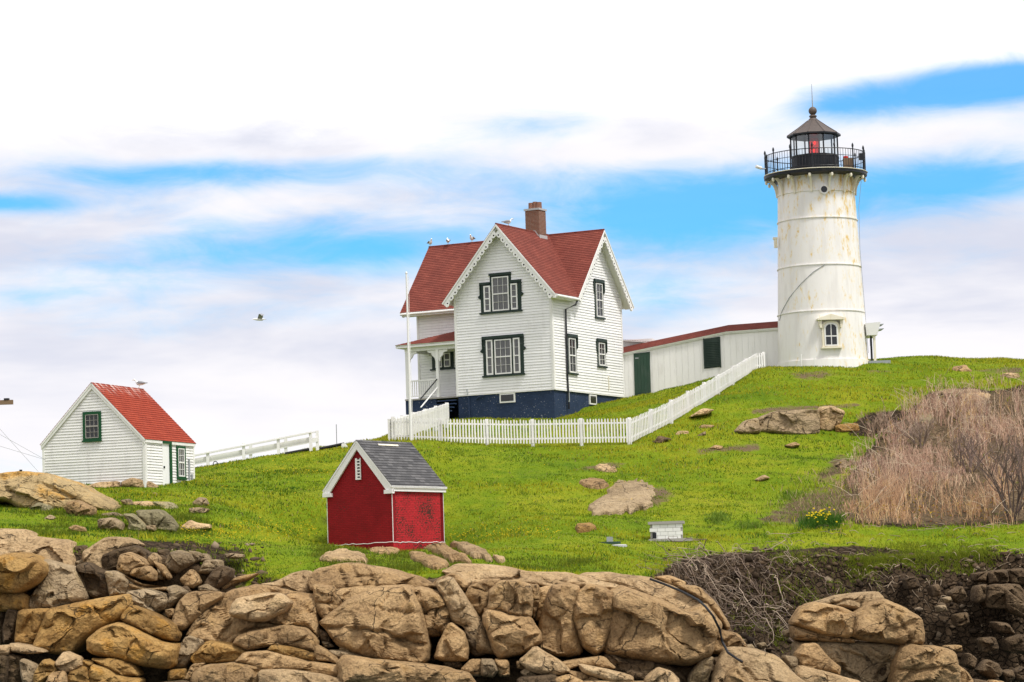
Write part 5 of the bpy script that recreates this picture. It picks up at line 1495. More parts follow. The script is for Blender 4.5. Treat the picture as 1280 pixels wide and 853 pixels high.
# vertical boards
kx, kz = roofline[1]
nb = 26
for i in range(nb):
    a0, a1 = PLn * i / nb + .006, PLn * (i + 1) / nb - .006
    zb = lambda a: base_l[0][1] + (base_l[1][1] - base_l[0][1]) * a / PLn
    zt = lambda a: (roofline[0][1] + (kz - roofline[0][1]) * a / kx) if a < kx else (kz + (roofline[2][1] - kz) * (a - kx) / (PLn - kx))
    pts = [(a0, zb(a0)), (a1, zb(a1)), (a1, zt(a1))] + ([(kx, kz)] if a0 < kx < a1 else []) + [(a0, zt(a0))]
    MB(wtf).prism(pts, .002, .016 + random.uniform(0, .004)).build('plank', 'white_fence', pw_)
prs = []
for (a0, z0), (a1, z1), x_ in (((-.05, roofline[0][1]), (kx, kz), 0), ((kx, kz), (PLn + .1, roofline[2][1]), 0)):
    e0, e1 = (a0, -.16, z0 - .02), (a1, -.16, z1 - .02)
    r0, r1 = (a0, .95, z0 + .42), (a1, .95, z1 + .42)
    plane_poly('roof', [e0, e1, r1, r0], (a1 - a0, 0, z1 - z0), 'red_shingle', passage, .14, .07)
    plane_poly('roof', [(a1, 2.1, z1 - .02), (a0, 2.1, z0 - .02), r0, r1], (a0 - a1, 0, z0 - z1), 'red_shingle', passage, .14, .07)
    MB(wtf).prism([(a0, z0 - .14), (a1, z1 - .14), (a1, z1 - .03), (a0, z0 - .03)], .02, .10).build('fascia', 'white_trim', passage)
d0, d1, d2, d3 = plocal(792.2, 442.5), plocal(812.5, 440), plocal(813.2, 492), plocal(793.8, 495)
dr = MB(wtf).prism([d3, d2, d1, d0], .02, .06).build('door', 'door_green', passage)
for i in range(5):
    a = d0[0] + (d1[0] - d0[0]) * (i + .5) / 5
    MB(wtf).box(a - .075, a + .075, .062, .072, d3[1] + .12, d0[1] - .05).build('plank', 'door_green', dr)
MB(wtf).box(d0[0] + .08, d0[0] + .26, .06, .09, d0[1] - .28, d0[1] - .22).build('hinge', 'grey_metal', dr)
MB(wtf).box(d0[0] - .02, d1[0] + .05, -.02, .30, d3[1] - .10, d3[1] - .01).build('door_step', 'black_iron', passage)
w0, w1, w2, w3 = plocal(879.2, 424.4), plocal(899.5, 421), plocal(901.8, 458.8), plocal(880.4, 461.2)
sh = MB(wtf).prism([w3, w2, w1, w0], .018, .05).build('shutter_window', 'dark_green', passage)
for i in range(15):
    zz = w3[1] + .12 + (w0[1] - w3[1] - .2) * i / 15
    MB(wtf).hexa([(w3[0] + .08, .05, zz), (w2[0] - .08, .05, zz), (w2[0] - .08, .085, zz - .03), (w3[0] + .08, .085, zz - .03)], [(w3[0] + .08, .05, zz + .05), (w2[0] - .08, .05, zz + .05), (w2[0] - .08, .085, zz + .02), (w3[0] + .08, .085, zz + .02)]).build('slat', 'dark_green', sh)
for a in (w3[0], w2[0] - .07): MB(wtf).box(a, a + .07, .052, .10, w3[1] + .02, w1[1] - .02).build('frame', 'dark_green', sh)
hp = [plocal(941, 444), plocal(958, 442), plocal(959, 470), plocal(942, 472)]
MB(wtf).prism([hp[3], hp[2], hp[1], hp[0]], .022, .05).build('hatch', 'white_trim', passage)
# rear wing seen over the roof beside the house
MB().box(-.4, 1.5, 1.2, 4.0, 1.0, plocal(790, 430)[1] + .35).build('rear_annex', 'white_board', passage)
plane_poly('roof', [(-.4, .9, plocal(790, 430)[1] + .36), (1.75, .9, plocal(790, 430)[1] + .10), (1.75, 4, plocal(790, 430)[1] + .10), (-.4, 4, plocal(790, 430)[1] + .5)][0:3], (0, 1, 0), 'red_shingle', passage, .14, .05)

# ------------------------------------------------------------------ lighthouse
tb = at(1029., 454., 149.)
lh = empty('lighthouse', (tb[0], tb[1], tb[2] - .3), 0)
tag(lh, 'tall off-white iron lighthouse tower with rust stains and black lantern gallery', 'lighthouse')
zt = .3
rad = lambda z: 2.40 + (2.05 - 2.40) * z / 9.2
seams = [0, 2.62, 5.07, 7.58, 9.02, 9.86]
for z0, z1 in zip(seams[:-1], seams[1:]):
    MB().lathe([(rad(z0), zt + z0 - (.5 if z0 == 0 else 0)), (rad(z1), zt + z1)], 72).build('tower_section', 'tower_paint', lh, True)
for z0 in seams[1:5]:
    MB().lathe([(rad(z0) + .002, zt + z0 - .05), (rad(z0) + .045, zt + z0 - .04), (rad(z0) + .045, zt + z0 + .01), (rad(z0) + .002, zt + z0 + .02)], 72).build('seam_flange', 'tower_paint', lh, True)
MB().lathe([(rad(0) + .01, zt - .5), (rad(0) + .08, zt - .5), (rad(0) + .05, zt + .02), (rad(0) + .01, zt + .03)], 72).build('base_ring', 'tower_paint', lh, True)
GZ_ = zt + 9.86
MB().lathe([(rad(10), GZ_), (2.62, GZ_ + .02), (2.74, GZ_ + .07), (2.76, GZ_ + .24), (2.70, GZ_ + .27), (1.0, GZ_ + .27)], 60).build('gallery_deck', 'black_iron', lh, True)
for k in range(14):
    t = 2 * math.pi * (k + .5) / 14 - math.pi / 2
    c_, s_ = math.cos(t), math.sin(t)
    tfb = lambda a, o, z, c_=c_, s_=s_: (c_ * a - s_ * o, s_ * a + c_ * o, z)
    r0 = rad(9.2)
    pts = [(r0 - .03, GZ_ - .95)]
    outer = []
    for j in range(9):
        u = j / 8 * math.pi / 2
        outer.append((r0 + .10 + (2.60 - r0 - .10) * (1 - math.cos(u)), GZ_ - .95 + .90 * math.sin(u)))
    pts += outer + [(2.66, GZ_ + .01), (2.50, GZ_ + .01)]
    inner = [(r0 + .02 + (2.50 - r0) * (1 - math.cos(u)) * .95, GZ_ - .80 + .80 * math.sin(u)) for u in [j / 8 * math.pi / 2 for j in range(8, -1, -1)]]
    bk = MB(tfb)
    n_ = len(outer)
    inn = [(r0 - .03 + (2.46 - r0) * (1 - math.cos(j / 8 * math.pi / 2)), GZ_ - .86 + .87 * math.sin(j / 8 * math.pi / 2)) for j in range(9)]
    for j in range(8):
        q4 = [outer[j], outer[j + 1], inn[j + 1], inn[j]]
        for oo in (-.05, .05): bk.face([(a, oo, z) for a, z in q4])
        bk.face([(outer[j][0], -.05, outer[j][1]), (outer[j + 1][0], -.05, outer[j + 1][1]), (outer[j + 1][0], .05, outer[j + 1][1]), (outer[j][0], .05, outer[j][1])])
        bk.face([(inn[j][0], -.05, inn[j][1]), (inn[j + 1][0], -.05, inn[j + 1][1]), (inn[j + 1][0], .05, inn[j + 1][1]), (inn[j][0], .05, inn[j][1])])
    b0 = bk.build('bracket', 'cream_trim', lh)
    MB(tfb).lathe([(.0, 0), (.07, .04), (.09, .1), (.05, .17)], 8).v
    e_ = (c_ * 2.64, s_ * 2.64)
    MB().lathe([(.02, GZ_ - .22), (.07, GZ_ - .17), (.08, GZ_ - .08), (.05, GZ_ + .0)], 8, e_[0], e_[1]).build('drop_finial', 'cream_trim', b0)
# railing
RR = 2.68; RB = GZ_ + .27
posts = 14
for k in range(posts):
    t = 2 * math.pi * (k + .15) / posts
    x_, y_ = RR * math.cos(t), RR * math.sin(t)
    MB().lathe([(.06, RB), (.04, RB + .1), (.036, RB + 1.12), (.058, RB + 1.16), (.05, RB + 1.26), (.012, RB + 1.34)], 8, x_, y_).build('railing_post', 'black_iron', lh)
ring = lambda z, r, rr=RR: MB().tube([(rr * math.cos(2 * math.pi * k / 48), rr * math.sin(2 * math.pi * k / 48), z) for k in range(49)], r, 6)
ring(RB + 1.02, .024).build('top_rail', 'black_iron', lh)
ring(RB + .66, .016).build('middle_rail', 'black_iron', lh)
ring(RB + .10, .020).build('bottom_rail', 'black_iron', lh)
MB().tube([(2.78 * math.cos(2 * math.pi * k / 48), 2.78 * math.sin(2 * math.pi * k / 48), RB - .04) for k in range(25, 48)], .022, 6).build('deck_edge_strip', 'cream_trim', lh)
bal = MB().box(-.011, .011, -.011, .011, .10, 1.02).mesh('baluster', 'black_iron')
for k in range(98):
    t = 2 * math.pi * k / 98
    link('baluster', bal, lh, (RR * math.cos(t), RR * math.sin(t), RB))
# lantern: ten sides
N10 = 10; A0 = -math.pi / 2 + math.pi / 10 - R(1.0)
LR = 1.25
drum = MB().lathe([(LR, RB), (LR, RB + .92)], N10, a0=A0).build('lantern_drum', 'black_iron', lh)
for k in range(50):
    t0 = A0 + 2 * math.pi * (k // 5) / N10; t1 = A0 + 2 * math.pi * (k // 5 + 1) / N10; u = (k % 5 + .5) / 5
    x_ = LR * (math.cos(t0) * (1 - u) + math.cos(t1) * u); y_ = LR * (math.sin(t0) * (1 - u) + math.sin(t1) * u)
    ob = MB().box(-.012, .012, -.012, .02, 0, .86).build('drum_rib', 'black_iron', drum, loc=(x_, y_, RB + .03)); ob.rotation_euler = (0, 0, (t0 + t1) / 2 + math.pi / 2)
MB().lathe([(LR + .05, RB + .92), (LR + .05, RB + .98), (LR - .1, RB + .98)], N10, a0=A0).build('lantern_sill', 'black_iron', lh)
G0, G1 = RB + .98, RB + 2.02
for k in range(N10):
    t0 = A0 + 2 * math.pi * k / N10; t1 = A0 + 2 * math.pi * (k + 1) / N10
    p0, p1 = (LR * math.cos(t0), LR * math.sin(t0)), (LR * math.cos(t1), LR * math.sin(t1))
    MB().tube([(*p0, G0), (*p0, G1)], .045, 6).build('mullion', 'black_iron', lh)
    gm = MB()
    gm.face([(*p0, G0), (*p1, G0), (*p1, G1), (*p0, G1)]); 
    q0, q1 = tuple(.995 * c for c in p0), tuple(.995 * c for c in p1)
    gm.build('lantern_pane', 'lantern_glass', lh)
MB().lathe([(LR + .03, G1 - .02), (LR + .20, G1 + .02), (LR + .20, G1 + .09), (LR + .10, G1 + .10)], N10, a0=A0).build('lantern_cornice', 'black_iron', lh)
MB().lathe([(LR + .19, G1 + .10), (.84, G1 + .50), (.30, G1 + .90), (.20, G1 + .95)], N10, a0=A0).build('lantern_roof', 'lantern_roof', lh)
for k in range(N10):
    t = A0 + 2 * math.pi * k / N10
    MB().tube([((LR + .19) * math.cos(t), (LR + .19) * math.sin(t), G1 + .11), (.84 * math.cos(t), .84 * math.sin(t), G1 + .51), (.28 * math.cos(t), .28 * math.sin(t), G1 + .92)], .018, 5).build('roof_rib', 'lantern_roof', lh)
MB().lathe([(.26, G1 + .90), (.24, G1 + .98), (.15, G1 + 1.05), (.21, G1 + 1.12), (.20, G1 + 1.17), (.09, G1 + 1.24)], 20).build('ball_pedestal', 'lantern_roof', lh, True)
MB().lathe([(.02, G1 + 1.20)] + [(.225 * math.sin(t), G1 + 1.43 - .225 * math.cos(t)) for t in [math.pi * k / 12 for k in range(1, 12)]] + [(.02, G1 + 1.655)], 24).build('ventilator_ball', 'lantern_roof', lh, True)
MB().tube([(0, 0, G1 + 1.6), (0, 0, G1 + 2.9)], .035, 6, .012).build('lightning_rod', 'grey_metal', lh)
lens = MB().lathe([(.22, G0 - .1), (.27, G0 + .1), (.28, G0 + .8), (.22, G0 + .98)], 20).build('lens_drum', 'red_glass', lh, True)
for dx_, dz in ((-.03, .30), (.02, .72)):
    MB().lathe([(.02, G0 + dz - .09), (.055, G0 + dz - .05), (.06, G0 + dz + .04), (.02, G0 + dz + .09)], 12, dx_, -.1).build('lamp', 'red_lamp', lens, True)
# inner deck of the lantern and a small gear box on the gallery
MB().lathe([(.22, RB + .3), (.22, G0 - .1)], 12).build('lens_pedestal', 'grey_metal', lh)
gb = MB().box(1.36, 1.86, -1.5, -1.1, RB, RB + .62).build('gallery_cabinet', 'timber', lh)
MB().lathe([(.14, RB + .62), (.14, RB + .72), (.05, RB + .76)], 12, 1.5, -1.3).build('fog_signal', 'red_plastic', gb)
MB().tube([(-2.66, -.3, RB + .35), (-2.95, -.4, RB + .35)], .04, 6).build('camera_bracket', 'grey_metal', lh)
MB().tube([(-2.92, -.5, RB + .36), (-3.22, -.62, RB + .45)], .09, 8).build('security_camera', 'white_trim', lh)
MB().box(2.2, 2.45, -1.5, -1.3, RB + .5, RB + .85).build('junction_box', 'black_iron', lh)
# portholes, window, lamp, conduit
ph_t = -math.pi / 2 + .09
def on_tower(t, z, out=0.0): return ((rad(z) + out) * math.cos(t), (rad(z) + out) * math.sin(t), zt + z)
def radial(t, z):
    c_, s_ = math.cos(t), math.sin(t); r0 = rad(z)
    return lambda a, o, zz: (c_ * (r0 + o) - s_ * a, s_ * (r0 + o) + c_ * a, zz)
tfp = radial(ph_t, 9.02)
circ = lambda r, z0: [(r * math.cos(k * math.pi / 10), z0 + r * math.sin(k * math.pi / 10)) for k in range(20)]
php = MB(tfp).prism(circ(.25, zt + 9.02), -.1, .09).build('porthole', 'tower_paint', lh)
MB(tfp).prism(circ(.17, zt + 9.02), .092, .10).build('pane', 'window_glass', php)
wt = -math.pi / 2 + .085
zw = zt + .66
_tw = radial(wt, 1.3)
tfw = lambda a, o, z: _tw(a * .84, o, zw + (z - zw) * .86)
def arch(hw, z0, zs, rise, n=10): return [(-hw, z0), (hw, z0), (hw, zs)] + [(hw * math.cos(math.pi * k / n), zs + rise * math.sin(math.pi * k / n)) for k in range(1, n)] + [(-hw, zs)]
win = MB(tfw).prism(arch(.56, zw - .02, zw + 1.25, .34), -.2, .10).build('window', 'cream_trim', lh)
MB(tfw).prism(arch(.43, zw + .04, zw + 1.2, .26), .102, .13).build('sash', 'white_trim', win)
for a0, a1 in ((-.34, -.03), (.03, .34)):
    MB(tfw).box(a0, a1, .132, .138, zw + .12, zw + .60).build('pane', 'window_glass', win)
    sg = -1 if a0 < 0 else 1
    MB(tfw).prism([(sg * .03, zw + .68), (sg * .34, zw + .68), (sg * .34, zw + 1.15), (sg * .26, zw + 1.28), (sg * .15, zw + 1.34), (sg * .03, zw + 1.36)], .132, .138).build('pane', 'window_glass', win)
MB(tfw).box(-.66, .66, -.2, .20, zw - .12, zw - .02).build('sill', 'cream_trim', win)
MB(tfw).prism([(-.86, zw + 1.62), (.86, zw + 1.62), (.86, zw + 1.72), (.0, zw + 1.98), (-.86, zw + 1.72)], -.2, .32).build('hood', 'cream_trim', win)
for sg in (-1, 1): MB(tfw).prism([(sg * .58, zw + 1.62), (sg * .76, zw + 1.62), (sg * .74, zw + 1.3), (sg * .66, zw + 1.12), (sg * .58, zw + 1.16)], -.2, .22).build('hood_bracket', 'cream_trim', win)
cable = [on_tower(-math.pi / 2 + a, z, .035) for a, z in ((.02, 5.0), (-.25, 4.65), (-.55, 4.1), (-.9, 3.4), (-1.2, 2.75), (-1.35, 2.3))]
MB().tube(cable, .018, 5).build('conduit', 'grey_metal', lh)
MB().box(-2.45, -2.20, -.5, -.3, zt + 6.65, zt + 6.76).build('side_window_hood', 'cream_trim', lh)
MB().box(-2.40, -2.22, -.48, -.32, zt + 6.2, zt + 6.65).build('side_window', 'cream_trim', lh)
MB().tube([on_tower(-.35, 9.6, .45), on_tower(-.35, 8.2, .2), on_tower(-.3, 6.0, .06), on_tower(-.28, .4, .05)], .012, 5).build('earth_wire', 'grey_metal', lh)
for a, z in ((-.55, .28), (-.28, .12)):
    p_ = on_tower(-math.pi / 2 + a, 0, .28)
    MB().tube([(p_[0], p_[1], zt - .45), (p_[0], p_[1], zt + z), (p_[0] + .12, p_[1], zt + z + .02)], .035, 6).build('vent_pipe', 'white_trim', lh)

# entry porch on the far side
ep = empty('entry_porch', (lh.location[0] + 2.2, lh.location[1] - .1, lh.location[2]), 0)
tag(ep, 'small gabled entry porch on posts at the right foot of the lighthouse', 'porch')
MB().hexa([(.05, -.9, 1.62), (.62, -.9, 1.62), (.62, 1.0, 1.62), (.05, 1.0, 1.62)], [(.0, -.95, 2.25), (.80, -.95, 2.30), (.80, 1.0, 2.30), (.0, 1.0, 2.25)]).build('canopy', 'white_trim', ep)
for z in (2.16, 1.92): MB().hexa([(.66, -.5, z - .02), (1.02, -.45, z + .05), (1.02, .6, z + .05), (.66, .6, z - .02)], [(.66, -.5, z + .06), (1.04, -.45, z + .09), (1.04, .6, z + .09), (.66, .6, z + .06)]).build('canopy_bracket', 'grey_metal', ep)
MB().box(.40, .52, -.8, -.68, .0, 1.62).build('post', 'cream_trim', ep)
MB().box(.30, .40, -.3, -.2, .0, 1.62).build('post', 'black_iron', ep)
MB().box(.22, .32, -.85, -.75, 1.05, 1.42).build('lantern_box', 'black_iron', ep)
MB().box(.1, 1.25, -.9, .8, .0, .26).build('step_slab', 'grey_metal', ep)

# ------------------------------------------------------------------ white shed
SW = at(180.7, 548.3, 120.0)
YW = 20.5
ws = empty('white_shed', (SW[0], SW[1], 8.75), R(-YW))
tag(ws, 'small white clapboard shed with bright red roof and green window frames', 'shed')
EZ = SW[2] - 8.75                               # eave height above the shed's base
GW, GD = 4.95, 4.5                              # gable width, length
RZ2 = EZ + 2.48
sl2 = (RZ2 - EZ) / (GW / 2)
ft = wall_tf('front', 0); rt = wall_tf('right', 0)
gp = [(-GW, -.4), (0, -.4), (0, EZ - .02), (-GW / 2, RZ2 - .06), (-GW, EZ - .02)]
w1_ = MB(ft).prism(gp, -.12, 0).build('wall', 'weathered_board', ws)
clapboards(w1_, ft, [(-GW + .08, -.3), (-.08, -.3), (-.08, EZ - .06), (-GW / 2, RZ2 - .10), (-GW + .08, EZ - .06)], .122, 'weathered_board')
w2_ = MB(rt).box(.125, GD, -.12, 0, -.4, EZ - .04).build('wall', 'weathered_board', ws)
clapboards(w2_, rt, [(.08, -.3), (GD - .06, -.3), (GD - .06, EZ - .10), (.08, EZ - .10)], .122, 'weathered_board')
MB(wall_tf('left', -GW)).box(.125, GD, -.12, 0, -.4, EZ - .04).build('wall', 'weathered_board', ws)
MB(wall_tf('front', GD)).prism(gp, 0, .12).build('wall', 'weathered_board', ws)
for tf, a0, a1 in ((ft, -.08, .036), (ft, -GW - .03, -GW + .08), (rt, -.038, .08), (rt, GD - .07, GD + .03)):
    MB(tf).box(a0, a1, -.003, .058, -.35, EZ - .05).build('corner_board', 'white_trim', ws)
roof_plane('roof', [(.10, -.12, EZ - .10 * sl2 + .06), (.10, GD + .12, EZ - .10 * sl2 + .06), (-GW / 2, GD + .12, RZ2 + .06), (-GW / 2, -.12, RZ2 + .06)], 'bright_red_shingle', ws, .15, .07)
roof_plane('roof', [(-GW - .10, GD + .12, EZ - .10 * sl2 + .06), (-GW - .10, -.12, EZ - .10 * sl2 + .06), (-GW / 2, -.12, RZ2 + .06), (-GW / 2, GD + .12, RZ2 + .06)], 'bright_red_shingle', ws, .15, .07)
for sg in (-1, 1):
    xe = -GW / 2 + sg * (GW / 2 + .06)
    MB(ft).prism([(xe, EZ - .24), (xe, EZ - .06), (-GW / 2, RZ2 - .02), (-GW / 2, RZ2 - .20)], .04, .10).build('rake_board', 'white_trim', ws)
MB(rt).box(-.08, GD + .08, .04, .09, EZ - .17, EZ - .06).build('fascia', 'white_trim', ws)
HS = __import__('types').SimpleNamespace
def shed_local(px, py, fr):
    """picture point on the front ('front') or right wall -> (along, height)"""
    t = R(YW); ex_ = np.array([math.cos(t), -math.sin(t), 0]); ey_ = np.array([math.sin(t), math.cos(t), 0]); P0 = np.array(ws.location)
    d = ray(float(px), float(py)); n_ = ey_ if fr == 'front' else ex_
    k = ((P0 - EYE) @ n_) / (d @ n_); Q = EYE + d * k - P0
    return float(Q @ (ex_ if fr == 'front' else ey_)), float(Q[2])
ZS = lambda x, y: (40 + x / 5.686, 470 + y / 5.686)
a0, z1 = shed_local(*ZS(365, 258), 'front'); a1, z0 = shed_local(*ZS(498, 460), 'front')
def green_window(tf, a0, a1, z0, z1, parent, cols=3, rows=2):
    w = MB(tf).box(a0, a1, .003, .04, z0, z1).build('window', 'bright_green', parent)
    t_ = .12
    f_ = MB(tf).box(a0, a0 + t_, .04, .08, z0, z1).box(a1 - t_, a1, .04, .08, z0, z1).box(a0 + t_, a1 - t_, .04, .078, z0, z0 + t_).box(a0 + t_, a1 - t_, .04, .078, z1 - t_, z1)
    f_.build('casing', 'bright_green', w)
    MB(tf).box(a0 - .03, a1 + .03, .08, .12, z0 - .04, z0 + .04).build('sill', 'bright_green', w)
    return w
gw = green_window(ft, a0, a1, z0, z1, ws)
sash(gw, ft, a0 + .13, a1 - .13, z0 + .13, z1 - .13, 3, 2, 'grey_wood', 'window_glass', .06, .022, bar=.007)
a0, z1 = shed_local(*ZS(1018, 498), 'right'); a1, z0 = shed_local(*ZS(1086, 735), 'right')
gw = green_window(rt, a0, a1, z0, z1, ws)
sash(gw, rt, a0 + .13, a1 - .13, z0 + .10, z1 - .10, 3, 2, 'white_trim', 'window_glass', .06, .04, bar=.009)
a0, z1 = shed_local(*ZS(918, 480), 'right'); a1, z0 = shed_local(*ZS(972, 800), 'right')
dr = MB(rt).box(a0, a1, .003, .05, z0 - .1, z1).build('door', 'white_board', ws)
MB(rt).box(a1, a1 + .16, .003, .12, z0 - .1, z1 + .10).build('door_frame', 'bright_green', ws)
MB(rt).box(a0 - .04, a1, .003, .12, z1, z1 + .10).build('door_frame', 'bright_green', ws)
MB(rt).box(a0 + .08, a0 + .14, .05, .10, z0 + .85, z0 + .95).build('door_knob', 'black_iron', dr)
MB(rt).box(a0 - .1, a1 + .1, .0, .30, z0 - .2, z0 - .04).build('door_step', 'grey_wood', ws)
a, z1 = shed_local(*ZS(1106, 590), 'right'); _, z0 = shed_local(*ZS(1110, 808), 'right')
MB(rt).tube([(a, .07, z0), (a, .07, z1)], .05, 8).build('downpipe', 'grey_metal', ws)
a, z1 = shed_local(*ZS(1127, 700), 'right')
MB(rt).tube([(a, .07, z0), (a, .07, z1)], .05, 8).build('standpipe', 'grey_metal', ws)

# ------------------------------------------------------------------ red brick shed
YR = 34
RC = at(491.8, 683., 112.0)
rs = empty('red_oil_house', (RC[0], RC[1], RC[2] - .25), R(-YR))
tag(rs, 'red painted brick shed with grey shingle roof and white rake trim', 'shed')
RW, RD = 3.28, 3.5
REZ = 2.42 + .25; RRZ = REZ + 1.83; sl3 = (RRZ - REZ) / (RW / 2)
gp = [(-RW, -.5), (0, -.5), (0, REZ), (-RW / 2, RRZ - .02), (-RW, REZ)]
MB(ft).prism(gp, -.2, 0).build('wall', 'red_shaded_brick', rs)
MB(rt).box(.205, RD, -.2, 0, -.5, REZ - .02).build('wall', 'red_lit_peeling_brick', rs)
MB(wall_tf('left', -RW)).box(.205, RD, -.2, 0, -.5, REZ - .02).build('wall', 'red_shaded_brick', rs)
MB(wall_tf('front', RD)).prism(gp, .005, .2).build('wall', 'red_shaded_brick', rs)
MB(ft).box(-RW - .02, .022, .001, .035, -.5, .40).build('plinth', 'red_shaded_brick', rs)
MB(rt).box(-.03, RD + .02, .001, .035, -.5, .40).build('plinth', 'red_lit_peeling_brick', rs)
def wavy(tf, a0, a1, z, n=18, r=.014, o=.04):
    pts = [(a0 + (a1 - a0) * k / n, o, z + random.uniform(-.025, .025)) for k in range(n + 1)]
    m_ = MB(); m_.tube([tf(*p) for p in pts], r, 5); return m_
wavy(ft, -RW - .02, .02, .405).build('caulk_line', 'white_trim', rs)
wavy(rt, 0, RD, .405).build('caulk_line', 'white_trim', rs)
MB().tube([(.012, -.02, .38), (.016, -.022, 1.3), (.012, -.02, REZ - .1)], .016, 5).build('corner_caulk', 'white_trim', rs)
MB().tube([(.012, RD - .0, .38), (.012, RD, REZ - .1)], .014, 5).build('corner_caulk', 'white_trim', rs)
MB().tube([(-RW - .01, -.02, -.1), (-RW - .01, -.02, REZ - .1)], .012, 5).build('corner_caulk', 'white_trim', rs)
ov = .14
roof_plane('roof', [(ov, -.14, REZ - ov * sl3 + .10), (ov, RD + .12, REZ - ov * sl3 + .10), (-RW / 2, RD + .12, RRZ + .10), (-RW / 2, -.14, RRZ + .10)], 'grey_shingle', rs, .15, .06)
roof_plane('roof', [(-RW - ov, RD + .12, REZ - ov * sl3 + .10), (-RW - ov, -.14, REZ - ov * sl3 + .10), (-RW / 2, -.14, RRZ + .10), (-RW / 2, RD + .12, RRZ + .10)], 'grey_shingle', rs, .15, .06)
for sg in (-1, 1):
    xe = -RW / 2 + sg * (RW / 2 + ov - .01); ze = REZ - ov * sl3
    MB(ft).prism([(xe, ze - .10), (xe, ze + .03), (-RW / 2, RRZ + .03), (-RW / 2, RRZ - .28), (xe - sg * .32, ze - .02)], .04, .12).build('rake_board', 'white_trim', rs)
    MB(ft).prism([(xe, ze - .155), (xe - sg * .42, ze - .155), (xe - sg * .42, ze + .0), (xe, ze + .0)], .002, .16).build('cornice_return', 'white_trim', rs)
MB(rt).box(-.14, RD + .10, .02, .10, REZ - .22, REZ - .03).build('fascia', 'white_trim', rs)
MB(rt).box(-.16, RD + .11, .02, .15, REZ - .08, REZ - .0).build('fascia_moulding', 'white_trim', rs)
zg_ = RRZ - .98
vent = MB(ft).box(-RW / 2 - .10, -RW / 2 + .12, .002, .03, zg_ - .45, zg_ + .32).build('gable_vent', 'void_shade', rs)  # black backing paints the shade behind the slats
MB(ft).box(-RW / 2 - .12, -RW / 2 - .04, .03, .07, zg_ - .52, zg_ + .34).build('vent_frame', 'white_trim', vent)
MB(ft).box(-RW / 2 + .10, -RW / 2 + .14, .03, .06, zg_ - .45, zg_ + .34).build('vent_frame', 'white_trim', vent)
for k in range(6): MB(ft).box(-RW / 2 - .04, -RW / 2 + .10, .03, .06, zg_ - .40 + k * .125, zg_ - .34 + k * .125).build('slat', 'white_trim', vent)
MB(ft).box(-RW / 2 - .12, -RW / 2 + .14, .03, .08, zg_ - .53, zg_ - .46).build('sill', 'white_trim', vent)
# a bare patch and loose strip near the ridge
tR = Vector((-.62 / math.hypot(1, sl3), 0, .62)); 
def on_roof(u, v_, h): # u down the slope from the ridge, v along
    L = math.hypot(1, sl3); return (-RW / 2 + u / L + sl3 / L * h, v_, RRZ + .10 - u * sl3 / L + h / L)
pm = MB(); 
for (u0, u1, v0, v1, mt) in ((.22, .30, 1.1, 2.45, 'grey_wood'),):
    lo = [on_roof(u0, v0, .02), on_roof(u0, v1, .02), on_roof(u1, v1, .02), on_roof(u1, v0, .02)]; hi = [on_roof(u0, v0, .05), on_roof(u0, v1, .05), on_roof(u1, v1, .05), on_roof(u1, v0, .05)]
    MB().hexa(lo, hi).build('loose_roof_strip', 'cream_trim', rs)
MB().box(.03, .30, RD - 0.1, RD + .35, -.35, .12).build('splash_block', 'grey_metal', rs)

# ================================================================== FENCES AND SMALL THINGS
def resample(pts, step):
    P = [np.array(p, float) for p in pts]
    L = [0.0]
    for a, c in zip(P[:-1], P[1:]): L.append(L[-1] + float(np.hypot(*(c - a)[:2])))
    n = int(L[-1] / step); out_ = []
    A = np.array(P)
    for k in range(n + 1):
        s = k * step
        out_.append(np.array([np.interp(s, L, A[:, i]) for i in range(3)]))
    return out_, L[-1]


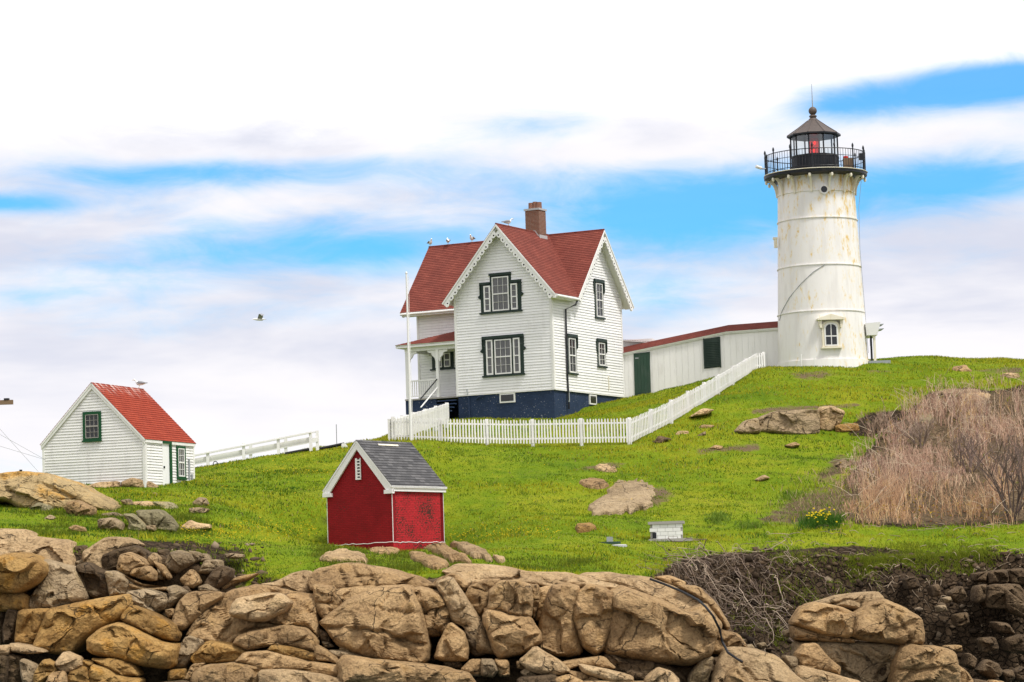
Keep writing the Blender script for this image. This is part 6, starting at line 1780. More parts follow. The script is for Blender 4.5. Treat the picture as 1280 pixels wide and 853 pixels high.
def fence(label, line, tops, step=.142, pw=.066, post_every=2.3, name='picket_fence', start=0.0):
    """line: ground points; tops: (fraction, picket height)"""
    base = np.array(line[0], float)
    root = empty(name, tuple(base)); tag(root, label, 'fence', 'white fences round the house')
    pts, L = resample(line, step)
    tf_ = [t[0] for t in tops]; th_ = [t[1] for t in tops]
    pk = MB().prism([(-pw / 2, 0), (pw / 2, 0), (pw / 2, .95), (0, 1.0), (-pw / 2, .95)], -.012, .012).mesh('picket', 'white_fence')
    tp = []
    for k, p in enumerate(pts):
        q0 = pts[max(k - 1, 0)]; q1 = pts[min(k + 1, len(pts) - 1)]
        a = math.atan2(q1[1] - q0[1], q1[0] - q0[0])
        h = float(np.interp(k / max(1, len(pts) - 1), tf_, th_))
        o_ = link('picket', pk, root, tuple(p - base + np.array([0, 0, random.uniform(-.01, .012)])))
        o_.rotation_euler = (random.uniform(-.008, .008), random.uniform(-.018, .018), a); o_.scale = (1, 1, h * random.uniform(.985, 1.015))
        tp.append((p - base, a, h))
    for fr in (.20, .80):
        m_ = MB()
        for (p0, a0, h0), (p1, a1, h1) in zip(tp[:-1], tp[1:]):
            nrm_ = np.array([-math.sin(a0), math.cos(a0), 0])
            i0, i1 = p0 + nrm_ * .016 + [0, 0, h0 * fr - .04], p1 + nrm_ * .016 + [0, 0, h1 * fr - .04]
            j0, j1 = i0 + nrm_ * .04, i1 + nrm_ * .04
            u = np.array([0, 0, .08])
            m_.face([i0, i1, i1 + u, i0 + u]); m_.face([j1, j0, j0 + u, j1 + u]); m_.face([i0 + u, i1 + u, j1 + u, j0 + u]); m_.face([i1, i0, j0, j1])
        m_.build('rail', 'white_fence', root)
    n = max(1, round(L / post_every))
    pm_ = MB().box(-.08, .08, -.06, .06, -.4, 1.0).mesh('post', 'white_fence')
    for k in range(n + 1):
        i = min(len(tp) - 1, round(k * (len(tp) - 1) / n))
        p, a, h = tp[i]
        nrm_ = np.array([-math.sin(a), math.cos(a), 0])
        o_ = link('post', pm_, root, tuple(p + nrm_ * .10)); o_.rotation_euler = (0, 0, a); o_.scale = (1, 1, h * 1.02)
    return root


def ground_line(pixels, lift=.03):
    out_ = []
    for (x, y) in pixels:
        p = gpt(x, y); out_.append(p)
    A = np.array(out_); d = []
    for a, c in zip(A[:-1], A[1:]):
        for t in np.linspace(0, 1, 8, endpoint=False): d.append(a + (c - a) * t)
    d.append(A[-1]); d = np.array(d)
    return d


fl = ground_line([(491, 552), (560, 554.5), (640, 556), (788, 554)]); fl[:, 2] += .04
fence('white picket fence running level across the lawn before the blue foundation', fl, [(0, 1.10), (1, 1.14)])
f2_ = ground_line([(789, 554), (835, 531), (880, 504), (925, 475), (946, 462), (957, 460)])
f2_[:, 2] = np.interp(np.arange(len(f2_)), [0, 8, 16, 24, 32, 40], f2_[::8, 2]) + .03
fence('white picket fence climbing the slope to the foot of the lighthouse', f2_, [(0, 1.10), (.3, .98), (.7, .86), (1, .80)], post_every=2.0)
pA = gpt(491, 552); pB = at(562., 527., 142.0); pA = pA + np.array([-.05, .15, 0])
l3 = np.array([pA + (pB - pA) * t for t in np.linspace(0, 1, 12)])
fence('short white fence running back from the picket fence corner to the porch steps', l3, [(0, 1.05), (1, .95)], step=.15)

# white rails along the boat ramp, dark against nothing but sky
ramp = empty('ramp_railing', tuple(at(259.6, 590., 131.5)))
tag(ramp, 'white post and board railing crossing the skyline left of the house', 'railing')
R0 = np.array(ramp.location)
Z4 = lambda x, y: (230 + x / 5.818, 530 + y / 5.818)
def rp_(x, y, D): return at(*map(float, Z4(x, y)), D) - R0
for (x, yt, yb), D in [((172, 198, 400), 131.5), ((433, 140, 330), 131.5), ((685, 97, 300), 131.5), ((920, 58, 250), 131.5), ((483, 150, 320), 133.2), ((738, 98, 290), 133.2), ((968, 50, 230), 133.2), ((-90, 252, 430), 131.5)]:
    t_, b__ = rp_(x, yt, D), rp_(x + 12, yb, D)
    MB().box(t_[0] - .07, t_[0] + .07, t_[1] - .07, t_[1] + .07, b__[2], t_[2]).build('post', 'white_fence', ramp)
def rail_between(x0, y0, x1, y1, D, hh, tt, nm):
    a, c = rp_(x0, y0, D), rp_(x1, y1, D)
    MB().hexa([(a[0], a[1] - tt, a[2] - hh), (c[0], c[1] - tt, c[2] - hh), (c[0], c[1] + tt, c[2] - hh), (a[0], a[1] + tt, a[2] - hh)], [(a[0], a[1] - tt, a[2]), (c[0], c[1] - tt, c[2]), (c[0], c[1] + tt, c[2]), (a[0], a[1] + tt, a[2])]).build(nm, 'white_fence', ramp)
rail_between(-95, 258, 925, 56, 131.42, .06, .05, 'top_rail')
rail_between(-90, 262, 970, 52, 133.2, .06, .05, 'top_rail')
rail_between(-90, 285, 922, 95, 131.6, .24, .025, 'board')
rail_between(-90, 296, 975, 96, 133.1, .22, .025, 'board')
for (x0, y0, x1, y1) in [(735, 218, 910, 185), (985, 182, 1165, 145)]:
    a, c = at(*map(float, Z4(x0, y0)), 131.0), at(*map(float, Z4(x1, y1)), 131.0)
    MB().tube([(0, 0, 0), tuple(c - a)], .07, 8).build('drain_pipe', 'black_rubber', tag(empty('drain_pipe_run', tuple(a)), 'black pipe on the skyline ' + ('under the end of the white railing' if x0 < 800 else 'between the white railing and the red shed roof'), 'pipe'))
pc = at(*map(float, Z4(1168, 165)), 130.8)
ob = MB().prism([(-.14, -.5), (.14, -.5), (.14, .0), (.06, .12), (-.1, .16), (-.14, .1)], -.1, .1).build('pipe_support', 'white_fence', None, loc=tuple(pc)); tag(ob, 'small white pipe support just left of the red shed ridge', 'post')
for (x, y), lb in (((90, 335), 'lower small iron ring on a stake at the skyline'), ((228, 292), 'upper small iron ring on a stake at the skyline')):
    c = at(*map(float, Z4(x, y)), 129.0)
    rr_ = empty('ring_stake', tuple(c)); tag(rr_, lb, 'stake')
    MB().tube([(.10 * math.cos(k * math.pi / 8), 0, .12 * math.sin(k * math.pi / 8)) for k in range(17)], .022, 5).build('ring', 'black_iron', rr_)
    MB().tube([(0, 0, -.12), (0, 0, -.7)], .025, 5).build('stake', 'black_iron', rr_)

# flagpole
fp = at(514., 556., 130.6); ft_ = at(505., 341., 130.6)
pole = empty('flagpole', tuple(fp)); tag(pole, 'slim white flagpole standing at the left fence corner', 'flagpole')
MB().tube([(0, 0, -.3), (0, 0, 3.0), (0, 0, float(ft_[2] - fp[2]))], .075, 10, .045).build('mast', 'white_trim', pole, True)
MB().lathe([(.02, float(ft_[2] - fp[2])), (.06, float(ft_[2] - fp[2]) + .04), (.05, float(ft_[2] - fp[2]) + .10), (.01, float(ft_[2] - fp[2]) + .13)], 10).build('finial', 'white_trim', pole)
MB().tube([(.10, 0, 1.0), (.09, 0, float(ft_[2] - fp[2]) - .05)], .008, 4).build('halyard', 'white_trim', pole)
st = at(421., 556., 131.0); ob = MB().tube([(0, 0, -.2), (0, 0, .95)], .022, 6).build('thin_stake', 'grey_metal', None, loc=tuple(st)); tag(ob, 'thin grey stake on the skyline behind the red shed', 'stake')

# white block bin on the lawn, stone post and plates
Z9 = lambda x, y: (700 + x / 5.33, 560 + y / 5.33)
bp = gpt(*Z9(600, 612)); 
bin_ = empty('block_bin', tuple(bp), R(-6)); tag(bin_, 'low white block bin with grey lid standing on the lawn', 'bin')
sb = F / hit1(*Z9(600, 612))
bw, bh = 218 / 5.33 / sb, 100 / 5.33 / sb
MB().box(.02, bw - .02, .02, .75, -.1, bh - .005).build('core', 'grey_wood', bin_)
for r_ in range(4):
    hh = bh / 4
    for k in range(4):
        a0 = bw * (k + (0 if r_ % 2 == 0 else .35)) / 4.2; a1 = min(bw, a0 + bw / 4.2 - .012)
        if r_ in (0, 1) and k == 0 and a0 < .4: a0 += .12
        MB().box(a0, a1, -.01 - random.uniform(0, .008), .06, r_ * hh + .006, (r_ + 1) * hh - .004).build('block', 'white_trim', bin_)
MB().box(-.06, bw + .06, -.06, .82, bh, bh + .11).build('lid', 'grey_wood', bin_)
MB().box(bw * .08, bw * .2, -.04, -.012, .04, bh * .45).build('hatch', 'black_iron', bin_)
MB().box(-.05, bw * 1.3, -.05, -.015, -.1, .02).build('apron', 'grey_wood', bin_)
c = gpt(*Z9(332, 628)); ob = MB().prism([(-.13, -.1), (.13, -.1), (.12, .20), (-.12, .21)], -.12, .12).build('stone_post', 'grey_metal', None, loc=tuple(c)); tag(ob, 'short square grey post in the lawn left of the bin', 'post')
c = gpt(*Z9(390, 655)); ob = MB().lathe([(.34, -.05), (.34, .03), (.28, .06), (.05, .07)], 18).build('well_cover', 'ridge_lead', None, loc=tuple(c)); tag(ob, 'round pale cover flush with the lawn in front of the grey post', 'cover')
c = gpt(*Z9(325, 634)); ob = MB().box(-.45, .45, -.15, .15, -.05, .04).build('base_plate', 'door_green', None, loc=tuple(c + np.array([0, -.35, 0]))); tag(ob, 'green flat plate under the grey post', 'plate')

# black cable down the big cliff face
cpts = [(225, 303), (300, 330), (400, 372), (480, 415), (520, 450), (560, 500), (595, 570), (610, 640), (640, 695), (690, 730), (718, 745)]
cD = [96.6, 96.2, 95.6, 94.6, 94.1, 93.9, 94.2, 94.3, 93.7, 93.4, 93.3]
P = [at(760 + x / 4.266, 653 + y / 4.266, d) for (x, y), d in zip(cpts, cD)]
ob = MB().tube([tuple(p - P[0]) for p in P], .042, 8).build('cable', 'black_rubber', None, True, loc=tuple(P[0])); tag(ob, 'thick black cable running down the biggest cliff face', 'cable')

# mast off the left edge with its arm and stays
mb_ = at(-70., 640., 112.); arm = at(14., 502., 112.)
mast = empty('hoist_mast', tuple(mb_)); tag(mast, 'weathered timber hoist arm reaching in at the left picture edge', 'mast')
ah = float(arm[2] - mb_[2])
MB().tube([(0, 0, -1), (0, 0, ah + 1.0)], .12, 10).build('mast_post', 'timber', mast)
MB().box(-.3, float(arm[0] - mb_[0]), -.08, .08, ah - .09, ah + .09).build('arm', 'timber', mast)
MB().box(float(arm[0] - mb_[0]) - .35, float(arm[0] - mb_[0]) - .15, -.1, .1, ah + .09, ah + .16).build('arm_fitting', 'black_iron', mast)
for (x0, y0, x1, y1) in ((-60, 470, 48, 590), (-60, 510, 57, 575), (-60, 540, 57, 575)):
    a, c = at(float(x0), float(y0), 112.3) - mb_, at(float(x1), float(y1), 121.) - mb_
    MB().tube([tuple(a), tuple(c)], .007, 4).build('stay_wire', 'grey_metal', mast)
cp = at(26., 589.5, 111.5); ob = MB().tube([(0, 0, -.2), (0, 0, .07)], .06, 8).build('iron_peg', 'black_iron', None, loc=tuple(cp)); tag(ob, 'tiny dark iron peg on top of the huge domed boulder', 'peg')


# ------------------------------------------------------------------ gulls
def loft(rings, n=12):
    """rings: (x, z, ry, rz); a body along x"""
    m_ = MB(); prev = None
    for x, z, ry, rz in rings:
        cur = [(x, ry * math.cos(t), z + rz * math.sin(t)) for t in [2 * math.pi * k / n for k in range(n)]]
        if prev:
            for k in range(n): m_.face([prev[k], prev[(k + 1) % n], cur[(k + 1) % n], cur[k]])
        else: m_.face(list(reversed(cur)))
        prev = cur
    m_.face(prev)
    return m_


def gull(p, rz, label, young=False, look=1.0):
    root = empty('gull', tuple(p), rz); tag(root, label, 'gull', 'gulls on the roofs')
    root.scale = (1.1, 1.1, 1.1)
    white = 'gull_white'; back = 'brown_bird' if young else 'gull_grey'
    body = loft([(-.26, .155, .012, .010), (-.20, .16, .045, .03), (-.10, .165, .075, .07), (.02, .17, .085, .085), (.10, .195, .072, .08), (.14, .245, .045, .055), (.155, .30, .038, .040), (.19, .325, .036, .038), (.225, .32, .018, .02), (.235, .318, .006, .006)])
    body.build('body', white, root, True)
    MB().tube([(.225, 0, .318), (.285, 0, .305)], .014, 6, .005).build('beak', 'beak_yellow', root)
    for sg in (-1, 1):
        w = loft([(-.34, .185, .006, .006), (-.24, .185, .018, .022), (-.10, .20, .022, .055), (.03, .21, .020, .060), (.09, .21, .008, .02)], 8)
        w.v = [(x, y + sg * .075, z) for x, y, z in w.v]
        w.build('wing', back, root, True)
        MB().tube([(.0, sg * .03, .09), (.01, sg * .03, .0), (.05, sg * .03, .002)], .007, 5).build('leg', 'beak_yellow', root)
    return root


def on_house(x, y, z): 
    t = R(28); e = np.array([math.cos(t), -math.sin(t), 0]); f = np.array([math.sin(t), math.cos(t), 0])
    return np.array(house.location) + e * x + f * y + np.array([0, 0, z])


def ridge_x(px, zz=RZ + .05):
    """where along the cross ridge a picture column falls"""
    best = min(np.arange(-10.2, 0, .02), key=lambda x: abs(proj(on_house(x, YC, zz))[0] - px))
    return float(best)


gull(on_house(ridge_x(533.5), YC, RZ + .06), R(-70), 'leftmost gull on the left roof ridge of the house', True)
gull(on_house(ridge_x(560), YC, RZ + .06), R(100), 'middle gull of three on the left roof ridge')
gull(on_house(ridge_x(590), YC, RZ + .06), R(-110), 'gull nearest the front gable on the left roof ridge', True)
gull(on_house(XC, .9, RZ + .06), R(8), 'white gull standing just behind the front gable peak')
t = R(YW)
gp_ = np.array(ws.location) + np.array([math.cos(t), -math.sin(t), 0]) * (-GW / 2) + np.array([math.sin(t), math.cos(t), 0]) * (GD - .25) + np.array([0, 0, RZ2 + .10])
gull(gp_, R(185), 'gull standing on the far end of the white shed ridge')
# the one in flight
fg = at(324., 399.5, 118.)
fl_ = empty('flying_gull', tuple(fg), R(188)); tag(fl_, 'grey-winged gull gliding against the clouds', 'gull')
loft([(-.30, .0, .03, .006), (-.18, .0, .045, .025), (-.05, .0, .06, .055), (.08, .005, .055, .055), (.17, .015, .038, .042), (.24, .01, .02, .022), (.31, -.005, .006, .006)]).build('body', 'gull_white', fl_, True)
for sg in (-1, 1):
    w = MB()
    sec = [(0, .0, .20), (.22, .12, .21), (.42, .10, .17), (.62, .05, .07)]
    pv = None
    for (s, z, ch_) in sec:
        lift_ = z * (1.6 if sg > 0 else .15)
        cur = [(.08 - s * .25, sg * (.03 + s), lift_ + .012), (.08 - s * .25 - ch_, sg * (.03 + s), lift_), (.08 - s * .25 - ch_ * .5, sg * (.03 + s), lift_ + .03)]
        if pv:
            for a in range(3): w.face([pv[a], pv[(a + 1) % 3], cur[(a + 1) % 3], cur[a]])
        pv = cur
    w.face(pv)
    w.build('wing', 'gull_grey', fl_)

# ================================================================== PLANTS
def in_poly(px, py, poly): return poly_mask(px, py, poly, .01) > .5


# ------------------------------------------------------------------ grass
NB = 420000
bx_ = RNG.uniform(-31, 31, NB); by_ = RNG.uniform(99.5, 156, NB)
bz_ = ground_z(bx_, by_)
P = np.stack([bx_, by_, bz_], -1)
gpx, gpy, gw_ = proj(P)
ey = np.interp(bx_, _ex, _ey)
soil_b = np.zeros(NB)
for pl, sf in SOILS: soil_b = np.maximum(soil_b, (1.0 if sf < 15 else .6) * poly_mask(gpx, gpy, pl, sf))
dry_b = np.zeros(NB)
for pl, sf in DRYS: dry_b = np.maximum(dry_b, .72 * poly_mask(gpx, gpy, pl, sf * 1.1))
patch = 1.2 * fbm(P * np.array([.16, .45, 0]) + 4, 51, 4)
patch2 = 1.1 * fbm(P * np.array([.7, 1.8, 0]) + 9, 57, 3)
hx = ground_z(bx_ + .15, by_); hy = ground_z(bx_, by_ + .15)
slope = np.hypot(hx - bz_, hy - bz_) / .15
out_b = np.zeros(NB)
for pl in OUTS: out_b = np.maximum(out_b, poly_mask(gpx, gpy, pl, 2.5))
keep = (RNG.random(NB) > out_b * 1.25 - .1) & (gpx > -40) & (gpx < 1320) & (gpy < 760) & (RNG.random(NB) > soil_b * 1.1 + .35 * patch2 * (soil_b > .05)) & (RNG.random(NB) > dry_b * .75) & (slope < .95) & (by_ > ey - .5) & (RNG.random(NB) < 1.05 + .35 * patch2)
P, patch, patch2, slope, soil_k = P[keep], patch[keep], patch2[keep], slope[keep], soil_b[keep]
n = len(P)
hgt = (.050 + .035 * RNG.random(n)) * (1 + .55 * np.clip(patch, -1, 1) + .5 * np.clip(patch2, -.6, 1)) * (1 + 1.2 * (soil_k > .2) + .9 * (P[:, 1] < np.interp(P[:, 0], _ex, _ey) + .9))
hgt = np.clip(hgt, .035, .32)
th = RNG.uniform(0, 2 * np.pi, n); wdt = .016 + .016 * RNG.random(n)
lean_ = RNG.normal(0, .45, (n, 2)) * hgt[:, None]
d_ = np.stack([np.cos(th) * wdt, np.sin(th) * wdt, np.zeros(n)], -1)
V = np.stack([P - d_ - [0, 0, .02], P + d_ - [0, 0, .02], P + np.c_[lean_, hgt]], 1).reshape(-1, 3)
g1 = np.array([.118, .200, .007]); g2 = np.array([.235, .300, .009]); g3 = np.array([.37, .355, .018]); g4 = np.array([.052, .125, .009]); straw = np.array([.30, .23, .10])
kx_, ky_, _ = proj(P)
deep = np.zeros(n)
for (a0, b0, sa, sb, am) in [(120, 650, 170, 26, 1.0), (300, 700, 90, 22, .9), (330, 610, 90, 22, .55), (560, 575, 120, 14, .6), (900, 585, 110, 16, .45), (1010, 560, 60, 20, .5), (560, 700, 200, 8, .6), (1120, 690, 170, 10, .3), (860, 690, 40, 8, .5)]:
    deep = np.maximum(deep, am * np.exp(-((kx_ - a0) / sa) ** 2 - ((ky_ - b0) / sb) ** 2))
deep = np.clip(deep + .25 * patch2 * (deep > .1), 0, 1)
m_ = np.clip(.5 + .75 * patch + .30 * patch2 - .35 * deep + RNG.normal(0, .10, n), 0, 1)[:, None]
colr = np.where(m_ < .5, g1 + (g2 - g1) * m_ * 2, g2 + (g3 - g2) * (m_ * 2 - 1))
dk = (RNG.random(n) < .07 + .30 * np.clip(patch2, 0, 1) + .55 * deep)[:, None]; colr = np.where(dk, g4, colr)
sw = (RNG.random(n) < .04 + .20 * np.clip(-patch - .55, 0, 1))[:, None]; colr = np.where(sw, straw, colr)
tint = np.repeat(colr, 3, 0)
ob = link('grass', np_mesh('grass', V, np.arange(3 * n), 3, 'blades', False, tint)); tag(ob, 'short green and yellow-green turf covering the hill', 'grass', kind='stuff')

# ------------------------------------------------------------------ flowers in the turf
fx, fy = [], []
for (x0, x1, y0, y1, k) in [(225, 400, 655, 675, 420), (250, 400, 576, 600, 110), (560, 700, 660, 676, 170), (240, 400, 595, 650, 60), (600, 840, 570, 690, 120), (700, 790, 504, 520, 16), (400, 440, 566, 640, 40), (150, 260, 618, 640, 30), (860, 1000, 545, 640, 40)]:
    fx.append(RNG.uniform(x0, x1, k)); fy.append(np.clip(RNG.normal((y0 + y1) / 2, (y1 - y0) / 3.2, k), y0 - 6, y1 + 6))
fx, fy = np.concatenate(fx), np.concatenate(fy)
W = at(fx, fy, hit(fx, fy)); n = len(W); W[:, 2] = ground_z(W[:, 0], W[:, 1]) + RNG.uniform(.08, .16, n)
r_ = RNG.uniform(.012, .025, n)
ang_ = np.arange(6) * np.pi / 3
ringv = np.stack([np.cos(ang_), np.sin(ang_) * .75, np.sin(ang_) * .65], -1)
V = np.concatenate([(W[:, None, :] + ringv[None] * r_[:, None, None]), (W + np.c_[np.zeros(n), -r_ * .5, r_ * .5])[:, None, :]], 1).reshape(-1, 3)
base_i = np.arange(n)[:, None] * 7
fc = np.stack([np.stack([base_i[:, 0] + a, base_i[:, 0] + (a + 1) % 6, base_i[:, 0] + 6], 1) for a in range(6)], 1).reshape(-1, 3)
tint = np.tile(np.array([.72, .50, .012]), (len(V), 1)) * np.repeat(RNG.uniform(.75, 1.1, n), 7)[:, None]
ob = link('dandelions', np_mesh('dandelions', V, fc, 3, 'blades', False, tint)); tag(ob, 'tiny yellow dandelions sprinkled over the grass', 'flowers', kind='stuff')


# ------------------------------------------------------------------ thin stems: ribbons of two crossing strips
def stems_mesh(name, lines, cols):
    """lines: (k,3) points with radii; three-sided tubes, built together for each k"""
    Vs, Fs, Ts = [], [], []; base = 0
    for k in sorted({len(L) for L, r in lines}):
        idx = [i for i, (L, r) in enumerate(lines) if len(L) == k]
        L = np.stack([lines[i][0] for i in idx]); r = np.stack([lines[i][1] for i in idx]); c = np.stack([cols[i] for i in idx])
        N = len(idx)
        dl = np.gradient(L, axis=1); dl /= np.linalg.norm(dl, axis=2)[..., None] + 1e-9
        h = np.where(np.abs(dl[..., 2:3]) < .9, np.array([0, 0, 1.]), np.array([1., 0, 0]))
        e1 = np.cross(dl, h); e1 /= np.linalg.norm(e1, axis=2)[..., None] + 1e-9; e2 = np.cross(dl, e1)
        rg = np.stack([L + (e1 * math.cos(t) + e2 * math.sin(t)) * r[..., None] for t in (0, 2.094, 4.189)], 2)
        Vs.append(rg.reshape(-1, 3)); Ts.append(np.repeat(c, k * 3, 0))
        i0 = base + (np.arange(N)[:, None] * k + np.arange(k - 1)[None]).reshape(-1, 1) * 3
        for a in range(3):
            b_ = (a + 1) % 3
            Fs.append(np.concatenate([i0 + a, i0 + b_, i0 + 3 + b_, i0 + 3 + a], 1))
        base += 3 * k * N
    return np_mesh(name, np.vstack(Vs), np.vstack(Fs), 4, 'stems', False, np.vstack(Ts))


# the dry thicket on the right
NS = 14000
sx = RNG.uniform(1000, 1400, NS); sy = RNG.uniform(478, 664, NS)
ok = RNG.random(NS) < np.clip(poly_mask(sx, sy, BRUSH, 34) * 1.35 - .2, 0, 1) * np.clip(.58 + .8 * fbm(np.c_[sx / 26, sy / 16, sx * 0], 71, 3), .04, 1)
sx, sy = sx[ok], sy[ok]
B = at(sx, sy, hit(sx, sy)); B[:, 2] = ground_z(B[:, 0], B[:, 1]) - .05
tone = fbm(B * np.array([.5, .5, 0]), 77, 3)
big = fbm(B * np.array([.25, .25, 0]) + 20, 79, 3)
lines, cols = [], []
palette = [1.18 * np.array(c) for c in ((.45, .29, .205), (.53, .36, .26), (.36, .215, .15), (.58, .44, .31), (.27, .17, .13), (.50, .33, .15), (.41, .26, .22))]
for i in range(len(B)):
    h = max(.22, (.62 + .32 * big[i]) * (.45 + .55 * min(1.0, max(0.0, (sx[i] - 1040) / 55))) * random.uniform(.55, 1.35))
    a = random.uniform(0, 6.283); le = random.uniform(.05, .42) * h
    t = np.linspace(0, 1, 4)[:, None]
    bend = np.array([math.cos(a) * le, math.sin(a) * le * .7, 0])
    L = B[i] + np.array([0, 0, h]) * t + bend * t ** 1.8 + np.c_[np.zeros(4), np.zeros(4), np.zeros(4)]
    pi = min(6, max(0, int(random.gauss(2.0 - 1.8 * tone[i], 1.7)))) ; c = palette[pi] * random.uniform(.75, 1.2)
    if sy[i] > 600: c = c * (1 + (np.array([1.04, .98, .76]) - 1) * min(1, (sy[i] - 600) / 40))
    lines.append((L, np.linspace(.013, .005, 4))); cols.append(c)
    for k in range(random.randint(1, 3)):
        s = random.uniform(.3, .85); p0 = B[i] + np.array([0, 0, h]) * s + bend * s ** 1.8
        b2 = random.uniform(0, 6.283); l2 = h * random.uniform(.2, .5)
        dv = np.array([math.cos(b2) * .7, math.sin(b2) * .5, random.uniform(.35, 1.0)]) * l2
        lines.append((np.stack([p0, p0 + dv * .55, p0 + dv + np.array([0, 0, .04])]), np.array([.008, .006, .004]))); cols.append(c * random.uniform(.85, 1.2))
# scruffy low stalks on the bare earth beside the thicket
for i in range(900):
    x0 = random.gauss(1035, 38); y0 = random.gauss(632, 22)
    if not (935 < x0 < 1085 and 560 < y0 < 664) or x0 < 1090 - (y0 - 540) * 1.3 - 30: continue
    p = gpt(x0, y0); h = random.uniform(.08, .34); a = random.uniform(0, 6.283); t = np.linspace(0, 1, 3)[:, None]
    lines.append((p + np.array([math.cos(a) * h * .6, math.sin(a) * h * .4, h]) * t, np.array([.010, .008, .004])))
    cols.append(random.choice([np.array([.46, .33, .20]), np.array([.30, .20, .12]), np.array([.17, .21, .03]), np.array([.24, .30, .04])]) * random.uniform(.7, 1.2))
# fallen canes, paler
for i in range(200):
    k = RNG.integers(0, len(B)); a = random.uniform(0, 6.283); L_ = random.uniform(.7, 1.9)
    t = np.linspace(0, 1, 5)[:, None]
    L = B[k] + np.array([0, 0, random.uniform(.25, .8)]) + np.array([math.cos(a) * L_, math.sin(a) * L_ * .5, random.uniform(-.1, .7) * L_]) * t + np.array([0, 0, .08]) * np.sin(t * math.pi)
    lines.append((L, np.linspace(.012, .005, 5))); cols.append(np.array([.56, .45, .32]) * random.uniform(.7, 1.15))
ob = link('dry_brush', stems_mesh('dry_brush', lines, cols)); tag(ob, 'dense tan and pinkish dry brush covering the right-hand slope', 'brush', kind='stuff')

# yellowing leaves low in the thicket
k = 900
lx = np.r_[RNG.uniform(1090, 1260, k // 2), RNG.uniform(1050, 1280, k // 2)]; ly = np.r_[RNG.uniform(630, 658, k // 2), RNG.uniform(500, 655, k // 2)]
W = at(lx, ly, hit(lx, ly)); W[:, 2] = ground_z(W[:, 0], W[:, 1]) + RNG.uniform(.05, .6, k)
d1 = RNG.normal(0, .035, (k, 3)); d2 = RNG.normal(0, .035, (k, 3))
V = np.stack([W - d1, W + d2, W + d1 + d2 * .3], 1).reshape(-1, 3)
cl = np.where(RNG.random(k)[:, None] < .55, np.array([.42, .27, .03]), np.array([.30, .13, .05])) * RNG.uniform(.7, 1.2, (k, 1))
ob = link('dead_leaves', np_mesh('dead_leaves', V, np.arange(3 * k), 3, 'blades', False, np.repeat(cl, 3, 0))); tag(ob, 'yellow and rusty leaves caught low in the dry brush', 'leaves', kind='stuff')


# ------------------------------------------------------------------ bare bushes
def branch_lines(p, d, L, r, depth, out_l, col):
    k = 5; pts = [np.array(p, float)]; dd = np.array(d, float)
    for i in range(k - 1):
        dd = dd + np.random.default_rng(int(abs(p[0] * 1000 + p[2] * 777 + i * 31 + depth * 91)) % 99991).normal(0, .10, 3) + np.array([0, 0, .05]); dd /= np.linalg.norm(dd)
        pts.append(pts[-1] + dd * L / (k - 1))
    out_l.append((np.array(pts), np.linspace(r, r * .6, k)))
    if depth == 0: return
    for j in range(3 if depth > 1 else 4):
        s = random.uniform(.35, 1.0); i = min(k - 2, int(s * (k - 1))); p0 = pts[i] + (pts[i + 1] - pts[i]) * (s * (k - 1) - i)
        a = random.uniform(0, 6.283)
        nd = dd * .8 + np.array([math.cos(a), math.sin(a), random.uniform(.1, .6)]) * .55; nd /= np.linalg.norm(nd)
        branch_lines(p0, nd, L * random.uniform(.55, .75), r * .55, depth - 1, out_l, col)


def bare_bush(px, py, h, label, nst, col):
    p = gpt(px, py); root = empty('bare_shrub', tuple(p)); tag(root, label, 'shrub')
    tr, tw = [], []
    for i in range(nst):
        a = i * 2.4 + random.uniform(-.3, .3); l_ = random.uniform(.1, .65)
        d = np.array([math.cos(a) * l_, math.sin(a) * l_ * .7, 1.0]); d /= np.linalg.norm(d)
        ls = []
        branch_lines(np.array([math.cos(a) * .12, math.sin(a) * .12, -.15]), d, h * random.uniform(.45, .6), .045, 3, ls, col)
        for L, r in ls: (tr if r[0] > .02 else tw).append((L, r))
    link('stems', stems_mesh('stems', tr, [np.array(col) * random.uniform(.6, .95) for _ in tr]), root)
    link('twigs', stems_mesh('twigs', tw, [np.array(col) * random.uniform(.8, 1.3) for _ in tw]), root)
    return root


bare_bush(1266, 647, 3.6, 'large bare grey-brown shrub rising from the dry brush at the right edge', 9, (.16, .115, .095))
bare_bush(1210, 590, 2.0, 'slender bare twiggy shrub left of the large one in the dry brush', 6, (.24, .17, .14))
bare_bush(1150, 560, 1.7, 'low bare greyish shrub in the middle of the dry brush', 7, (.30, .22, .17))
bare_bush(1096, 548, 1.5, 'low bare shrub at the upper left rim of the dry brush', 6, (.34, .24, .17))

# ------------------------------------------------------------------ bramble roots hanging over the earth bank
lines, cols = [], []
for i in range(330):
    x0 = random.gauss(905, 50); y0 = random.uniform(692, 790)
    if not (828 < x0 < 1030): continue
    D0 = hit1(x0, y0); p = at(float(x0), float(y0), D0); p[2] += random.uniform(.02, .3)
    k = 11; d = np.array([random.uniform(-1, 1), random.uniform(-.6, .1), random.uniform(-.4, .4)]); pts = [p]
    st_ = random.uniform(.08, .24)
    for j in range(k):
        d = d + np.array([random.gauss(0, .5), random.gauss(-.02, .22), random.gauss(-.05, .42)]); d /= np.linalg.norm(d)
        q_ = pts[-1] + d * st_
        gz_ = float(ground_z(q_[0], q_[1], False)) + .12; q_[2] = max(q_[2], gz_ + .03)
        if q_[2] > gz_ + .55: q_[2] = gz_ + .55
        pts.append(q_)
    r0 = random.choice([.007, .009, .012, .022])
    lines.append((np.array(pts), np.linspace(r0, r0 * .5, k + 1))); cols.append(np.array(random.choice([(.30, .22, .16), (.22, .16, .12), (.42, .33, .24), (.15, .11, .085)])) * random.uniform(.7, 1.2))
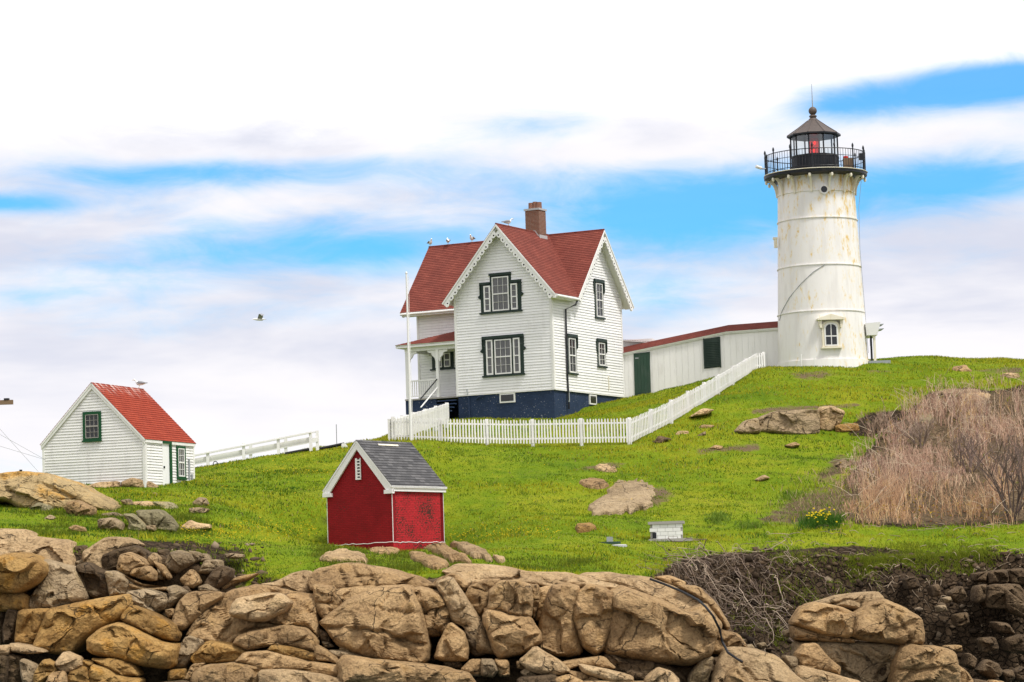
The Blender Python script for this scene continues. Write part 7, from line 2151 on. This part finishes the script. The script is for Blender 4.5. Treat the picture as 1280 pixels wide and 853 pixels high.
ob = link('bramble_tangle', stems_mesh('bramble_tangle', lines, cols)); tag(ob, 'tangle of bare bramble stems and roots hanging over the dark bank', 'brambles', kind='stuff')
lines, cols = [], []
for i in range(160):
    x0 = random.uniform(960, 1280); y0 = random.uniform(655, 760)
    p = gpt(x0, y0); p[2] += .06; a = random.uniform(0, 6.283); L_ = random.uniform(.25, .9)
    t = np.linspace(0, 1, 4)[:, None]
    q_ = p + np.array([math.cos(a) * L_, math.sin(a) * L_ * .4, 0]) * t; q_[:, 2] = ground_z(q_[:, 0], q_[:, 1]) + .05 + .12 * np.sin(t[:, 0] * 3) * random.random()
    lines.append((q_, np.linspace(.018, .008, 4))); cols.append(np.array([.38, .29, .2]) * random.uniform(.5, 1.2))
ob = link('fallen_twigs', stems_mesh('fallen_twigs', lines, cols)); tag(ob, 'dead twigs strewn over the edge of the earth bank', 'twigs', kind='stuff')

# rubble in the bank and the gully: too many and too small to count
nst = 5200
rx = np.r_[RNG.uniform(830, 1300, 3900), RNG.uniform(130, 330, 700), RNG.uniform(300, 900, 600)]
ry = np.r_[RNG.uniform(690, 860, 3900), RNG.uniform(678, 745, 700), RNG.uniform(800, 856, 600)]
Dh = hit(rx, ry); W = at(rx, ry, Dh); W[:, 2] = ground_z(W[:, 0], W[:, 1])
ico = bmesh.new(); bmesh.ops.create_icosphere(ico, subdivisions=1, radius=1.0)
iv = np.array([v_.co[:] for v_ in ico.verts]); iff = np.array([[v_.index for v_ in f.verts] for f in ico.faces]); ico.free()
sz = np.clip(RNG.lognormal(-3.05, .6, nst), .018, .20)
sc_ = sz[:, None] * RNG.uniform(.55, 1.3, (nst, 3)) * np.array([1.15, 1, .8])
jit = RNG.uniform(.45, 1.35, (nst, len(iv), 1))
V = (W[:, None, :] + iv[None] * jit * sc_[:, None, :])
th = RNG.uniform(0, 6.28, nst); 
V = V.reshape(-1, 3)
fc = (np.arange(nst)[:, None, None] * len(iv) + iff[None]).reshape(-1, 3)
pal = .62 * np.array([(.13, .085, .05), (.075, .05, .03), (.20, .14, .085), (.045, .03, .02), (.36, .27, .18)])
tint = np.repeat(pal[RNG.choice(5, nst, p=[.34, .27, .2, .14, .05])] * RNG.uniform(.7, 1.25, (nst, 1)), len(iv), 0)
ob = link('rubble', np_mesh('rubble', V, fc, 3, 'stems', False, tint)); tag(ob, 'brown rubble and pebbles set in the earth bank', 'rubble', kind='stuff')


# weeds: moss cushions on the bank and green leafy plants
def leaf_clump(name, pxs, pys, per, size, colf, label, cat, kind='stuff', spread=.2, up=.25, parent=None, mt='blades', origin=None):
    W = at(pxs, pys, hit(pxs, pys)); W[:, 2] = ground_z(W[:, 0], W[:, 1])
    n = len(W) * per
    C = np.repeat(W, per, 0) + RNG.normal(0, spread, (n, 3)) * np.array([1, .8, 0])
    C[:, 2] = ground_z(C[:, 0], C[:, 1])
    hh = up * RNG.uniform(.4, 1.2, n); th = RNG.uniform(0, 6.283, n)
    dd = np.stack([np.cos(th) * size, np.sin(th) * size, np.zeros(n)], -1)
    tip = C + np.c_[RNG.normal(0, .5, (n, 2)) * hh[:, None], hh]
    V = np.stack([C - dd, C + dd, tip], 1).reshape(-1, 3)
    if origin is not None: V = V - origin
    me = np_mesh(name, V, np.arange(3 * n), 3, mt, False, np.repeat(colf(n), 3, 0))
    ob = link(name, me, parent)
    if parent is None: tag(ob, label, cat, kind=kind)
    return ob


mix2 = lambda a, b: (lambda n: np.array(a) + (np.array(b) - np.array(a)) * RNG.random((n, 1)))
mx = np.r_[RNG.uniform(1060, 1240, 220), RNG.uniform(960, 1100, 50), RNG.uniform(900, 1060, 40), RNG.uniform(130, 330, 90)]
my = np.r_[RNG.normal(700, 9, 220), RNG.uniform(690, 790, 50), RNG.uniform(740, 810, 40), RNG.uniform(690, 745, 90)]
leaf_clump('bank_weeds', mx, my, 46, .014, mix2((.10, .15, .012), (.26, .28, .025)), 'ragged green weeds clinging to the earth bank', 'weeds', spread=.20, up=.15)
mx = np.r_[RNG.uniform(400, 570, 130), RNG.uniform(30, 260, 150), RNG.uniform(560, 760, 40)]; my = np.r_[RNG.uniform(684, 712, 130), RNG.uniform(632, 668, 150), RNG.uniform(700, 716, 40)]
leaf_clump('rock_turf', mx, my, 60, .014, mix2((.06, .11, .010), (.20, .22, .016)), 'thick turf tufts growing between the cliff-top rocks', 'turf', spread=.28, up=.17)
tx_ = RNG.uniform(250, 1040, 260); ty_ = RNG.uniform(560, 690, 260)
okk = ~((tx_ > 395) & (tx_ < 565) & (ty_ > 540))
leaf_clump('tall_tufts', tx_[okk], ty_[okk], 34, .012, mix2((.05, .12, .01), (.16, .22, .015)), 'darker taller tufts standing out of the short turf', 'grass tufts', spread=.22, up=.13)
# daffodils
dp = gpt(1027, 660); daf = empty('daffodil_clump', tuple(dp)); tag(daf, 'round clump of yellow daffodils at the foot of the slope', 'flowers')
cx_ = RNG.normal(1027, 10, 40); cy_ = RNG.normal(657, 2.5, 40)
leaf_clump('leaves', cx_, cy_, 26, .018, mix2((.03, .10, .012), (.09, .19, .02)), None, None, spread=.16, up=.50, parent=daf, origin=dp)
k = 46; ux = RNG.normal(1027, 11, k); uy = RNG.normal(657, 2.5, k)
W = at(ux, uy, hit(ux, uy)); W[:, 2] = ground_z(W[:, 0], W[:, 1]) + RNG.uniform(.28, .55, k); W -= dp
V = np.concatenate([W[:, None, :] + ringv[None] * .045, (W + [0, -.03, .02])[:, None, :]], 1).reshape(-1, 3)
base_i = np.arange(k)[:, None] * 7
fc = np.stack([np.stack([base_i[:, 0] + a, base_i[:, 0] + (a + 1) % 6, base_i[:, 0] + 6], 1) for a in range(6)], 1).reshape(-1, 3)
blooms_ = link('blooms', np_mesh('blooms', V, fc, 3, 'blades', False, np.tile(np.array([.75, .55, .015]), (len(V), 1))), daf); blooms_['kind'] = 'stuff'
for px0, py0, lb in ((990, 618, 'upper leafy green weed on bare earth below the outcrop'), (940, 655, 'middle leafy green weed on bare earth left of the daffodils'), (900, 648, 'small leafy green weed near the white bin')):
    q_ = gpt(px0, py0); w_ = empty('leafy_weed', tuple(q_)); tag(w_, lb, 'weed')
    leaf_clump('leaves', RNG.normal(px0, 7, 16), RNG.normal(py0, 2, 16), 20, .03, mix2((.10, .19, .02), (.24, .32, .04)), None, None, spread=.18, up=.2, parent=w_, origin=q_)
